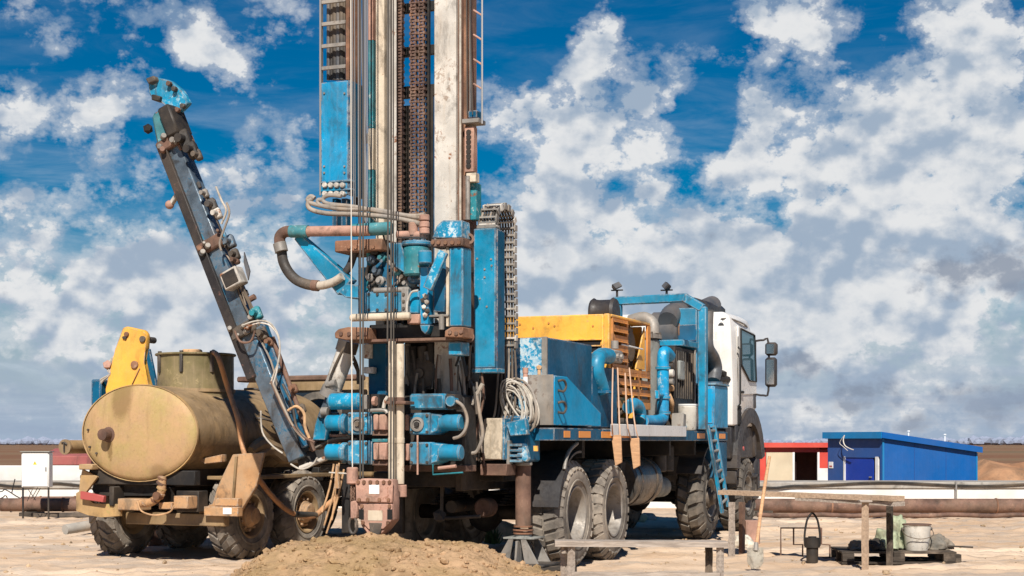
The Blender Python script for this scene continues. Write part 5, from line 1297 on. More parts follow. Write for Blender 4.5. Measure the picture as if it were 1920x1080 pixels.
# right leg of the head
hl = rb('head_leg', 842, 463, 868, 612, SH - 0.02, 0.22, 'blue', 0.01)
rb('leg_edge', 836, 463, 841.5, 612, SH - 0.01, 0.12, 'cream', 0.004, hl)
for y in (448, 632):
    q = Rp(879, y, SH + 0.14); b = B(); b.lathe(q - Vector((0, 0, 0)), (0.5, -1, 0), [(-0.03, 0.03), (-0.03, 0.055), (0.03, 0.055), (0.03, 0.03)], 18, closed=True); P('guide_roller', b, 'rust_brown', hl)
# lower bar and slab
rcyl('lower_bar', 657, 770, 596, 7, SH - 0.10, 'cream')
rb('bar_block', 763, 589, 786, 607, SH - 0.08, 0.2, 'rust_pink', 0.01)
rp_('lower_slab', [(628, 634), (627, 624), (634, 617), (652, 613), (690, 614), (692, 636), (650, 638)], SH - 0.12, 0.60, 'rust', 0.008)
rp_('lower_slab', [(833, 632), (834, 620), (846, 613), (868, 613), (868, 633)], SH - 0.12, 0.28, 'rust', 0.008)
rb('slab_core', 692, 607, 833, 634, SH + 0.06, 0.6, 'black_steel', 0.01)
rb('slab_underplate', 655, 634.5, 862, 640, SH - 0.05, 0.25, 'rust_brown', 0.004)
rb('under_shoe', 840, 641, 866, 666, SH + 0.02, 0.2, 'blue_worn', 0.008)
b = B(); b.bolts([Rp(x, y, SH - 0.12) for x, y in ((640, 626), (655, 626), (672, 626), (686, 626), (844, 623), (856, 625), (865, 622))], (0, -1, 0), 0.022, 0.015); P('slab_bolt', b, 'rust_brown', kind='stuff')

# ---- gooseneck, mud hose and brace on the left
gn = rt('gooseneck', [(694, 432), (640, 433), (575, 434), (545, 434)], SH - 0.05, 0.055, 'rust_pink', 14, 3)
rt('gooseneck_collar', [(578, 434), (545, 434)], SH - 0.05, 0.066, 'teal', 14, 1, gn)
rt('gooseneck_elbow', [(547, 434), (534, 435), (525, 444), (525, 458)], SH - 0.05, 0.060, 'rust_brown', 14, 4, gn)
rt('hose_coupling', [(524, 456), (528, 472)], SH - 0.05, 0.072, 'grey_steel', 12, 1, gn)
rt('mud_hose', [(528, 470), (531, 490), (541, 510), (556, 525), (575, 533), (592, 535)], SH - 0.02, 0.055, 'iron', 14, 5)
rt('hose_tail', [(590, 535), (605, 535), (625, 529), (642, 518)], SH - 0.02, 0.045, 'hose_pale', 12, 4)
rt('hose_clip', [(586, 535), (597, 536)], SH - 0.02, 0.060, 'rust_brown', 12, 1)
rt('mud_hose', [(640, 520), (655, 500), (662, 482), (668, 465)], SH + 0.1, 0.04, 'iron', 12, 4)
b = B(); b.bar(Rp(560, 443, SH + 0.05), Rp(652, 540, SH + 0.10), 0.10, 0.09, (0, 1, 0), 0.008, 0.16, 0.22); P('diagonal_brace', b, 'blue')
rp_('brace_foot', [(630, 545), (645, 530), (673, 535), (673, 560), (648, 558)], SH + 0.02, 0.22, 'blue_worn', 0.006)
# hoses looping off the guard panel
for pts, r in (([(590, 372), (583, 368), (577, 375), (590, 383), (640, 392), (700, 393), (760, 404), (800, 410)], 0.024),
               ([(586, 372), (578, 380), (582, 392), (612, 400), (670, 402), (730, 407), (775, 416), (798, 424)], 0.026),
               ([(606, 374), (596, 376), (604, 386), (650, 386), (720, 398), (772, 405), (797, 402)], 0.024),
               ([(650, 386), (612, 381), (606, 372), (618, 366), (640, 368)], 0.022)):
    rt('looped_hose', pts, SH + 0.05, r, 'hose_grey', 10, 5)
rt('looped_hose', [(680, 395), (700, 410), (715, 430), (722, 455)], SH + 0.05, 0.010, 'hose_black', 8, 4)
for y in (408, 421, 433):
    q = Rp(796, y, SH + 0.03); b = B(); b.cyl(q - Vector((0, 0, 0.035)), q + Vector((0, 0, 0.03)), 0.055, n=10, bev=0.01); P('manifold_nut', b, 'rust_pink')
rt('manifold', [(745, 440), (770, 440), (797, 441)], SH + 0.06, 0.04, 'rust_pink', 10, 2)
q = Rp(775, 428, SH + 0.06); b = B(); b.cyl(q - Vector((0, 0, 0.08)), q + Vector((0, 0, 0.06)), 0.05, n=10, bev=0.01); P('manifold_nut', b, 'rust_pink')

# ---- tall blue column and the cable chain behind it
ST = -1.75
tc = rb('cable_column', 888, 428, 929, 690, ST, 0.16, 'blue', 0.008)
rb('column_flange', 929.5, 430, 933, 696, ST - 0.01, 0.20, 'blue_dark', 0.003, tc)
rb('column_foot', 884, 690.5, 933, 699, ST - 0.02, 0.2, 'blue_worn', 0.004, tc)
rb('column_stay', 868, 500, 888, 512, ST + 0.1, 0.06, 'black_steel', 0.004, tc); rb('column_stay', 868, 650, 888, 662, ST + 0.1, 0.06, 'black_steel', 0.004, tc)
b = B(); b.bolts([Rp(x, y, ST) for x, y in ((909, 520), (909, 505), (895, 485), (921, 486), (922, 498), (900, 560), (913, 575))], (0, -1, 0), 0.012, 0.008); P('column_bolt', b, 'grey_steel', tc, kind='stuff')
# drag chain: an arc of link frames with hoses inside
dragc = rb('drag_chain_foot', 893, 421, 930, 428, ST + 0.02, 0.12, 'grey_steel', 0.004, tc)
def loop_pt(f):
    """f 0..1 along the loop; rises at the column, rolls over forward and hangs down"""
    L0, Rr_ = 0.10, 0.27
    zc0 = Rp(910, 428, ST).z + 0.05
    if f < 0.06: return Vector((0, 0, zc0 + f / 0.06 * 0.02)), Vector((0, 0, 1))
    if f < 0.36:
        a = (f - 0.06) / 0.30 * math.pi
        return Vector((0, Rr_ - Rr_ * math.cos(a), zc0 + 0.02 + 0.20 * math.sin(a))), Vector((0, math.sin(a), 0.6 * math.cos(a))).normalized()
    return Vector((0, 2 * Rr_ + 0.02 * math.sin(f * 9), zc0 + 0.02 - (f - 0.36) / 0.64 * 1.28)), Vector((0, 0, -1))
xc0, xc1 = Rp(894, 425, ST).x, Rp(929, 425, ST).x
NL = 26
for k in range(NL):
    p, tg = loop_pt(k / (NL - 1)); p = p + Vector((0, ST + 0.06, 0)); nr = Vector((0, -tg.z, tg.y))
    b = B()
    for x in (xc0 + 0.008, xc1 - 0.008):
        b.bar(Vector((x, p.y, p.z)) - tg * 0.034, Vector((x, p.y, p.z)) + tg * 0.034, 0.018, 0.075, (1, 0, 0), 0.004)
    if True:
        b.bar(Vector((xc0, p.y, p.z)) + nr * 0.03, Vector((xc1, p.y, p.z)) + nr * 0.03, 0.022, 0.012, tg, 0.003); b.bar(Vector((xc0, p.y, p.z)) - nr * 0.03, Vector((xc1, p.y, p.z)) - nr * 0.03, 0.022, 0.012, tg, 0.003)
    P('chain_link', b, 'grey_steel' if k % 4 else 'white_worn', tc)
for j in range(6):
    x = xc0 + (xc1 - xc0) * (j + 0.8) / 6.6
    pts = [Vector((x, loop_pt(k / 16)[0].y + ST + 0.06, loop_pt(k / 16)[0].z)) for k in range(17)]
    end = pts[-1]
    pts += [end + Vector((0.01 * j - 0.02, -0.03, -0.35)), end + Vector((-0.03 + 0.012 * j, -0.10, -0.75)), end + Vector((-0.10 + 0.01 * j, -0.18, -0.98)), end + Vector((-0.22, -0.1, -1.10))]
    b = B(); b.tube(pts, 0.013, 7, 3); P('chain_hose', b, ('hose_grey', 'hose_black', 'iron')[j % 3], tc)
rt('chain_hose', [(953, 680), (956, 705), (952, 735), (940, 752)], -1.0, 0.014, 'hose_black', 7, 4, tc)

# ---- lower mast: dark winch housing, drill string, tilt ram
rb('winch_housing', 757, 640, 822, 800, -1.75, 0.7, 'black_steel', 0.02)
for x, y0, y1, r, mat in ((764, 645, 720, 0.035, 'hose_grey'), (775, 650, 745, 0.05, 'black_steel'), (792, 650, 760, 0.06, 'iron'), (808, 645, 730, 0.045, 'black_steel'), (800, 660, 700, 0.05, 'gun_grey')):
    rt('winch_line', [(x, y0), (x + 3, (y0 + y1) / 2), (x - 2, y1)], -1.86, r, mat, 10, 3)
q = Rp(790, 700, -1.9); b = B(); b.lathe(q, (0, -1, 0), [(-0.1, 0.17), (0.0, 0.17), (0.02, 0.13), (0.03, 0.05), (0.06, 0.05), (0.06, 0)], 24); P('winch_drum', b, 'iron')
wr_ = random.Random(33)
for i in range(26):
    x, y = wr_.uniform(760, 884), wr_.uniform(642, 720); dx = wr_.uniform(-14, 14)
    rt('winch_hose', [(x, y), (x + dx * 0.6, y + wr_.uniform(15, 30)), (x + dx, y + wr_.uniform(40, 75))], -1.95 + wr_.uniform(-0.12, 0.1), wr_.uniform(0.009, 0.02), wr_.choice(['hose_black', 'hose_black', 'iron', 'rust_brown', 'hose_grey']), 7, 4)
rb('mast_foot', 849.5, 668, 862, 760, -1.7, 0.3, 'rust_brown', 0.006)
rb('foot_block', 860, 640, 884, 760, -1.55, 0.3, 'black_steel', 0.01)
rb('ram_box', 690, 641, 726, 742, -2.05, 0.3, 'blue_dark', 0.012)
rb('ram_pad', 682, 645, 697, 672, -2.08, 0.1, 'white_worn', 0.006); rb('ram_pad', 682, 688, 700, 700, -2.16, 0.08, 'white_worn', 0.006)
SP_ = -2.62
for x0, x1, y0, y1 in ((728, 742, 640, 905), (743, 758, 645, 908)):
    p0, p1 = Rp((x0 + x1) / 2, y1, SP_), Rp((x0 + x1) / 2, y0, SP_)
    r = (x1 - x0) / 2 / FPX * 16.5
    b = B(); b.cyl(p0, Vector((p0.x, SP_, p1.z)), r, n=18, bev=0.006); dp_ = P('drill_pipe', b, 'cream')
    for yj in (750, 826):
        q = Rp((x0 + x1) / 2, yj, SP_); b = B(); b.cyl(Vector((p0.x, SP_, q.z - 0.03)), Vector((p0.x, SP_, q.z + 0.03)), r * 1.10, n=18, bev=0.006); P('pipe_joint', b, 'rust_brown' if yj == 750 else 'cream', dp_)
b = B(); b.cyl(Rp(751, 932, SP_), Rp(751, 909, SP_), 0.065, n=16, bev=0.006); P('pipe_pin', b, 'rust_pink')
rb('pipe_clamp', 724, 752, 760, 758, SP_ - 0.11, 0.22, 'rust_brown', 0.006)
b = B(); b.tube([Rp(650, 655, -2.2), Rp(620, 740, -2.2)], 0.10, 18, 1); ram = P('tilt_ram', b, 'white_worn')
b = B(); b.tube([Rp(622, 735, -2.2), Rp(603, 782, -2.2)], 0.045, 12, 1); P('ram_rod', b, 'chrome_worn', ram)
b = B(); b.tube([Rp(654, 640, -2.2), Rp(648, 660, -2.2)], 0.115, 16, 1); P('ram_head', b, 'soot', ram)
b = B(); b.tube([Rp(625, 728, -2.2), Rp(618, 744, -2.2)], 0.12, 16, 1); P('ram_gland', b, 'grey_steel', ram)
q = Rp(616, 720, -2.3); b = B(); b.cyl(q, q + Vector((0.09, 0, 0.01)), 0.04, n=10); b.ball(q, 0.05, 1); P('ram_port', b, 'grey_steel', ram)
b = B(); b.tube([Rp(646, 650, -2.3), Rp(636, 668, -2.32), Rp(622, 700, -2.32), Rp(617, 718, -2.32)], 0.012, 7, 4); P('ram_hose', b, 'hose_black', ram)
for (x0, y0, x1, y1) in ((655, 655, 672, 720), (664, 680, 676, 740)): rt('ram_hose', [(x0, y0), ((x0 + x1) / 2 + 6, (y0 + y1) / 2), (x1, y1)], -2.0, 0.02, 'hose_black', 8, 4)
rp_('outrigger_head', [(598, 772), (612, 772), (615, 795), (610, 826), (585, 826), (590, 795)], -2.2, 0.3, 'blue_worn', 0.01)
b = B(); b.cyl(Rp(604, 772, -2.26), Rp(616, 772, -2.26), 0.05, n=12); P('head_pin', b, 'grey_steel')
# lower table: beam carrying the clamps
rb('clamp_table', 640, 742, 870, 880, -2.06, 0.35, 'black_steel', 0.02)
rb('clamp_table_lip', 700, 872, 872, 884, -2.14, 0.3, 'rust_brown', 0.006)
# four clamp sets
SK = -2.45
def clamp_set(left, yb0, yb1, upper):
    nm = 'pipe_clamp_set'
    yc = (yb0 + yb1) / 2
    if left:
        body = rb('clamp_body', 651, yb0, 692, yb1, SK, 0.38, 'blue_worn', 0.014)
        rb('body_edge', 692.5, yb0 + 2, 697, yb1, SK + 0.01, 0.36, 'blue', 0.004, body)
        rcyl('clamp_cylinder', 613, 644, yc - 1, 15, SK + 0.14, 'blue', parent=body)
        rcyl('clamp_neck', 641, 652, yc, 19, SK + 0.16, 'blue_worn', parent=body)
        for x0, x1 in ((699, 708), (709.5, 724)):
            rb('jaw', x0, yb0 + 4, x1, yb1 - 8, SK - 0.02, 0.30, 'rust_pink', 0.012, body)
        rb('jaw_rail', 697, yb1 - 7, 726, yb1 + 2, SK + 0.03, 0.3, 'rust_brown', 0.004, body)
        rb('jaw_rail', 697, yb0 - 3, 726, yb0 + 3, SK + 0.03, 0.3, 'teal', 0.004, body)
        bp_ = (672, yc + 1)
    else:
        body = rb('clamp_body', 767, yb0, 806, yb1, SK, 0.38, 'blue_worn', 0.014)
        rcyl('clamp_cylinder', 825, 866, yc - 2, 15, SK + 0.10, 'blue', parent=body)
        b = B(); b.rprism(DF, [(807, yb0 + 1), (828, yb0 + 4), (820, yb1 - 6), (807, yb1 - 2)], SK + 0.03, 0.3, 0.01); P('clamp_taper', b, 'blue_worn', body)
        rb('jaw', 759, yb0 + 3, 766, yb1 - 8, SK - 0.01, 0.30, 'rust_pink', 0.01, body)
        bp_ = (783, yc + 1)
    if upper:
        q = Rp(bp_[0], bp_[1], SK); b = B(); b.lathe(q, (0, -1, 0), [(0, 0.075), (0.02, 0.075), (0.025, 0.05), (0.01, 0.045), (0.01, 0.0)], 20); P('pin_cap', b, 'grey_steel', body)
        b = B(); b.cyl(q, q + Vector((0, -0.04, 0)), 0.028, n=6); P('pin_nut', b, 'iron', body)
    b = B(); b.bolts([Rp(x, y, SK) for x in ((656, 687) if left else (772, 801)) for y in (yb0 + 5, yb1 - 5)], (0, -1, 0), 0.016, 0.015); P('clamp_bolt', b, 'iron', body, kind='stuff')
    return body
clamp_set(True, 773, 815, True); clamp_set(True, 826, 871, False); clamp_set(False, 774, 815, True); clamp_set(False, 829, 872, False)
uc = rcyl('feed_cylinder', 617, 680, 753, 15.5, SK + 0.12, 'blue_worn', 24, 0.03)
rb('cylinder_cap', 681, 740, 690, 768, SK, 0.26, 'grey_steel', 0.01, uc)
rp_('cylinder_bracket', [(690, 739), (709, 739), (713, 752), (710, 768), (692, 768)], SK + 0.02, 0.2, 'black_steel', 0.006, uc)
b = B(); b.cyl(Rp(700, 752, SK - 0.01), Rp(706, 752, SK - 0.01), 0.05, n=8); P('cylinder_eye', b, 'rust_pink', uc)
b = B(); b.rbox(DF, 767, 738, 833, 768, SK - 0.02, 0.30, 0.02); b2 = P('feed_block', b, 'blue_worn')
rp_('cylinder_bracket', [(836, 738), (852, 739), (855, 754), (850, 768), (838, 767)], SK + 0.02, 0.2, 'black_steel', 0.006, b2)
q = Rp(844, 752, SK - 0.01); b = B(); b.cyl(q, q + Vector((0, 0.1, 0)), 0.055, n=12); P('cylinder_eye', b, 'blue', b2)
rt('rim_pipe', [(692, 770), (720, 769), (726, 775)], SK - 0.02, 0.02, 'grey_steel', 8, 3)
rt('rim_pipe', [(719, 765), (722, 752), (727, 744)], SK - 0.02, 0.02, 'white_worn', 8, 3)
rt('catch_rod', [(812, 870), (812, 890), (868, 886)], SK - 0.06, 0.010, 'teal', 6, 1)
rt('drain_rod', [(783, 816), (783, 890)], SK - 0.08, 0.010, 'rust_pink', 6, 1)
rt('spanner', [(822, 878), (855, 874)], SK - 0.05, 0.018, 'rust_pink', 8, 1)
# hoses curling round on the right of the clamps
for i in range(4):
    rt('clamp_hose', [(855, 752), (868, 762), (876 - i, 785), (872, 806 + 2 * i), (862, 818), (850, 822)], SK + 0.02 + 0.05 * i, 0.017, ('hose_grey', 'hose_black')[i % 2], 8, 4)
for i in range(16):
    x = 868 + rnd.uniform(0, 40); y0 = 700 + rnd.uniform(-5, 20)
    xa = 872 + rnd.uniform(0, 30)
    rt('hanging_hose', [(x, y0), (x + rnd.uniform(-8, 8), y0 + 45), (xa, y0 + 95), (xa + rnd.uniform(-10, 10), y0 + rnd.uniform(125, 165))], -1.75 + rnd.uniform(0, 0.35), rnd.uniform(0.008, 0.015), rnd.choice(['hose_grey', 'rust_brown', 'hose_black', 'hose_black', 'iron']), 7, 4)
rt('hanging_hose', [(893, 740), (900, 780), (905, 815), (895, 845), (884, 850)], -1.85, 0.02, 'hose_grey', 8, 4)
rt('hanging_hose', [(905, 720), (890, 745), (884, 758)], -1.85, 0.024, 'hose_pale', 8, 4)
for i in range(10):
    x = 580 + rnd.uniform(0, 60); rt('hose_bundle', [(x - 45 + i, 838 + rnd.uniform(-5, 5)), (x - 10, 832 + rnd.uniform(-8, 6)), (x + 25, 822 + rnd.uniform(-6, 8)), (650, 818 + rnd.uniform(-4, 8))], -2.15 + rnd.uniform(0, 0.12), rnd.uniform(0.012, 0.02), rnd.choice(['rust_pink', 'hose_black', 'rust_brown', 'hose_grey']), 7, 4)
for (x0, y0, x1, y1) in ((636, 868, 608, 985), (632, 870, 622, 975), (645, 880, 612, 1000), (626, 870, 604, 960)):
    rt('hanging_hose', [(x0, y0), ((x0 + x1) / 2 + 3, (y0 + y1) / 2), (x1, y1)], -2.4, 0.011, 'leather', 7, 3)
rp_('funnel', [(629, 873), (632, 873), (636, 916), (626, 916)], -2.5, 0.04, 'orange_tan', 0.002)
rt('tie_bar', [(617, 886), (652, 888)], -2.48, 0.008, 'white_worn', 6, 1)
rb('outrigger_leg', 640, 880, 655, 1000, -2.2, 0.14, 'black_steel', 0.01)
rb('outrigger_beam', 600, 870, 700, 884, -2.15, 0.22, 'black_steel', 0.01)
b = B(); b.cyl(Rp(563, 878, -2.3), Rp(614, 858, -2.3), 0.028, n=10); P('stay_tube', b, 'white_worn')

# ---- rear body panels and jack
rb('rear_panel', 906, 784, 941, 862, -1.42, 0.3, 'cream', 0.012)
rb('rear_panel_edge', 941.5, 784, 946, 862, -1.42, 0.28, 'blue_battered', 0.004)
rb('rear_sill', 900, 870, 950, 892, -1.45, 0.3, 'rust_brown', 0.008)
rb('rear_beam', 757, 884, 944, 902, -1.2, 0.4, 'chassis', 0.01)
rb('rear_plate', 700, 885, 756, 1000, -1.0, 0.06, 'chassis', 0.01)
rt('brake_rod', [(829, 905), (828, 965), (835, 972), (900, 968)], -1.3, 0.02, 'iron', 8, 1)
q = Rp(825, 968, -1.3); b = B(); b.ball(q, 0.08, 1, jit=0.1); P('brake_chamber', b, 'iron')
q = Rp(905, 952, -0.9); b = B(); b.cyl(q, q + Vector((0, 0.2, 0)), 0.11, n=14, bev=0.02); P('brake_chamber', b, 'rust_brown')
# jack on the right rear corner
SJ = -1.1
def jx(px): return Rp(px, 900, SJ).x
jxc = jx(981); jr = (jx(995) - jx(967)) / 2
b = B(); b.cyl((jxc, SJ, zat(988, 17.6)), (jxc, SJ, zat(872, 17.6)), jr * 0.98, n=24, bev=0.01); jack = P('jack_ram', b, 'rust_brown')
b = B(); b.cyl((jxc, SJ, zat(873, 17.6)), (jxc, SJ, zat(866, 17.6)), jr * 1.15, n=24, bev=0.01); P('jack_collar', b, 'grey_steel', jack)
b = B(); b.box(jx(950), jx(998), SJ - 0.16, SJ + 0.25, zat(866, 17.6) + 0.002, zat(780, 17.6), 0.02); P('jack_housing', b, 'blue_dark', jack)
rp_('jack_bracket', [(948, 792), (985, 784), (989, 815), (956, 818)], SJ - 0.26, 0.09, 'blue_battered', 0.008, jack)
for k in range(4):
    rb('jack_rib', 952, 832 + 10 * k, 978, 837 + 10 * k, SJ - 0.24, 0.08, 'blue_worn', 0.004, jack)
rb('jack_rib_plate', 949, 826, 955, 872, SJ - 0.25, 0.1, 'grey_steel', 0.004, jack)
rp_('jack_gusset', [(968, 860), (972, 838), (986, 836), (992, 860), (986, 866)], SJ - 0.22, 0.06, 'blue_battered', 0.004, jack)
rb('jack_label', 1000, 836, 1008, 846, SJ - 0.06, 0.02, 'yellow', 0.001, jack)
for k, (dz, rr) in enumerate(((0.0, 1.25), (0.035, 1.3), (0.075, 1.2))):
    z = zat(992, 17.6) + dz - 0.05; b = B(); b.cyl((jxc, SJ, z), (jxc, SJ, z + 0.02), jr * rr, n=24, bev=0.004); P('jack_ring', b, 'rust', jack)
zp0, zp1 = 0.10, zat(994, 17.6) - 0.03
b = B(); b.cyl((jxc, SJ, zat(1008, 17.6)), (jxc, SJ, zp1), jr * 1.05, n=20, bev=0.01); P('jack_ball', b, 'grey_paint', jack)
z6 = zat(1008, 17.6)
x0, x1 = jxc - 0.24, jxc + 0.26
b = B(); b.cyl((jxc, SJ, zp0 + 0.03), (jxc, SJ, z6 - 0.001), 0.085, n=18); P('jack_core', b, 'black_steel', jack)
for y in (SJ - 0.19, SJ + 0.17):
    for sg_ in (-1, 1):
        b = B(); b.prism([(jxc + sg_ * 0.10, y, z6 - 0.004), (jxc + sg_ * 0.045, y, z6 - 0.004), (jxc + sg_ * 0.09, y, zp0 + 0.03), (jxc + sg_ * 0.25, y, zp0 + 0.03)], (0, 0.022, 0), 0.002); P('jack_gusset', b, 'grey_steel', jack)
b = B(); b.prism([(jxc - 0.012, SJ - 0.20, z6 - 0.02), (jxc - 0.012, SJ - 0.24, zp0 + 0.03), (jxc - 0.012, SJ + 0.24, zp0 + 0.03), (jxc - 0.012, SJ + 0.20, z6 - 0.02)], (0.024, 0, 0), 0.002); P('jack_rib', b, 'grey_steel', jack)
b = B(); b.cyl((jxc - 0.11, SJ, z6 - 0.02), (jxc + 0.0, SJ, z6 - 0.02), 0.02, n=8); P('jack_pin', b, 'iron', jack)
b = B(); b.box(jxc - 0.17, jxc + 0.19, SJ - 0.17, SJ + 0.17, z6 - 0.003, z6 + 0.018, 0.004); P('jack_head_plate', b, 'grey_paint', jack)
b = B(); b.box(jxc - 0.30, jxc + 0.34, SJ - 0.28, SJ + 0.28, zp0, zp0 + 0.029, 0.006); P('jack_plate', b, 'iron', jack)
b = B(); b.box(jxc - 0.42, jxc + 0.52, SJ - 0.36, SJ + 0.3, 0.0, zp0 - 0.002, 0.012)
o = part('timber_pad', b, 'plank_dark'); o.location = rig.location; o.rotation_euler = rig.rotation_euler
tag(rehome(o, (0, 0, 0)) if False else o, 'dark timber pad under the foot of the truck jack', 'timber')
# coil of pale hoses slung at the box corner
xl0, xl1 = Rp(946, 760, g0 - 0.1).x, Rp(1000, 760, g0 - 0.1).x
for i in range(26):
    a = rnd.uniform(-1, 1); xc_ = (xl0 + xl1) / 2 + 0.05 * a
    hw = rnd.uniform(0.10, 0.19); zt_ = zat(712 + rnd.uniform(-6, 22), 17.4); zb_2 = zat(812 - rnd.uniform(0, 40), 17.4)
    sh = rnd.uniform(0.0, 0.16); y = g0 - 0.06 - rnd.uniform(0, 0.16)
    pts = []
    for k in range(13):
        an = 2 * math.pi * k / 12
        zz = zb_2 + (zt_ - zb_2) * (0.5 + 0.5 * math.cos(an)); f_ = (zt_ - zz) / (zt_ - zb_2)
        pts.append(Vector((xc_ - 0.07 + sh * f_ + 0.06 * f_ + hw * math.sin(an) * (1 - 0.25 * f_), y + 0.02 * math.sin(an * 2), zz)))
    b = B(); b.tube(pts, rnd.uniform(0.008, 0.013), 6, 3); P('coiled_hose', b, rnd.choice(['hose_pale', 'hose_pale', 'white_worn', 'hose_grey']))

# ================================================================== leaning pipe-handling boom on the left
SB = -2.3
def bp(px, py, sy=SB): return Rp(px, py, sy)
lo, hi = bp(563, 862), bp(326, 262)
axv = (hi - lo).normalized()
inner_lo = bp(545, 815)
wide = (bp(588, 860) - bp(536, 868)).length
b = B(); b.bar(lo, lo.lerp(hi, 0.40), 0.19, 0.20, (1, 0, 0), 0.012, 0.215, 0.22); boom = P('boom', b, 'chrome_worn')
b = B(); b.bar(lo.lerp(hi, 0.385), hi, 0.20, 0.22, (1, 0, 0), 0.012, 0.19, 0.20); P('outer_boom', b, 'chrome_worn', boom)
sdv = Vector((1, 0, 0)); sdv = (sdv - axv * sdv.dot(axv)).normalized()
upv = axv.cross(sdv)
if upv.y > 0: upv = -upv
def on(f, side, out=0.0): return lo.lerp(hi, f) + sdv * side + upv * out
b = B(); b.bar(on(0.26, -0.12, 0.02), on(1.0, -0.11, 0.02), 0.11, 0.25, (1, 0, 0), 0.008); P('boom_flank', b, 'boom_side', boom)
b = B(); b.bar(on(0.30, -0.187, 0.08), on(0.97, -0.177, 0.08), 0.02, 0.02, (1, 0, 0), 0.002); P('boom_pipe', b, 'grey_steel', boom)
b = B(); b.bar(on(0.02, 0.16, 0.05), on(0.40, 0.20, 0.05), 0.09, 0.10, (1, 0, 0), 0.01); P('lift_ram', b, 'blue_dark', boom)
b = B(); b.cyl(on(0.0, 0.23, 0.08), on(0.34, 0.27, 0.08), 0.026, n=10); P('ram_pipe', b, 'rust_brown', boom)
for f_, mat in ((0.66, 'rust_brown'), (0.395, 'iron'), (0.985, 'rust_brown')):
    b = B(); b.bar(on(f_ - 0.018, 0, 0), on(f_ + 0.018, 0, 0), 0.33, 0.31, (1, 0, 0), 0.02); P('boom_clamp', b, mat, boom)
    for k in range(7):
        q = on(f_ + rnd.uniform(-0.02, 0.02), rnd.uniform(-0.15, 0.22), 0.15); b = B(); b.cyl(q, q + upv * rnd.uniform(0.03, 0.08) + sdv * rnd.uniform(0, 0.06), rnd.uniform(0.016, 0.034), n=10, bev=0.005); P('clamp_fitting', b, rnd.choice(['rust', 'iron', 'grey_steel', 'rust_brown']), boom)
for f_, o_, s_, mat in ((0.97, 0.18, 0.10, 'black_steel'), (0.93, 0.22, 0.09, 'black_steel'), (0.91, 0.26, 0.06, 'iron'), (0.80, 0.17, 0.05, 'grey_steel'), (0.76, 0.2, 0.07, 'iron'), (0.73, 0.22, 0.06, 'white_worn'), (0.64, 0.24, 0.07, 'chrome_worn'),
                         (0.42, 0.22, 0.07, 'teal'), (0.36, 0.2, 0.07, 'iron'), (0.33, 0.24, 0.05, 'rust'), (0.18, 0.3, 0.05, 'rust'), (0.12, 0.3, 0.05, 'iron'), (0.60, 0.24, 0.06, 'iron'), (0.585, 0.22, 0.05, 'rust_brown')):
    b = B(); q = on(f_, o_, 0.10); b.bar(q - axv * s_, q + axv * s_, s_ * 1.3, s_ * 1.4, (1, 0.3, 0), 0.015); b.cyl(q + upv * 0.02, q + upv * (s_ + 0.05), s_ * 0.5, n=10); P('boom_fitting', b, mat, boom)
# box sensor head half way up
b = B(); q = on(0.535, 0.14, 0.16); b.bar(q - axv * 0.10, q + axv * 0.10, 0.22, 0.16, (1, 0, 0.2), 0.012); P('lamp_box', b, 'white_worn', boom)
b = B(); b.bar(q - axv * 0.075 + upv * 0.084, q + axv * 0.075 + upv * 0.084, 0.17, 0.01, (1, 0, 0.2), 0.002); P('box_face', b, 'black_steel', boom)
b = B(); b.hexa([q + sdv * 0.16 + axv * a + upv * c + sdv * e for a, c, e in ((-0.1, 0, 0), (0.1, 0, 0.03), (0.1, 0.02, 0.03), (-0.1, 0.02, 0), (-0.02, 0, 0.06), (0.2, 0, 0.08), (0.2, 0.02, 0.08), (-0.02, 0.02, 0.06))]); P('deflector', b, 'gun_grey', boom)
# head of the boom
b = B(); b.bar(on(0.99, -0.03, 0.0), on(1.09, 0.0, 0.02), 0.27, 0.28, (1, 0, 0), 0.04, 0.20, 0.2); P('boom_head', b, 'teal', boom)
b = B(); b.bar(on(0.99, 0.12, 0.06), on(1.08, 0.13, 0.07), 0.16, 0.3, (1, 0, 0), 0.02); P('head_motor', b, 'black_steel', boom)
b = B(); b.ball(on(1.07, -0.25, 0), 0.06, 1); P('head_roller', b, 'black_steel', boom)
jaw = [(338, 206), (352, 192), (340, 168), (318, 150), (288, 143), (277, 150), (279, 175), (288, 188), (302, 188), (326, 214)]
b = B(); b.rprism(DF, jaw, SB - 0.05, 0.10, 0.012); P('grab_jaw', b, 'blue_worn', boom)
b = B(); b.rprism(DF, [(272, 147), (288, 141), (292, 150), (278, 158)], SB - 0.12, 0.22, 0.012); P('jaw_tip', b, 'iron', boom)
b = B(); b.rprism(DF, [(284, 176), (300, 180), (298, 190), (283, 187)], SB - 0.10, 0.16, 0.01); P('jaw_tip', b, 'black_steel', boom)
for px, py in ((320, 158), (330, 168), (336, 207), (322, 212), (346, 200)):
    q = bp(px, py, SB - 0.05); b = B(); b.cyl(q, q + Vector((0, -0.06, 0)), 0.03, n=8, bev=0.006); P('jaw_bolt', b, rnd.choice(['rust_brown', 'iron']), boom)
b = B(); b.bar(bp(350, 340), bp(320, 384), 0.05, 0.06, (1, 0, 0), 0.01); P('side_lever', b, 'white_worn', boom)
b = B(); q = bp(318, 384); b.ball(q, 0.05, 3); P('lever_knob', b, 'rust_pink', boom)
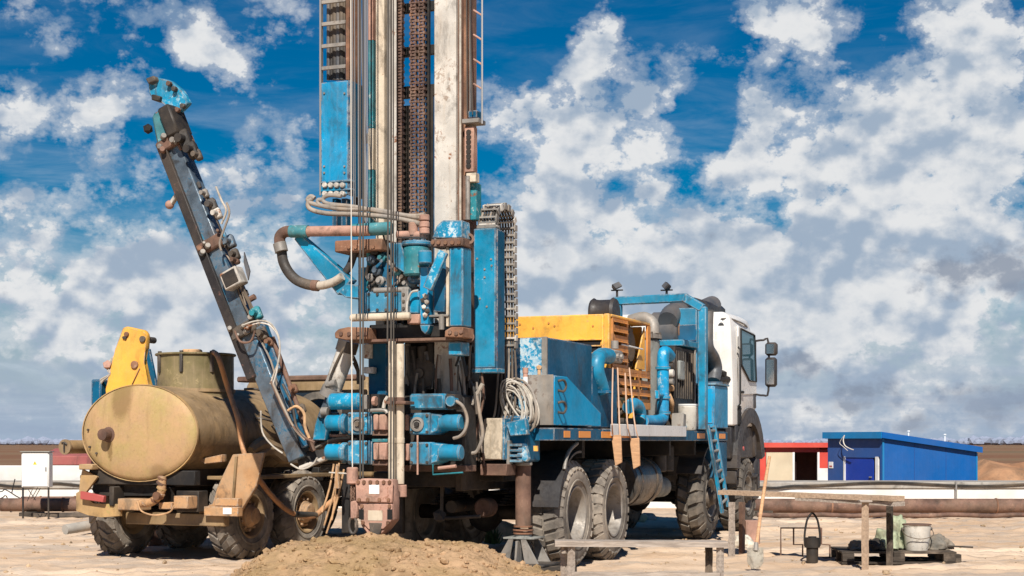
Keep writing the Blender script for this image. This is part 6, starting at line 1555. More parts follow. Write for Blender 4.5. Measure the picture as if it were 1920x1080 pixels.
# hoses on the boom
for pts, r, mat in (([(455, 610), (480, 602), (505, 605), (522, 630), (524, 670), (514, 700), (507, 720)], 0.010, 'hose_pale'), ([(458, 616), (485, 606), (508, 612), (524, 640), (520, 690), (512, 720)], 0.009, 'white_worn'),
                    ([(425, 380), (430, 400), (420, 430), (412, 455), (415, 470)], 0.012, 'hose_grey'), ([(405, 350), (415, 375), (424, 395), (415, 420)], 0.012, 'hose_pale'),
                    ([(440, 620), (450, 640), (470, 640), (478, 620)], 0.012, 'rust_brown'), ([(512, 720), (530, 760), (550, 800), (572, 825)], 0.014, 'hose_grey'), ([(508, 715), (535, 775), (560, 812), (590, 830)], 0.014, 'rust_brown'),
                    ([(489, 770), (492, 810), (510, 835), (530, 850)], 0.009, 'hose_pale'), ([(545, 870), (565, 880), (585, 872), (595, 858)], 0.010, 'hose_pale'), ([(540, 770), (556, 762), (570, 775), (572, 800), (580, 822)], 0.016, 'leather'),
                    ([(530, 720), (548, 760), (556, 800), (574, 822)], 0.014, 'hose_black')):
    rt('boom_hose', pts, SB - 0.25, r, mat, 7, 4, boom)
br_ = random.Random(5)
for i in range(34):
    f_ = br_.uniform(0.05, 0.98); sd2 = br_.choice((0.11, 0.14, 0.17, -0.05)) + br_.uniform(-0.02, 0.03); s_ = br_.uniform(0.015, 0.035)
    q = on(f_, sd2, br_.uniform(0.02, 0.13)); b = B()
    if i % 3: b.bar(q - axv * s_ * 1.6, q + axv * s_ * 1.6, s_ * 1.6, s_ * 1.6, (1, 0.2, 0), 0.006)
    else: b.cyl(q, q + sdv * (s_ * 2.4), s_, n=8, bev=0.004)
    P('boom_clip', b, br_.choice(['iron', 'rust_brown', 'chrome_worn', 'blue_worn', 'black_steel']), boom)
for i in range(7):
    f0_ = br_.uniform(0.1, 0.75); L_ = br_.uniform(0.12, 0.25); o_ = br_.uniform(0.11, 0.16)
    b = B(); b.tube([on(f0_, o_, 0.1), on(f0_ + L_ * 0.3, o_ + br_.uniform(0.02, 0.06), 0.13), on(f0_ + L_ * 0.7, o_ + br_.uniform(-0.01, 0.05), 0.12), on(f0_ + L_, o_, 0.09)], br_.uniform(0.008, 0.013), 7, 4); P('boom_hose', b, br_.choice(['hose_black', 'hose_grey', 'hose_black']), boom)
b = B(); b.bar(bp(560, 862, SB + 0.05), bp(640, 850, -2.1), 0.16, 0.14, (0, 1, 0), 0.01); P('boom_mount', b, 'black_steel', boom)

# ================================================================== tank truck on the left
TF = Frame(-4.55, 19.5, 25.0)
tk = thing('tank_truck', 'dusty tan water tank truck with an oval tank, seen from behind on the left', 'truck', (-4.55, 19.5, 0), -R_(25))
def T(name, b, mat, parent=None, **k): return part(name, b, mat, tk if parent is None else parent, **k)
Rt, St = TF.R, TF.S
ca, cb_ = 0.86, 0.585                       # half width, half height of the oval
tz = 1.555
TLn = 3.1
def oval(y, ka=1.0): return [Vector((ca * ka * math.cos(2 * math.pi * k / 56), y, tz + cb_ * ka * math.sin(2 * math.pi * k / 56))) for k in range(56)]
b = B()
rings = [oval(0.02, 0.995), oval(0.05, 1.0)] + [oval(0.05 + (TLn - 0.1) * i / 8) for i in range(1, 9)] + [oval(TLn, 0.97), oval(TLn + 0.09, 0.85), oval(TLn + 0.14, 0.6)]
loft(b, rings)
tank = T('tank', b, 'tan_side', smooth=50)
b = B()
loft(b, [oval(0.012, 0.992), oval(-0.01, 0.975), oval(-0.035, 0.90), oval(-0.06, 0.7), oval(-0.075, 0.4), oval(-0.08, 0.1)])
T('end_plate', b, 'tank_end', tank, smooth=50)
b = B()
v0 = [b.bm.verts.new(p) for p in oval(0.0, 1.0)]; v1 = [b.bm.verts.new(p) for p in oval(0.0, 1.018)]; v2 = [b.bm.verts.new(p) for p in oval(0.03, 1.018)]; v3 = [b.bm.verts.new(p) for p in oval(0.03, 1.0)]
for p, q in ((v0, v1), (v1, v2), (v2, v3)):
    for k in range(56): b.bm.faces.new([p[k], p[(k + 1) % 56], q[(k + 1) % 56], q[k]])
T('end_seam', b, 'tan', tank, smooth=30)
for y in (1.05, 2.1):
    b = B()
    v0 = [b.bm.verts.new(p) for p in oval(y, 1.001)]; v1 = [b.bm.verts.new(p) for p in oval(y, 1.010)]; v2 = [b.bm.verts.new(p) for p in oval(y + 0.05, 1.010)]; v3 = [b.bm.verts.new(p) for p in oval(y + 0.05, 1.001)]
    for p, q in ((v0, v1), (v1, v2), (v2, v3)):
        for k in range(56): b.bm.faces.new([p[k], p[(k + 1) % 56], q[(k + 1) % 56], q[k]])
    T('tank_band', b, 'tan_side', tank, smooth=30)
# filler dome
hq = Rt(367, 700, 1.05)
hx = hq.x
b = B(); b.cyl((hx, 1.05, tz + 0.35), (hx, 1.05, zat(668, 20.4)), 0.48, n=40); dome = T('filler_dome', b, 'olive')
zt0 = zat(668, 20.4)
b = B(); b.cyl((hx, 1.05, zt0 + 0.001), (hx, 1.05, zt0 + 0.03), 0.51, n=40, bev=0.008); T('dome_lid', b, 'olive', dome)
b = B(); b.cyl((hx - 0.02, 1.0, zt0 + 0.03), (hx - 0.02, 1.0, zt0 + 0.085), 0.13, n=20, bev=0.015); T('lid_cap', b, 'leather', dome)
for a in (-120, -75, -30):
    x, y = hx + 0.485 * math.cos(R_(a)), 1.05 + 0.485 * math.sin(R_(a))
    b = B(); b.box(x - 0.02, x + 0.02, y - 0.02, y + 0.02, zt0 - 0.22, zt0 + 0.05, 0.005); T('lid_latch', b, 'iron', dome)
b = B(); b.cyl((hx, 1.05, tz + 0.52), (hx, 1.05, tz + 0.56), 0.50, n=40); T('dome_foot', b, 'tan_side', dome)
# spigot on the end plate
q = Rt(203, 815, -0.08)
b = B(); b.lathe(q + Vector((0, 0.03, 0)), (0, -1, 0), [(0, 0.10), (0.03, 0.095), (0.04, 0.07), (0.10, 0.065), (0.11, 0.075), (0.15, 0.07), (0.16, 0.0)], 20); T('end_spigot', b, 'rust_brown', tank)
for px, py in ((165, 806), (168, 838), (181, 850)):
    q = Rt(px, py, -0.055); b = B(); b.cyl(q + Vector((0, 0.03, 0)), q - Vector((0, 0.012, 0)), 0.014, n=8); T('plug', b, 'iron', tank)
# hand hoops on the tank's flank
for px, py in ((485, 745), (497, 800)):
    q = St(px, py, ca + 0.01)
    b = B(); b.tube([q + Vector((-0.12, -0.14, 0.10)), q + Vector((0.04, -0.10, 0.10)), q + Vector((0.06, 0.14, 0.05)), q + Vector((-0.06, 0.18, 0.0))], 0.016, 8, 4); T('hand_hoop', b, 'iron', tank)
# drain valve under the tank
def rtk(name, pts, sy, r, mat, n=10, sm=4, parent=None, radii=None):
    b = B(); b.tube([Rt(p[0], p[1], p[2] if len(p) > 2 else sy) for p in pts], r, n, sm, radii=radii); return T(name, b, mat, parent)
def rbk(name, x0, y0, x1, y1, sy, dep, mat, bev=0.008, parent=None):
    b = B(); b.rbox(TF, x0, y0, x1, y1, sy, dep, bev); return T(name, b, mat, parent)
dv = rtk('drain_valve', [(304, 893), (304, 906), (303, 920), (296, 932), (282, 942), (262, 944)], -0.12, 0.05, 'orange_tan', 14, 4)
for px, py, r, mat in ((304, 897, 0.058, 'rust'), (303, 906, 0.066, 'rust_brown'), (303, 916, 0.062, 'tan'), (302, 926, 0.052, 'orange_tan'), (290, 938, 0.056, 'rust'), (272, 944, 0.058, 'orange_tan'), (264, 944, 0.05, 'rust_brown')):
    q = Rt(px, py, -0.12); b = B(); b.cyl(q - Vector((0.008, 0, 0.014)), q + Vector((0.008, 0, 0.014)), r, n=8, bev=0.005); T('valve_flange', b, mat, dv)
b = B(); q = Rt(292, 930, -0.2); b.cyl(q, q + Vector((0, 0.1, 0)), 0.05, n=14); T('valve_wheel', b, 'rust', dv)
rtk('chain_loop', [(258, 940), (265, 958), (290, 966), (318, 960), (326, 948)], -0.2, 0.010, 'leather', 6, 4, dv)
# frame, axles, wheels
for sx_ in (-1, 1):
    b = B(); b.box(sx_ * 0.38 - 0.035, sx_ * 0.38 + 0.035, -0.05, 6.6, 0.66, 0.90, 0.01); T('chassis_rail', b, 'chassis')
    b = B(); b.box(sx_ * 0.5 - 0.06, sx_ * 0.5 + 0.06, 0.1, TLn, 0.901, 1.16, 0.01); T('tank_saddle', b, 'chassis')
for y in (0.1, 1.5, 2.9):
    b = B(); b.box(-0.8, 0.8, y - 0.06, y + 0.06, 0.92, 1.10, 0.01); T('cross_member', b, 'chassis')
WA = (0.85, 2.12, 5.4)
for y in WA:
    b = B(); b.cyl((-0.8, y, 0.53), (0.8, y, 0.53), 0.075, n=12); b.ball((0, y, 0.53), 0.21, 2); T('axle', b, 'chassis')
for sx_ in (-1, 1):
    b = B(); b.box(sx_ * 0.55 - 0.05, sx_ * 0.55 + 0.05, 0.7, 2.3, 0.56, 0.62, 0.01); T('leaf_spring', b, 'chassis')
tw_ = make_wheel(tk, (0.90, WA[0], 0.53), 0.515, 0.36, 0.26, 20, 'convex', 'tan_side', 'rubber_dusty', 'orange_tan', 'slant', 0.032)
for t_, y, rz in ((0.90, WA[1], 0), (-0.90, WA[0], math.pi), (-0.90, WA[1], math.pi), (0.90, WA[2], 0), (-0.90, WA[2], math.pi)): copy_wheel(tw_, tk, (t_, y, 0.53), rz, y)
# rear bumper beam, lamps, brackets
rbk('rear_beam', 220, 935, 260, 957, -0.05, 0.25, 'orange_tan', 0.01)
b = B(); b.rprism(TF, [(142, 958), (142, 925), (150, 920), (175, 945), (225, 945), (225, 968), (190, 970), (165, 966)], -0.02, 0.05, 0.006); T('bumper_plate', b, 'tan')
rbk('beam_end', 325, 930, 352, 954, -0.10, 0.2, 'orange_tan', 0.01)
rbk('beam_bracket', 297, 942, 322, 955, -0.08, 0.14, 'orange_tan', 0.008)
rbk('under_beam', 235, 962, 420, 985, 0.25, 0.12, 'tan_side', 0.01)
rbk('under_plate', 330, 920, 372, 960, 0.1, 0.2, 'chassis', 0.01)
b = B(); b.rprism(TF, [(150, 921), (194, 930), (193, 942), (150, 936)], -0.10, 0.06, 0.006); T('tail_lamp', b, 'red_lens')
b = B(); b.rprism(TF, [(154, 880), (182, 894), (160, 925), (148, 922), (150, 900)], -0.02, 0.04, 0.004); T('lamp_bracket', b, 'tan')
b = B(); q = Rt(158, 873, -0.05); b.box(q.x - 0.05, q.x + 0.16, -0.1, 0.1, q.z - 0.05, q.z + 0.02, 0.012); T('lamp_bracket', b, 'tan')
b = B(); b.rprism(TF, [(178, 896), (195, 888), (240, 905), (300, 912), (296, 930), (180, 930), (172, 918)], 0.15, 0.04, 0.004); T('shade_plate', b, 'chassis')
# side lockers and mud flaps on the right rear
b = B(); b.rprism(TF, [(436, 852), (495, 848), (480, 912), (447, 966), (372, 970), (372, 955), (400, 945), (406, 915)], 0.30, 0.05, 0.008); fl = T('mud_flap', b, 'orange_tan')
b = B(); b.rprism(TF, [(440, 856), (444, 856), (438, 940), (434, 940)], 0.27, 0.025, 0.002); T('flap_rib', b, 'tan_side', fl)
rbk('flap_plate', 402, 934, 446, 949, 0.20, 0.09, 'orange_tan', 0.006, fl)
rbk('flap_plate', 382, 950, 446, 968, 0.16, 0.10, 'orange_tan', 0.006, fl)
b = B(); b.rprism(TF, [(418, 952), (434, 952), (434, 964), (418, 964)], 0.155, 0.004, 0); T('flap_label', b, 'paper', fl, smooth=0)
b = B(); b.rprism(TF, [(370, 862), (416, 852), (416, 866), (384, 870)], 0.3, 0.1, 0.006); T('tank_strap_end', b, 'orange_tan')
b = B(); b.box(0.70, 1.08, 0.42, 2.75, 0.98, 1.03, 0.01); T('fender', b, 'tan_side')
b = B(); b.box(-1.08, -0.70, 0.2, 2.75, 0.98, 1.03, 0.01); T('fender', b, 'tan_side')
for pts in ([(470, 845), (490, 832), (512, 838), (540, 850)], [(480, 856), (505, 842), (530, 858), (560, 858)]):
    q = [St(x, y, 0.95) for x, y in pts]; b = B(); b.tube(q, 0.07, 8, 4, radii=[0.05, 0.09, 0.08, 0.05]); T('folded_canvas', b, 'tan_side')
# long tube holder on the left flank
q = Rt(124, 838, -0.05); 
b = B(); b.cyl((q.x, -0.05, q.z), (q.x, 2.6, q.z), 0.085, n=20); hs_ = T('hose_tube', b, 'tan')
b = B(); b.lathe((q.x, -0.05, q.z), (0, -1, 0), [(0, 0.095), (0.03, 0.095), (0.03, 0.075), (0.02, 0.0)], 20); T('tube_cap', b, 'tan_side', hs_)
b = B(); b.tube([(q.x - 0.04, -0.085, q.z + 0.05), (q.x, -0.09, q.z + 0.06), (q.x, -0.09, q.z - 0.06)], 0.010, 6, 1); b.tube([(q.x, -0.09, q.z + 0.06), (q.x + 0.04, -0.085, q.z + 0.03)], 0.010, 6, 1); T('cap_handle', b, 'iron', hs_)
for y in (0.4, 1.8):
    b = B(); b.box(q.x + 0.06, -0.6, y - 0.03, y + 0.03, q.z - 0.12, q.z - 0.07, 0.004); T('tube_bracket', b, 'iron', hs_)
# cab, mostly hidden by the drilling gear
b = B()
cabr = lambda z, k, y0, y1: [Vector((x * k, y, z)) for x, y in ((-1.1, y0), (1.1, y0), (1.1, y1), (-1.1, y1))]
loft(b, [cabr(0.95, 1, 3.75, 5.2), cabr(1.75, 1, 3.75, 5.2), cabr(2.30, 0.93, 3.78, 4.95), cabr(2.37, 0.88, 3.85, 4.85)]); b._bev(list(b.bm.verts), 0.05, 2); tcab = T('cab', b, 'tan_side', smooth=50)
b = B(); b.box(-0.7, 0.7, 3.735, 3.745, 1.75, 2.15, 0); T('rear_window', b, 'glass', tcab)
b = B(); b.box(1.075, 1.095, 4.0, 4.75, 1.70, 2.2, 0.01); T('side_window', b, 'glass', tcab)
b = B(); b.box(-0.75, 0.75, 5.2, 6.7, 0.95, 1.6, 0.08); T('bonnet', b, 'tan_side')
q = St(662, 722, 1.0); b = B(); b.lathe((0.45, 3.45, 1.75), (0.3, -1, 0), [(-0.1, 0.3), (-0.1, 0.40), (0.1, 0.40), (0.1, 0.3)], 28, closed=True); T('spare_wheel', b, 'rubber')
b = B(); b.box(-0.9, 1.1, 3.35, 3.6, 2.30, 2.38, 0.02); T('cab_rack', b, 'rust_brown')
# orange hose from the filler down to the ground by the wheels
oh = [Rt(400, 660, 0.85), Rt(410, 672, 0.62), St(428, 730, 0.72), St(446, 785, 0.98), St(453, 830, 1.02), St(466, 868, 1.16), St(500, 918, 1.22), St(530, 950, 1.26), St(556, 966, 1.30)]
b = B(); b.tube(oh, 0.033, 10, 6)
hose = part('water_hose', b, 'hose_orange', smooth=60); hose.location = tk.location; hose.rotation_euler = tk.rotation_euler
tag(hose, 'orange hose hanging from the filler dome over the flank of the tank truck', 'hose')
b = B(); b.tube([oh[-1] + Vector((-0.02, -0.01, 0.01)), St(575, 968, 1.33), St(592, 966, 1.36), St(610, 950, 1.38), St(632, 932, 1.38)], 0.036, 10, 4)
o = part('hose_end', b, 'hose_orange', hose)
b = B(); b.cyl(St(552, 964, 1.30), St(592, 966, 1.36), 0.040, n=10); part('hose_coupling', b, 'hose_black', hose)

# ================================================================== yellow crane folded behind the tank
KF = Frame(-5.3, 22.2, 18.0)
kr = thing('loader_crane', 'yellow loader crane column standing behind the oval tank on the left', 'crane', (-5.3, 22.2, 0), -R_(18))
out = [(204, 800), (196, 730), (216, 655), (230, 615), (238, 612), (270, 619), (276, 628), (273, 655), (268, 680), (281, 722), (290, 800)]
b = B(); b.prism([KF.R(x, y, 0.0) for x, y in out], (0, 0.10, 0), 0.02); part('crane_arm', b, 'yellow', kr)
b = B(); b.prism([KF.R(x, y, 0.24) for x, y in out], (0, 0.05, 0), 0.01); part('crane_arm', b, 'yellow', kr)
for px, py, r, mat in ((238, 627, .035, 'rust'), (268, 636, .045, 'iron'), (253, 684, .055, 'rust'), (233, 633, .02, 'iron'), (236, 634, .02, 'iron')):
    q = KF.R(px, py, 0.0); b = B(); b.cyl(q - Vector((0, 0.03, 0)), q + Vector((0, 0.30, 0)), r, n=14, bev=0.006); part('pivot_pin', b, mat, kr)
b = B(); b.bar(KF.R(262, 690, -0.012), KF.R(247, 722, -0.012), 0.012, 0.012); part('lock_cable', b, 'rust', kr)
b = B(); b.bar(KF.R(277, 655, 0.1), KF.R(292, 730, 0.1), 0.05, 0.08, (0, 1, 0), 0.008); part('crane_ram', b, 'blue_dark', kr)
for dx in (0, 5, 9):
    b = B(); b.tube([KF.R(271 + dx * 0.3, 664, 0.12), KF.R(276 + dx, 690, 0.12), KF.R(283 + dx, 728, 0.12)], 0.014, 7, 3); part('crane_hose', b, 'hose_black', kr)
for i in range(4):
    b = B(); b.tube([KF.R(214 - i, 668 + 4 * i, 0.02), KF.R(202, 684 + 3 * i, 0.0), KF.R(206, 702, 0.0), KF.R(192 - 2 * i, 715, 0.02), KF.R(178, 740, 0.04)], 0.014, 7, 4); part('crane_hose', b, ('hose_pale', 'white_worn', 'hose_grey', 'hose_pale')[i], kr)
q = KF.R(202, 685, 0.0); b = B(); b.ball(q, 0.07, 1, jit=0.1); part('hose_joint', b, 'rust_pink', kr)
q = KF.R(181, 722, 0.05); b = B(); b.box(q.x - 0.06, q.x + 0.10, 0.0, 0.2, q.z - 0.3, q.z + 0.08, 0.02); part('control_box', b, 'blue_dark', kr)
q0, q1 = KF.R(200, 800, 0.05), KF.R(292, 800, 0.05)
b = B(); b.box(q0.x, q1.x, -0.05, 0.35, 0.0, q0.z + 0.05, 0.03); part('crane_base', b, 'rust_brown', kr)

# ================================================================== heap of drilled soil under the mast
def soil_heap():
    X0, Y0 = xat(735, 16.1), 16.0
    bm = bmesh.new(); nx_, ny_ = 150, 110; rows = []
    prof = [(430, 1082), (455, 1062), (490, 1040), (520, 1020), (545, 1013), (600, 1009), (650, 1005), (700, 999), (740, 1003), (790, 1010), (850, 1011), (880, 1010), (905, 1018), (925, 1034), (960, 1050), (1000, 1062), (1040, 1074), (1080, 1084)]
    def top(x):
        px = CX + x / 16.1 * FPX
        if px <= prof[0][0]: return zat(prof[0][1], 16.1) - 0.3 * (prof[0][0] - px) / 100
        for (a, ya), (c, yc_) in zip(prof[:-1], prof[1:]):
            if px <= c: return zat(ya + (yc_ - ya) * (px - a) / (c - a), 16.1)
        return zat(prof[-1][1], 16.1) - 0.3 * (px - prof[-1][0]) / 100
    for j in range(ny_ + 1):
        r = []
        for i in range(nx_ + 1):
            x = X0 + (i / nx_ - 0.5) * 5.0; y = Y0 + (j / ny_ - 0.5) * 3.0
            v = (y - Y0) / 1.5
            ridge = max(0.0, 1 - abs(v) ** 1.7)
            h = max(-0.05, top(x)) * ridge ** 0.8
            e = min(1, 8 * (1 - abs(v)), max(0, h) * 8)
            z = h + e * (0.050 * mnoise.fractal(Vector((x * 2.4, y * 2.4, 5.1)), 0.85, 2.1, 5) + 0.020 * mnoise.fractal(Vector((x * 13, y * 13, 2.0)), 0.6, 2, 4))
            r.append(bm.verts.new((x - X0, y - Y0, z - 0.03)))
        rows.append(r)
    for j in range(ny_):
        for i in range(nx_): bm.faces.new([rows[j][i], rows[j][i + 1], rows[j + 1][i + 1], rows[j + 1][i]])
    return bm, X0, Y0, top
m, t, bb = bsdf_mat('drilled_soil')
oc = t.n('ShaderNodeTexCoord').outputs['Object']
n1 = t.noise(oc, 1.6, 7, 0.62)[0]; n2 = t.noise(oc, 14.0, 9, 0.7)[0]; n3 = t.noise(oc, 55.0, 5, 0.7)[0]
c = t.mix(t.rng(n1, 0.35, 0.65), (0.36, 0.24, 0.12), (0.52, 0.335, 0.195))
nd_ = t.noise(oc, 3.3, 6, 0.62, 0.6)[0]
c = t.mix(t.math('MULTIPLY', t.rng(nd_, 0.52, 0.66), 0.6), c, (0.23, 0.15, 0.08))
c = t.mix(t.math('MULTIPLY', t.rng(n2, 0.48, 0.70), 0.65), c, (0.235, 0.15, 0.075))
c = t.mix(t.math('MULTIPLY', t.rng(n3, 0.56, 0.70), 0.6), c, (0.60, 0.44, 0.25))
t.link(c, bb.inputs['Base Color']); bb.inputs['Roughness'].default_value = 0.95; bb.inputs['Specular IOR Level'].default_value = 0.1
bp_n = t.n('ShaderNodeBump'); bp_n.inputs['Strength'].default_value = 0.9; bp_n.inputs['Distance'].default_value = 0.03
t.link(t.math('ADD', n2, t.math('MULTIPLY', n3, 0.6)), bp_n.inputs['Height']); t.link(bp_n.outputs[0], bb.inputs['Normal'])
bm, hx0, hy0, htop = soil_heap()
heap = part('soil_heap', bm, 'drilled_soil', smooth=70); heap.location = (hx0, hy0, 0)
tag(heap, 'broad heap of brown drilled soil under the mast in the foreground', 'soil heap')
b = B()
for i in range(1500):
    x = rnd.uniform(-2.3, 2.3); v = rnd.uniform(-0.75, 0.45)
    z = max(-0.05, htop(x + hx0)) * max(0, 1 - abs(v) ** 1.7) ** 0.8
    if z < 0.02: continue
    r = rnd.choice((0.005, 0.006, 0.007, 0.008, 0.008, 0.010, 0.010, 0.012, 0.014, 0.018, 0.022, 0.034)) * rnd.uniform(0.7, 1.3)
    zz = z + 0.050 * mnoise.fractal(Vector(((x + hx0) * 2.4, (v * 1.5 + hy0) * 2.4, 5.1)), 0.85, 2.1, 5) - 0.03
    b.ball((x, v * 1.5, zz + r * 0.3), r, 1, (rnd.uniform(0.8, 1.4), rnd.uniform(0.8, 1.4), rnd.uniform(0.6, 1.0)), 0.25)
part('soil_clods', b, 'drilled_soil', heap, kind='stuff', smooth=0)
# heap of light soil seen through the gap under the truck, with a few weeds
b = B(); gx, gy = xat(938, 23.5), 23.5
b.ball((0, 0, 0.02), 0.32, 3, (1.1, 0.9, 0.85), 0.05)
o = part('soil_heap', b, 'clod', smooth=60); o.location = (gx, gy, 0); tag(o, 'small pale mound of earth behind the truck jack', 'soil heap')
paint('weed', (0.10, 0.13, 0.03), 0.3, None, 0, 0, 0.1, 0.7, scale=6)
b = B()
for i in range(60):
    a = rnd.uniform(0, 6.28); r = rnd.uniform(0, 0.12); p = Vector((r * math.cos(a), r * math.sin(a), 0.0)); q = p + Vector((rnd.uniform(-0.1, 0.1), rnd.uniform(-0.1, 0.1), rnd.uniform(0.1, 0.28)))
    b.hexa([p, p + Vector((0.02, 0, 0)), p + Vector((0.02, 0.004, 0)), p + Vector((0, 0.004, 0)), q, q + Vector((0.008, 0, 0)), q + Vector((0.008, 0.004, 0)), q + Vector((0, 0.004, 0))])
o = part('weed', b, 'weed', kind='stuff', smooth=0); o.location = (xat(922, 22.6), 22.6, 0)

# ================================================================== things hanging from the hoist ropes
HS = -2.95
hk = thing('elevator_block', 'rusty pink steel elevator block hanging on two ropes under the mast', 'hoist block', rig.location.copy(), -R_(21.8))
def hr(px, py, s=HS): return Rp(px, py, s)
b = B(); b.rprism(DF, [(667, 900), (680, 897), (734, 899), (736, 940), (737, 975), (720, 995), (714, 1004), (690, 1003), (676, 985), (673, 942), (665, 938)], HS, 0.16, 0.012); part('block_body', b, 'rust_pink', hk)
b = B(); b.rprism(DF, [(666, 901), (736, 900), (735, 943), (667, 941)], HS - 0.03, 0.028, 0.008); part('front_plate', b, 'rust_pink', hk)
b = B(); b.rprism(DF, [(675, 945), (735, 945), (735, 975), (719, 992), (691, 993), (676, 976)], HS - 0.022, 0.02, 0.006); part('lower_plate', b, 'rust_pink', hk)
b = B(); b.rbox(DF, 692, 909, 711, 926, HS - 0.034, 0.003, 0); part('paper_label', b, 'paper', hk)
b = B(); b.rbox(DF, 690, 957, 717, 976, HS - 0.026, 0.003, 0); part('worn_patch', b, 'cream', hk)
for x0, x1 in ((673, 682), (726, 735)):
    b = B(); b.rbox(DF, x0, 955, x1, 974, HS - 0.026, 0.003, 0); part('slot', b, 'hollow', hk)
b = B(); b.rprism(DF, [(691, 980), (717, 980), (712, 1002), (703, 1006), (694, 1001)], HS - 0.026, 0.03, 0.006); part('block_tip', b, 'iron', hk)
b = B(); b.bolts([hr(x, 904, HS - 0.03) for x in (672, 683, 695, 708, 720, 731)] + [hr(x, 937, HS - 0.03) for x in (674, 690, 712, 729)] + [hr(x, y, HS - 0.022) for x, y in ((679, 949), (731, 949), (681, 980), (728, 980))], (0, -1, 0), 0.020, 0.016); part('bolt', b, 'rust', hk, kind='stuff')
wt2 = thing('rope_weight', 'small rusty cylinder weight with a chain, hanging left of the elevator block', 'weight', rig.location.copy(), -R_(21.8))
b = B(); b.cyl(hr(661, 908), hr(661, 876), 0.060, n=18, bev=0.012); part('weight_body', b, 'rust_pink', wt2)
for k in range(6):
    q0, q1 = hr(660 + (k % 2), 908 + 5 * k), hr(661, 916 + 5 * k)
    b = B(); u_ = Vector((1, 0, 0)) if k % 2 else Vector((0, 1, 0)); mdl = (q0 + q1) / 2
    b.tube([mdl + u_ * 0.022 * math.cos(a) + Vector((0, 0, 0.034 * math.sin(a))) for a in [i * math.pi / 4 for i in range(9)]], 0.008, 6, 1, caps=False); part('chain_link', b, 'rust_brown', wt2)
b = B(); b.rprism(DF, [(656, 940), (669, 938), (670, 972), (656, 974)], HS - 0.02, 0.08, 0.012); part('link_plate', b, 'rust_pink', wt2)
q = hr(662, 985); b = B(); b.tube([q + Vector((0.045 * math.cos(a), 0, 0.085 * math.sin(a))) for a in [i * math.pi / 6 for i in range(13)]], 0.016, 8, 1, caps=False); part('shackle', b, 'iron', wt2)

# ================================================================== timber bench in the foreground
def plankpts(b, p0, p1, wd, th, bev=0.006, seg=10, jit=0.004, seed=0):
    """a sawn board whose edges wander a little"""
    p0, p1 = Vector(p0), Vector(p1); ax = (p1 - p0).normalized(); side = Vector((ax.y, -ax.x, 0)).normalized(); up = side.cross(ax) * 1.0
    if up.z < 0: up = -up
    rings = []
    for i in range(seg + 1):
        c_ = p0.lerp(p1, i / seg); j = [mnoise.noise(Vector((i * 0.9 + seed, k * 3.1, seed))) * jit for k in range(4)]
        rings.append([c_ + side * (a * (wd / 2 + j[k])) + up * (q * (th / 2 + j[k] * 0.6)) for k, (a, q) in enumerate(((-1, -1), (1, -1), (1, 1), (-1, 1)))])
    loft(b, rings); return b
by = 15.5
bn = thing('bench', 'rough timber bench with a grey plank top in front of the rear wheels', 'bench', (xat(1200, by), by, 0))
o_ = bn.location
def bl_(px, py, Y=by): return Vector((xat(px, Y) - o_.x, Y - o_.y, zat(py, Y)))
b = plankpts(B(), bl_(1040, 1018), bl_(1362, 1020), 0.26, 0.055, seed=3, jit=0.008); part('seat', b, 'plank_grey', bn)
for px, Y, mat in ((1058, by + 0.09, 'plank_grey'), (1071, by - 0.07, 'plank_grey'), (1329, by + 0.09, 'plank_dark'), (1350, by - 0.07, 'plank_grey')):
    q = bl_(px, 1023, Y); x = q.x
    b = plankpts(B(), (x, Y - o_.y, -0.01), (x + 0.001, Y - o_.y + 0.001, 0.452), 0.055, 0.05, seed=px, jit=0.004); part('leg', b, mat, bn)
b = plankpts(B(), bl_(1072, 1076, by - 0.11), bl_(1349, 1078, by - 0.11), 0.05, 0.04, seed=9); part('stretcher', b, 'plank_grey', bn)
b = plankpts(B(), bl_(1056, 1030, by) + Vector((0, -0.08, -0.02)), bl_(1072, 1030, by) + Vector((0, 0.08, -0.02)), 0.04, 0.03, seed=5); part('cleat', b, 'plank_grey', bn)

# ================================================================== long trestle plank
tr = thing('trestle_plank', 'long weathered plank on timber posts right of the truck, like a rail', 'trestle', (3.5, 19.3, 0))
o2 = tr.location
def tl(px, py, Y): return Vector((xat(px, Y) - o2.x, Y - o2.y, zat(py, Y)))
pA, pB = tl(1358, 923, 20.2), tl(1684, 935, 18.2)
b = plankpts(B(), pA, pB, 0.24, 0.055, seed=12, jit=0.008, seg=16); part('rail_plank', b, 'plank', tr)
b = plankpts(B(), tl(1500, 934, 19.25), pB + Vector((0.02, 0.0, -0.06)), 0.20, 0.05, seed=17, jit=0.008); part('under_plank', b, 'plank_grey', tr)
for px, Y, ztop, mat in ((1622, 18.12, None, 'plank'), (1668, 18.65, None, 'plank_dark'), (1372, 20.0, None, 'plank_grey'), (1391, 20.6, None, 'rust_brown')):
    x = xat(px, Y) - o2.x; zt_ = zat(937, Y) - 0.03
    b = plankpts(B(), (x, Y - o2.y, -0.03), (x + 0.002, Y - o2.y + 0.002, zt_), 0.06, 0.055, seed=px, jit=0.005, seg=8); part('post', b, mat, tr)
b = B(); x = xat(1622, 18.12) - o2.x; b.box(x - 0.07, x + 0.07, 18.05 - o2.y, 18.19 - o2.y, zat(937, 18.12) - 0.029, zat(937, 18.12) - 0.005, 0.006); part('post_cap', b, 'plank_grey', tr)

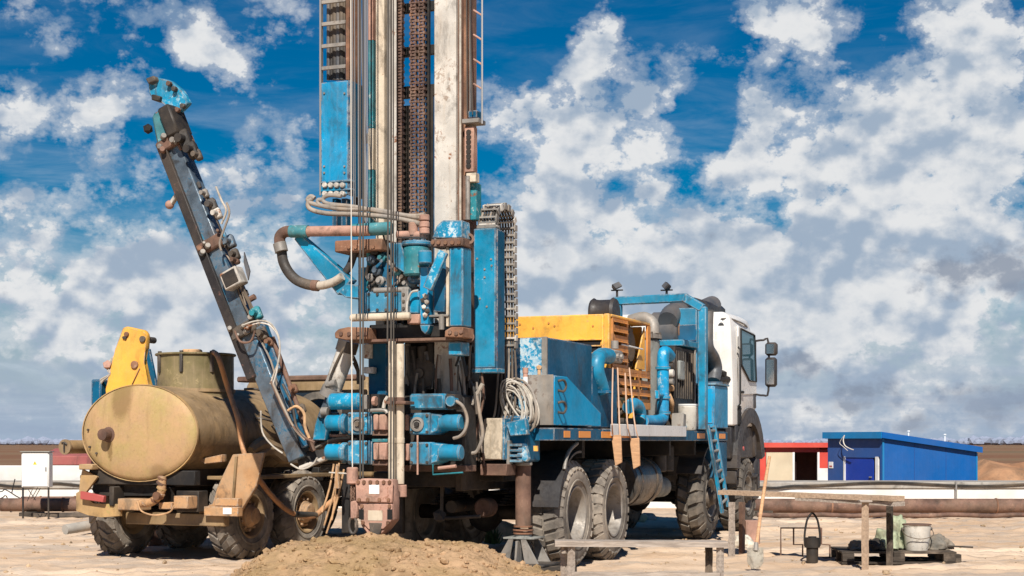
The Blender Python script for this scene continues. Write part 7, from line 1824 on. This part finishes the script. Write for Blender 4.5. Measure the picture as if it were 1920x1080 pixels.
# ================================================================== shovel leaning on the trestle
sh = thing('shovel', 'pale bladed shovel leaning on the trestle plank with its blade on the ground', 'shovel', (xat(1416, 18.15), 18.15, 0))
o3 = sh.location
def sl_(px, py, Y): return Vector((xat(px, Y) - o3.x, Y - o3.y, zat(py, Y)))
b = B(); b.tube([sl_(1443, 856, 18.85), sl_(1438, 885, 18.78), sl_(1428, 950, 18.55), sl_(1418, 1026, 18.25)], 0.021, 10, 4, radii=[0.019, 0.02, 0.022, 0.02]); part('handle', b, 'plank_orange', sh)
b = B(); b.tube([sl_(1418, 1018, 18.27), sl_(1417, 1034, 18.22)], 0.028, 10, 1, radii=[0.024, 0.034]); part('socket', b, 'grey_steel', sh)
b = B(); n_, m_ = 10, 10; rows = []
outl = [(1402, 1028), (1401, 1038), (1400, 1048), (1401, 1056), (1404, 1062), (1409, 1066)]
for j in range(m_ + 1):
    f_ = j / m_; py = 1027 + 40 * f_; hw = 15.5 * (1 - max(0, (f_ - 0.55) / 0.45) ** 2.2 * 0.65)
    r = []
    for i in range(n_ + 1):
        g = i / n_ * 2 - 1; q = sl_(1416 + g * hw, py, 18.2 - 0.16 * f_); q.y += 0.05 * (1 - g * g) - 0.02 * f_; q.z = max(q.z, 0.003)
        r.append(b.bm.verts.new(q))
    rows.append(r)
for j in range(m_):
    for i in range(n_): b.bm.faces.new([rows[j][i], rows[j][i + 1], rows[j + 1][i + 1], rows[j + 1][i]])
ret = bmesh.ops.solidify(b.bm, geom=b.bm.faces[:], thickness=0.004)
part('blade', b, 'shovel_blade', sh)

# ================================================================== bent wire frame and black bailer
fr_ = thing('bent_bar_stand', 'rusty rectangular frame of bent steel bar standing behind the black bailer', 'frame', (xat(1510, 19.8), 19.8, 0))
o4 = fr_.location
def fl_(px, py, Y=19.8): return Vector((xat(px, Y) - o4.x, Y - o4.y, max(0.012, zat(py, Y))))
for nm, pts in (('frame_bar', [(1464, 1046), (1464, 990), (1540, 990)]), ('frame_bar', [(1464, 1046), (1506, 1048)]), ('inner_bar', [(1488, 990), (1488, 1021), (1505, 1021), (1505, 1048)]), ('frame_bar', [(1540, 990), (1540, 1020), (1556, 1022), (1556, 1046)]), ('frame_bar', [(1528, 1046), (1556, 1046)])):
    b = B(); b.tube([fl_(x, y) for x, y in pts], 0.011, 8, 1); part(nm, b, 'rust_brown', fr_)
for x in (1464, 1556):
    b = B(); b.tube([fl_(x, 1046), fl_(x, 1046, 20.15)], 0.011, 8, 1); part('foot_bar', b, 'rust_brown', fr_)
bly = 19.15
ba = thing('bailer', 'black steel bailer with a tall narrow loop handle standing on the ground', 'bailer', (xat(1523, bly), bly, 0))
b = B(); b.lathe((0, 0, 0), (0, 0, 1), [(0, 0), (0, 0.065), (0.02, 0.070), (0.18, 0.072), (0.185, 0.092), (0.30, 0.096), (0.30, 0.082), (0.2, 0.08), (0.2, 0.0)], 24); part('bailer_body', b, 'black_steel', ba)
b = B(); b.cyl((0, 0, 0.3), (0, 0, 0.315), 0.05, n=16); part('bailer_core', b, 'black_steel', ba)
hz = zat(962, bly)
b = B(); b.tube([(-0.088, 0, 0.20), (-0.092, 0, 0.33), (-0.070, 0, 0.48), (-0.045, 0, hz - 0.05), (0, 0, hz), (0.045, 0, hz - 0.05), (0.070, 0, 0.48), (0.092, 0, 0.33), (0.088, 0, 0.20)], 0.013, 10, 4); part('loop_handle', b, 'black_steel', ba)

# ================================================================== pallet with bucket, tarpaulin and sacks
py_ = 19.4
pal = thing('pallet', 'dark wooden pallet on the ground right of the trestle posts', 'pallet', (xat(1672, py_), py_, 0), R_(-3))
pw_ = (xat(1776, py_) - xat(1568, py_)) / 2
for k in range(7):
    y = -0.42 + 0.14 * k
    b = plankpts(B(), (-pw_, y, 0.135), (pw_, y + 0.005, 0.135), 0.105, 0.022, seed=40 + k, jit=0.006); part('deck_board', b, 'plank_dark', pal)
for y in (-0.42, 0.0, 0.42):
    for x in (-pw_ + 0.08, 0.0, pw_ - 0.08):
        b = B(); b.box(x - 0.07, x + 0.07, y - 0.05, y + 0.05, 0.026, 0.123, 0.006); part('block', b, 'plank_dark', pal)
    b = plankpts(B(), (-pw_, y, 0.012), (pw_, y, 0.012), 0.10, 0.022, seed=60 + y * 10); part('base_board', b, 'plank_dark', pal)
by_ = 19.2
bk = thing('bucket', 'dented whitish metal bucket splashed with mud standing on the dark pallet', 'bucket', (xat(1719, by_), by_, 0.147))
hb = zat(984, by_) - 0.147
b = B(); b.lathe((0, 0, 0), (0, 0, 1), [(0, 0), (0, 0.128), (0.012, 0.132), (hb * 0.5, 0.150), (hb - 0.012, 0.163), (hb - 0.006, 0.170), (hb, 0.168), (hb, 0.158), (hb * 0.5, 0.143), (0.02, 0.12), (0.02, 0)], 32)
for v in b.bm.verts: v.co.x *= 1 + 0.02 * math.sin(3 * math.atan2(v.co.y, v.co.x) + 9 * v.co.z)
part('bucket_body', b, 'bucket_white', bk)
b = B(); b.lathe((0, 0, hb - 0.004), (0, 0, 1), [(0, 0.171), (0.012, 0.174), (0.016, 0.168), (0.006, 0.0)], 32); part('bucket_rim', b, 'rust_brown', bk)
for sx_ in (-1, 1):
    b = B(); b.cyl((sx_ * 0.155, 0, hb - 0.05), (sx_ * 0.185, 0, hb - 0.05), 0.018, n=10); part('bucket_ear', b, 'iron', bk)
b = B(); b.tube([(-0.18, 0, hb - 0.05), (-0.16, -0.13, hb - 0.12), (0, -0.19, hb - 0.16), (0.16, -0.13, hb - 0.12), (0.18, 0, hb - 0.05)], 0.005, 6, 4); part('bail_wire', b, 'iron', bk)
def lump(name, px, py, Y, wx, wy, wz, mat, label, cat, seed, zb):
    bm = bmesh.new(); bmesh.ops.create_icosphere(bm, subdivisions=4, radius=1.0)
    for v in bm.verts:
        n_ = v.co.normalized()
        r = 1 + 0.30 * mnoise.fractal(n_ * 1.7 + Vector((seed, 0, 0)), 0.9, 2, 4) + 0.10 * abs(mnoise.noise(n_ * 5 + Vector((0, seed, 0))))
        v.co = Vector((n_.x * wx * r, n_.y * wy * r, max(-0.25, n_.z) * wz * r))
    z0 = min(v.co.z for v in bm.verts)
    for v in bm.verts: v.co.z -= z0
    o = part(name, bm, mat, smooth=70); o.location = (xat(px, Y), Y, zb); return tag(o, label, cat)
lump('tarpaulin', 1664, 1020, 19.32, 0.16, 0.2, 0.19, 'tarp', 'crumpled grey-green tarpaulin on the pallet beside the whitish bucket', 'tarpaulin', 2.0, 0.147)
lump('tarpaulin', 1682, 990, 19.46, 0.13, 0.14, 0.30, 'tarp', 'pale green bundled cloth behind the post, topmost on the pallet', 'cloth', 5.0, 0.147)
lump('sack', 1755, 1020, 19.35, 0.19, 0.16, 0.13, 'sack', 'flat grey sack right of the whitish bucket on the pallet', 'sack', 8.0, 0.147)
lump('sack', 1640, 1030, 19.2, 0.12, 0.15, 0.10, 'black_steel', 'black rag at the left end of the pallet before the tarpaulin', 'rag', 11.0, 0.147)
lump('sack', 1612, 1032, 19.35, 0.13, 0.15, 0.09, 'sack', 'small grey-brown sack at the far left of the pallet', 'sack', 14.0, 0.147)
b = B(); Y = 19.3
b.bar((xat(1745, Y), Y, 0.20), (xat(1818, Y), Y - 0.15, 0.185), 0.05, 0.018, (0, 1, 0), 0.004)
tag(part('batten', b, 'plank_dark'), 'thin dark batten sticking out past the right end of the pallet', 'batten')
b = B(); b.tube([(xat(1746, Y), Y, zat(1008, Y)), (xat(1772, Y), Y, zat(1010, Y)), (xat(1774, Y), Y, zat(1030, Y))], 0.008, 6, 1); b.tube([(xat(1772, Y), Y, zat(1010, Y)), (xat(1752, Y), Y, zat(1022, Y))], 0.006, 6, 1)
tag(part('bent_wire', b, 'iron'), 'bent piece of wire standing on the grey sack', 'wire')
b = B(); b.box(-0.07, 0.07, -0.05, 0.05, 0, 0.10, 0.01); o = part('timber_block', b, 'plank_dark'); o.location = (xat(1790, 19.2), 19.2, 0); tag(o, 'dark timber block off the right end of the pallet', 'timber')

# ================================================================== odds and ends
b = B(); Y = 24.5
b.lathe((xat(122, Y), Y, zat(993, Y)), (xat(187, Y + 0.5) - xat(122, Y), 0.5, zat(982, Y + 0.5) - zat(993, Y)), [(0, 0.0), (0, 0.078), (0.55, 0.082), (0.62, 0.0)], 16)
tag(part('concrete_post', b, 'concrete'), 'short grey concrete cylinder lying on the ground left of the tank truck wheel', 'concrete post')
for px, Y, s_, lab in ((1192, 28.6, 0.16, 'greenish stone lying on the ground beyond the middle of the truck'), (1215, 29.5, 0.12, 'pale stone lying just right of the greenish stone beyond the truck')):
    bm = bmesh.new(); bmesh.ops.create_icosphere(bm, subdivisions=3, radius=1)
    for v in bm.verts: v.co = Vector((v.co.x * s_ * 1.3, v.co.y * s_, v.co.z * s_ * 0.75)) * (1 + 0.25 * mnoise.noise(v.co * 1.6 + Vector((px, 0, 0))))
    o = part('stone', bm, 'tarp' if px == 1192 else 'concrete', smooth=50); o.location = (xat(px, Y), Y, s_ * 0.4); tag(o, lab, 'stone')
# rubbish lying under the left pipes
b = B(); b.bar((-0.5, 0, 0.05), (0.9, 0.1, 0.05), 0.12, 0.08, (0, 1, 0)); o = part('old_beam', b, 'iron'); o.location = (xat(110, 30.6), 30.6, 0); tag(o, 'dark iron bar lying on the ground under the open-ended pipe', 'iron bar')
b = B(); b.bar((-0.35, 0, 0.06), (0.35, 0.06, 0.06), 0.14, 0.10, (0, 1, 0)); o = part('old_beam', b, 'plank_dark'); o.location = (xat(1415, 31.0), 31.0, 0); tag(o, 'dark beam lying behind the shovel before the long pipe', 'beam')
b = B(); b.box(-0.10, 0.10, -0.1, 0.1, 0, 0.34, 0.012); o = part('sheet_box', b, 'rust_pink'); o.location = (xat(1410, 22.6), 22.6, 0); tag(o, 'small rusty box standing by the front wheel behind the trestle plank', 'box')
lump('cloth_bundle', 1390, 1000, 21.8, 0.17, 0.14, 0.13, 'shovel_blade', 'pale cloth bundle on the ground below the trestle plank by the front wheel', 'cloth', 21.0, 0.0)
